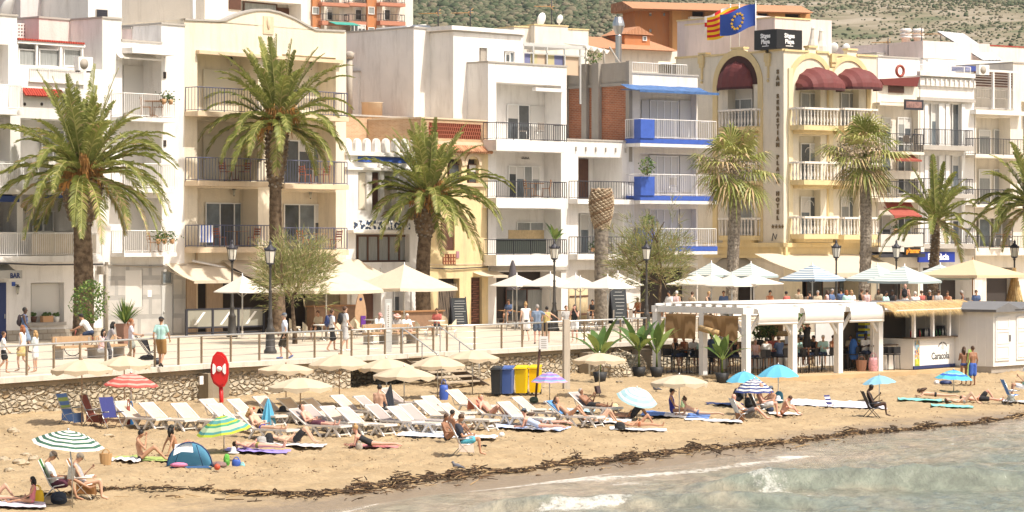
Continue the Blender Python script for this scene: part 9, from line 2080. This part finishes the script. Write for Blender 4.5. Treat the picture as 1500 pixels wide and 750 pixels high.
for i,(px,Y,tp,hc,st_,sk) in enumerate(din):
	pp=P(px,0,Y);human('diner in %s %s' % (topn[tp],place[i]),(pp.x,Y,.65),R.uniform(-2.8,2.8),'sit_chair',R.uniform(1.6,1.76),sk,hc,st_,tops[tp],('shorts','cloth_black',BLK),group='diners on the upper terrace',voxel=.034)
for i,(px,Y,tp,hc,wh) in enumerate(((1060,141,3,'brown','left of the white parasol pole before the arched canopy'),(1128,142,7,'black','right of the last white parasol'),(1170,146,5,'brown','at the hotel corner below the striped parasol'),(1240,142.5,6,'red','just left of the blond diner at the right fan palm'),(1362,142.5,2,'grey','between the man in white print and the pharmacy palm'),(1430,143,3,'brown','right of the tanned man in grey vest'))):
	pp=P(px,0,Y);human('diner in %s %s' % (topn[tp],wh),(pp.x,Y,.65),R.uniform(-2.8,2.8),'sit_chair',1.7,'tan',hc,'long' if i==3 else 'short',tops[tp],('shorts','cloth_black',BLK),group='diners on the upper terrace',voxel=.034)
for i,(px,py,tp,hc,wh) in enumerate(((745,474,3,'brown','at the leftmost brown table beside the yellow house'),(868,474,2,'black','behind the menu boards'),(915,472,5,'grey','at the brown table right of the tall menu board'),(934,470,7,'brown','next to the lamp left of the tamarisk'),(640,492,1,'brown','at the rightmost round white table'),(466,497,5,'brown','at the leftmost round white table'))):
	human('diner in %s %s' % (topn[tp],wh),G(px,py),R.uniform(-2.5,-.5),'sit_chair',1.7,'tan',hc,'short',tops[tp],('shorts','cloth_black',BLK),group='diners on the lower terrace',voxel=.034)
human('waiter in black climbing up to fix the blind of the pergola',pat(1182,1.2,.5),AWAY+.6,'reach_up',1.78,'brown','black','short',('tank','cloth_black',BLK),('shorts','cloth_black',BLK))
per=[(988,4.7,2,'red','long','fair','at the far left table of the pergola'),(1003,4.4,7,'brown','short','tan','second from the left under the pergola'),(1028,3.7,6,'white','short','pink','white haired by the middle column under the pergola'),(1042,4.1,3,'black','bun','tan','standing tall behind the left pergola tables'),(1015,5.0,0,'brown','short','tan','behind the two at the far left table'),(1056,3.4,5,'grey','short','fair','right of the standing one by the left tables'),(1078,2.6,2,'black','short','tan','left of the first front post'),(1107,1.9,4,'grey','short','pink','with sunglasses just right of the first front post'),(1123,1.5,0,'black','short','fair','seen from behind between the first two front posts'),(1142,1.5,3,'brown','short','fair','beside the second front post'),(1168,1.8,6,'brown','short','fair','half hidden by the second front post'),(1178,1.9,4,'blond','long','pink','right of the second front post'),(1193,1.7,2,'black','short','brown','below the waiter fixing the blind'),(1206,1.3,6,'white','short','fair','white haired left of the third front post'),(1219,1.9,7,'brown','short','tan','just behind the third front post'),(1132,3.0,1,'brown','short','tan','at the rear between the first two front posts'),(1246,2.2,5,'black','short','brown','in the rear right of the third front post'),(1267,1.0,0,'black','short','deep','bearded left of the fourth front post')]
for i,(px,y,tp,hc,st_,sk,wh) in enumerate(per):
	human('guest in %s %s' % (topn[tp],wh),pat(px,y),R.uniform(-2.6,-.6) if i not in (8,9) else AWAY+.5*(i-8),'sit_stool' if i != 3 else 'stand',R.uniform(1.62,1.78),sk,hc,st_,tops[tp],('long_shorts','cloth_navy',(.03,.045,.09)),group='guests under the pergola',voxel=.03,glasses=(i==7))
q=pat(1262,.5);bag(0,0,18,16,'brown suitcase with a pink floral cloth by the fourth pergola post',M('suitcase',(.25,.12,.07),.8),shape='basket',gnd=q);bag(0,0,15,20,'pink patterned bag beside the brown suitcase',M('pink_pattern',(.60,.30,.32),.9,.5,10),gnd=q+Vector((.5,-.1,0)));bag(0,0,14,30,'blue backpack on the stool left of the bearded guest',M('royal_bag',(.02,.10,.35),.7),shape='pack',gnd=pat(1250,1.0),dz=.5)
# ---- on the sand
def onS(px,py,dz=.03): q=S(px,py);q.z+=dz;return q
human('child with dark hair in pink swimsuit seated on the towel at the left edge',onS(47,741,.05),LF+.1,'sit_straight',1.25,'tan','black','long',('tank','cloth_rose',(.55,.18,.20)),('brief','cloth_rose',(.55,.18,.20)),female=True)
human('person lying at the left frame edge with one knee raised',onS(-10,738,.05),RT,'supine_one',1.6,'fair','brown','short',None,('brief','cloth_white',W_[2]))
human('man in white shirt and cap sitting cross-legged with a newspaper',onS(80,731,-.03),.05,'cross_legs',1.76,'tan','grey','short',W_,('shorts','cloth_wine',(.10,.03,.05)),hat=('cap','cap_brown',(.07,.05,.035)),fat=1.15)
human('woman in grey cap and swimsuit sitting right of the man with newspaper',onS(121,730,-.03),.08,'low_chair',1.68,'fair','grey','short',('tank','cloth_patterned_grey2',(.38,.38,.40)),('brief','cloth_patterned_grey2',(.38,.38,.40)),hat=('cap','cap_khaki',(.20,.17,.13)),glasses=True,female=True,fat=1.12)
human('woman with hair bun wiping her face with a pink cloth',onS(206,677),.1,'sit_hands_face',1.66,'tan','black','bun',('bikini','cloth_pink',(.70,.50,.50)),('brief','cloth_black',BLK),female=True)
human('dark haired woman with sunglasses sitting behind the blue tent',onS(259,668),.5,'sit_back',1.68,'tan','black','long',('bikini','cloth_black',BLK),('brief','cloth_black',BLK),female=True,glasses=True)
human('woman in olive bikini lying on the violet towel',onS(377,662,.08),-.12,'supine',1.66,'pink','brown','long',('bikini','cloth_olive',(.22,.20,.06)),('brief','cloth_olive',(.22,.20,.06)),female=True)
human('man in black trunks lying with bent knees on a white towel',onS(433,653,.08),-.1,'supine_knees',1.76,'fair','brown','short',None,('shorts','cloth_black',BLK))
human('woman in black swimsuit lying on her front facing the bag',onS(543,657,.06),-.1,'prone_up',1.66,'pink','blond','bun',('open_back','cloth_black',BLK),('brief','cloth_black',BLK),female=True)
human('man in dark printed shirt and turquoise shorts sitting on a folding chair',onS(679,668),.0,'low_chair',1.76,'tan','brown','short',('tee','cloth_dark_navy',(.035,.04,.06)),('shorts','cloth_turquoise',(.10,.42,.55)))
human('dark haired woman sitting on the towel behind the man in dark shirt',onS(655,648),-.4,'sit_ground',1.62,'brown','brown','short',('bikini','cloth_black',BLK),('brief','cloth_black',BLK),female=True)
human('person half hidden behind the dark haired woman on the towel',onS(664,642),.6,'sit_ground',1.64,'brown','black','short',None,('shorts','cloth_navy',(.03,.045,.09)))
human('woman in pale blue swimsuit and dark cap lying on her front',onS(788,631,.08),-.22,'prone_up',1.66,'pink','black','short',('open_back','cloth_light_blue',(.42,.50,.66)),('brief','cloth_light_blue',(.42,.50,.66)),hat=('cap','cap_slate',(.10,.12,.15)),female=True)
human('second woman lying on her front right behind the one in pale blue',onS(797,625,.08),-.22,'prone',1.68,'pink','brown','long',None,('brief','cloth_white',W_[2]),female=True)
human('person with both knees raised on the white towel, left of the black bag',onS(880,622,.06),.35,'supine_knees',1.66,'fair','brown','short',('bikini','cloth_grey',(.30,.28,.29)),('brief','cloth_patterned_grey',(.42,.40,.38)),female=True)
human('man in black shorts lying with knees up and one arm raised',onS(925,616,.06),.15,'supine_knees',1.78,'brown','brown','short',None,('long_shorts','cloth_black',BLK))
human('tanned woman lying in the foreground with her head by the black bag',onS(936,630,.08),-.05,'supine_one',1.66,'tan','blond','short',('bikini','cloth_white',W_[2]),('brief','cloth_rust',(.35,.12,.05)),female=True)
human('woman in blue swimsuit with black cap sitting upright on the blue towel',onS(985,608,.06),-.1,'sit_straight',1.68,'tan','black','short',('tank','cloth_royal',(.05,.05,.30)),('brief','cloth_royal',(.05,.05,.30)),hat=('cap','cap_dark',BLK),female=True,glasses=True)
human('dark haired woman lying on her front right of the cream parasol pole',onS(1022,612,.08),-.12,'prone_up',1.66,'fair','brown','bun',None,('brief','cloth_denim',(.09,.14,.27)),female=True)
human('person in black crouching on the sand behind the navy striped parasol',onS(1075,594),.3,'hunch',1.74,'brown','black','short',('shirt','cloth_black',BLK),('long_shorts','cloth_black',BLK),fat=1.15)
human('sunbather dozing in the low chair beside the brown leather bag',onS(1092,617),-.15,'doze_chair',1.72,'pink','white','bald',None,('shorts','cloth_charcoal',(.10,.095,.10)))
human('bald man sitting upright under the navy striped parasol',onS(1118,612),-.1,'low_chair',1.78,'pink','grey','bald',None,('shorts','cloth_pale_grey',(.52,.51,.50)),fat=1.15)
human('person with dark cap behind the bald man',onS(1128,605),LF+.5,'sit_ground',1.8,'tan','black','short',None,('shorts','cloth_navy',(.03,.045,.09)),hat=('cap','cap_slate',(.10,.12,.15)))
human('dark haired boy sitting on the sand with his head bowed',onS(1146,610,.05),-.12,'hunch',1.6,'pink','brown','short',None,('brief','cloth_rust',(.35,.12,.05)))
human('dark sunbather in black swimsuit sitting alone under the pale blue parasol',onS(1279,611),-.1,'low_chair',1.68,'deep','black','short',('tank','cloth_black',BLK),('brief','cloth_black',BLK),female=True)
human('woman in blue bikini bottom standing with her back turned in front of the kiosk',onS(1412,564,0),AWAY+.15,'hold',1.66,'brown','brown','long',('bikini','cloth_brown_strap',(.2,.08,.04)),('brief','cloth_dark_blue',(.05,.08,.25)),female=True)
human('man with lime green towel over his shoulder and blue and orange shorts',onS(1425,566,0),AWAY+.5,'stand',1.74,'brown','brown','short',None,('long_shorts','cloth_blue_orange',(.05,.12,.45)))
q=onS(1421,564,0);o=MB().prism([(-.13,.35),(.13,.4),(.16,1.1),(.10,1.5),(-.10,1.52),(-.15,1.0)],'y',-.22,-.16).build('lime_towel',M('lime_towel_cloth',(.45,.72,.18),.95,.1,6));o.location=q;tag(o,'lime green towel hanging over the shoulder of the standing man','towel')
human('woman with black bikini strings lying on the turquoise towel, back row',onS(1370,585,.08),-.12,'prone',1.68,'fair','brown','long',('bikini','cloth_black',BLK),('brief','cloth_black',BLK),female=True)
human('woman with raised knees lying on the front turquoise towel',onS(1412,595,.08),-.12,'supine_knees',1.66,'fair','brown','short',('bikini','cloth_patterned_grey',(.42,.40,.38)),('brief','cloth_patterned_grey',(.42,.40,.38)),female=True)
human('man in black shorts lying with one knee up at the right',onS(1436,591,.06),-.1,'supine_one',1.78,'pink','brown','short',None,('shorts','cloth_black',BLK))
human('person in white hat and mint shirt cut off by the right frame edge',onS(1500,590,.25),LF,'low_chair',1.7,'tan','grey','short',('tee','cloth_mint_green',(.35,.62,.42)),('shorts','cloth_white',W_[2]),hat=('hat','hat_white',(.75,.74,.7)))
def on_lounger(i,dx=.0): (l,rz)=LSEAT[i];return (l[0]+dx*math.cos(rz),l[1]+dx*math.sin(rz),l[2]-.06)
for i,a in ((9,dict(lab='blond woman in blue bikini reclining on the lounger left of the closed blue parasol',p='recline',skin='fair',hair='blond',style='long',top=('bikini','cloth_royal',(.05,.05,.30)),bottom=('brief','cloth_royal',(.05,.05,.30)),female=True)),
			 (10,dict(lab='sunbather with legs stretched on the taupe lounger right of the closed blue parasol',p='recline',skin='pink',hair='brown',style='short',bottom=('shorts','cloth_wine',(.10,.03,.05)))),
			 (24,dict(lab='sunbather on the salmon towel with raised knees',p='recline_knee',skin='pink',hair='blond',style='short',bottom=('brief','cloth_olive',(.22,.20,.06)))),
			 (27,dict(lab='dark haired woman in bikini reclining under the purple parasol',p='recline_knee',skin='tan',hair='brown',style='long',top=('bikini','cloth_patterned_grey2',(.38,.38,.40)),bottom=('brief','cloth_patterned_grey2',(.38,.38,.40)),female=True)),
			 (28,dict(lab='tanned man reading on the taupe lounger',p='read',skin='brown',hair='grey',style='short',bottom=('shorts','cloth_black',BLK),fat=1.15))):
	l,rz=LSEAT[i];lab=a.pop('lab');human(lab,on_lounger(i,.10),rz,h=1.70,**a)
l,rz=LSEAT[28];o=MB().bx(-.01,.01,-.10,.10,0,.28).bx(.012,.09,-.10,.10,.0,.27).build('book',M('book_dark',(.05,.03,.03),.7));o.location=(l[0]+.32,l[1],l[2]+.78);o.rotation_euler=(0,-.3,rz);tag(o,'dark book held by the tanned man on the taupe lounger','book')
l,rz=LSEAT[24];o=MB().add([(-.66,-.31,.86),(-.66,.31,.86),(-.28,.31,.55),(-.28,-.31,.55),(-.72,-.31,.45),(-.72,.31,.45)],[(0,3,2,1),(0,1,5,4)]).build('salmon_towel',M('salmon_cloth',(.72,.26,.17),.95,.1,5));o.location=l;o.rotation_euler=(0,0,rz);tag(o,'salmon red towel over the backrest of a cream lounger','towel')
l,rz=LSEAT[27];o=MB().add([(-.60,-.3,.84),(-.60,.3,.84),(-.05,.3,.42),(-.05,-.3,.42)],[(0,3,2,1)]).build('blue_towel',M('blue_pattern_towel',(.12,.30,.62),.95,.5,6));o.location=l;o.rotation_euler=(0,0,rz);tag(o,'blue patterned towel under the dark haired woman on the lounger','towel')
l,rz=LSEAT[15];human('man with bare back sitting on the taupe lounger among the rows',(l[0]+.15,l[1]-.1,l[2]-.10),AWAY-.35,'sit_chair',1.74,'fair','black','short',None,('shorts','cloth_black',BLK))
q=onS(90,731,0);o=MB().add([(.22,-.24,.62),(.40,-.26,.60),(.44,-.26,.88),(.26,-.24,.92),(.22,.10,.62),(.40,.12,.60),(.44,.12,.88),(.26,.10,.92)],[(0,1,2,3),(4,7,6,5),(0,3,7,4)]).build('newspaper',M('newsprint',(.42,.40,.36),.9,.3,20));o.location=(q.x-.05,q.y,q.z-.1);tag(o,'newspaper held open by the man in the cap','newspaper')
# ---- finish the bodies: one dependency update,then freeze meshes and add fingers and faces
bpy.context.view_layer.update();dg=bpy.context.evaluated_depsgraph_get();NEW=[]
for o,ex,ex2,mm in RAW: NEW.append(bpy.data.meshes.new_from_object(o.evaluated_get(dg),depsgraph=dg))
for (o,ex,ex2,mm),me in zip(RAW,NEW):
	n=len(me.vertices);co=np.empty(n*3);me.vertices.foreach_get('co',co);co=co.reshape(-1,3)
	ne=len(me.edges);e=np.empty(ne*2,dtype=np.int64);me.edges.foreach_get('vertices',e);e=e.reshape(-1,2)
	for _ in range(2):
		acc=np.zeros_like(co);cnt=np.zeros(n);np.add.at(acc,e[:,0],co[e[:,1]]);np.add.at(acc,e[:,1],co[e[:,0]]);np.add.at(cnt,e[:,0],1);np.add.at(cnt,e[:,1],1)
		co=co*.5+.5*acc/np.maximum(cnt,1)[:,None]
	mb=MB();V=[tuple(v) for v in co.tolist()];F=[tuple(p.vertices) for p in me.polygons]
	mb.add(V,F,0,True);mats=list(o.data.materials)
	if ex:
		mb.add(ex.v,ex.f,0,True);o2=len(mb.v);mb.v+=ex2.v;mb.f+=[tuple(i+o2 for i in f) for f in ex2.f];mb.m+=[i+1 for i in ex2.m];mb.s+=ex2.s;mats=mats[:1]+mm
	o.modifiers.clear();old=o.data;o.data=mb.mesh(o.name,mats);bpy.data.meshes.remove(me)
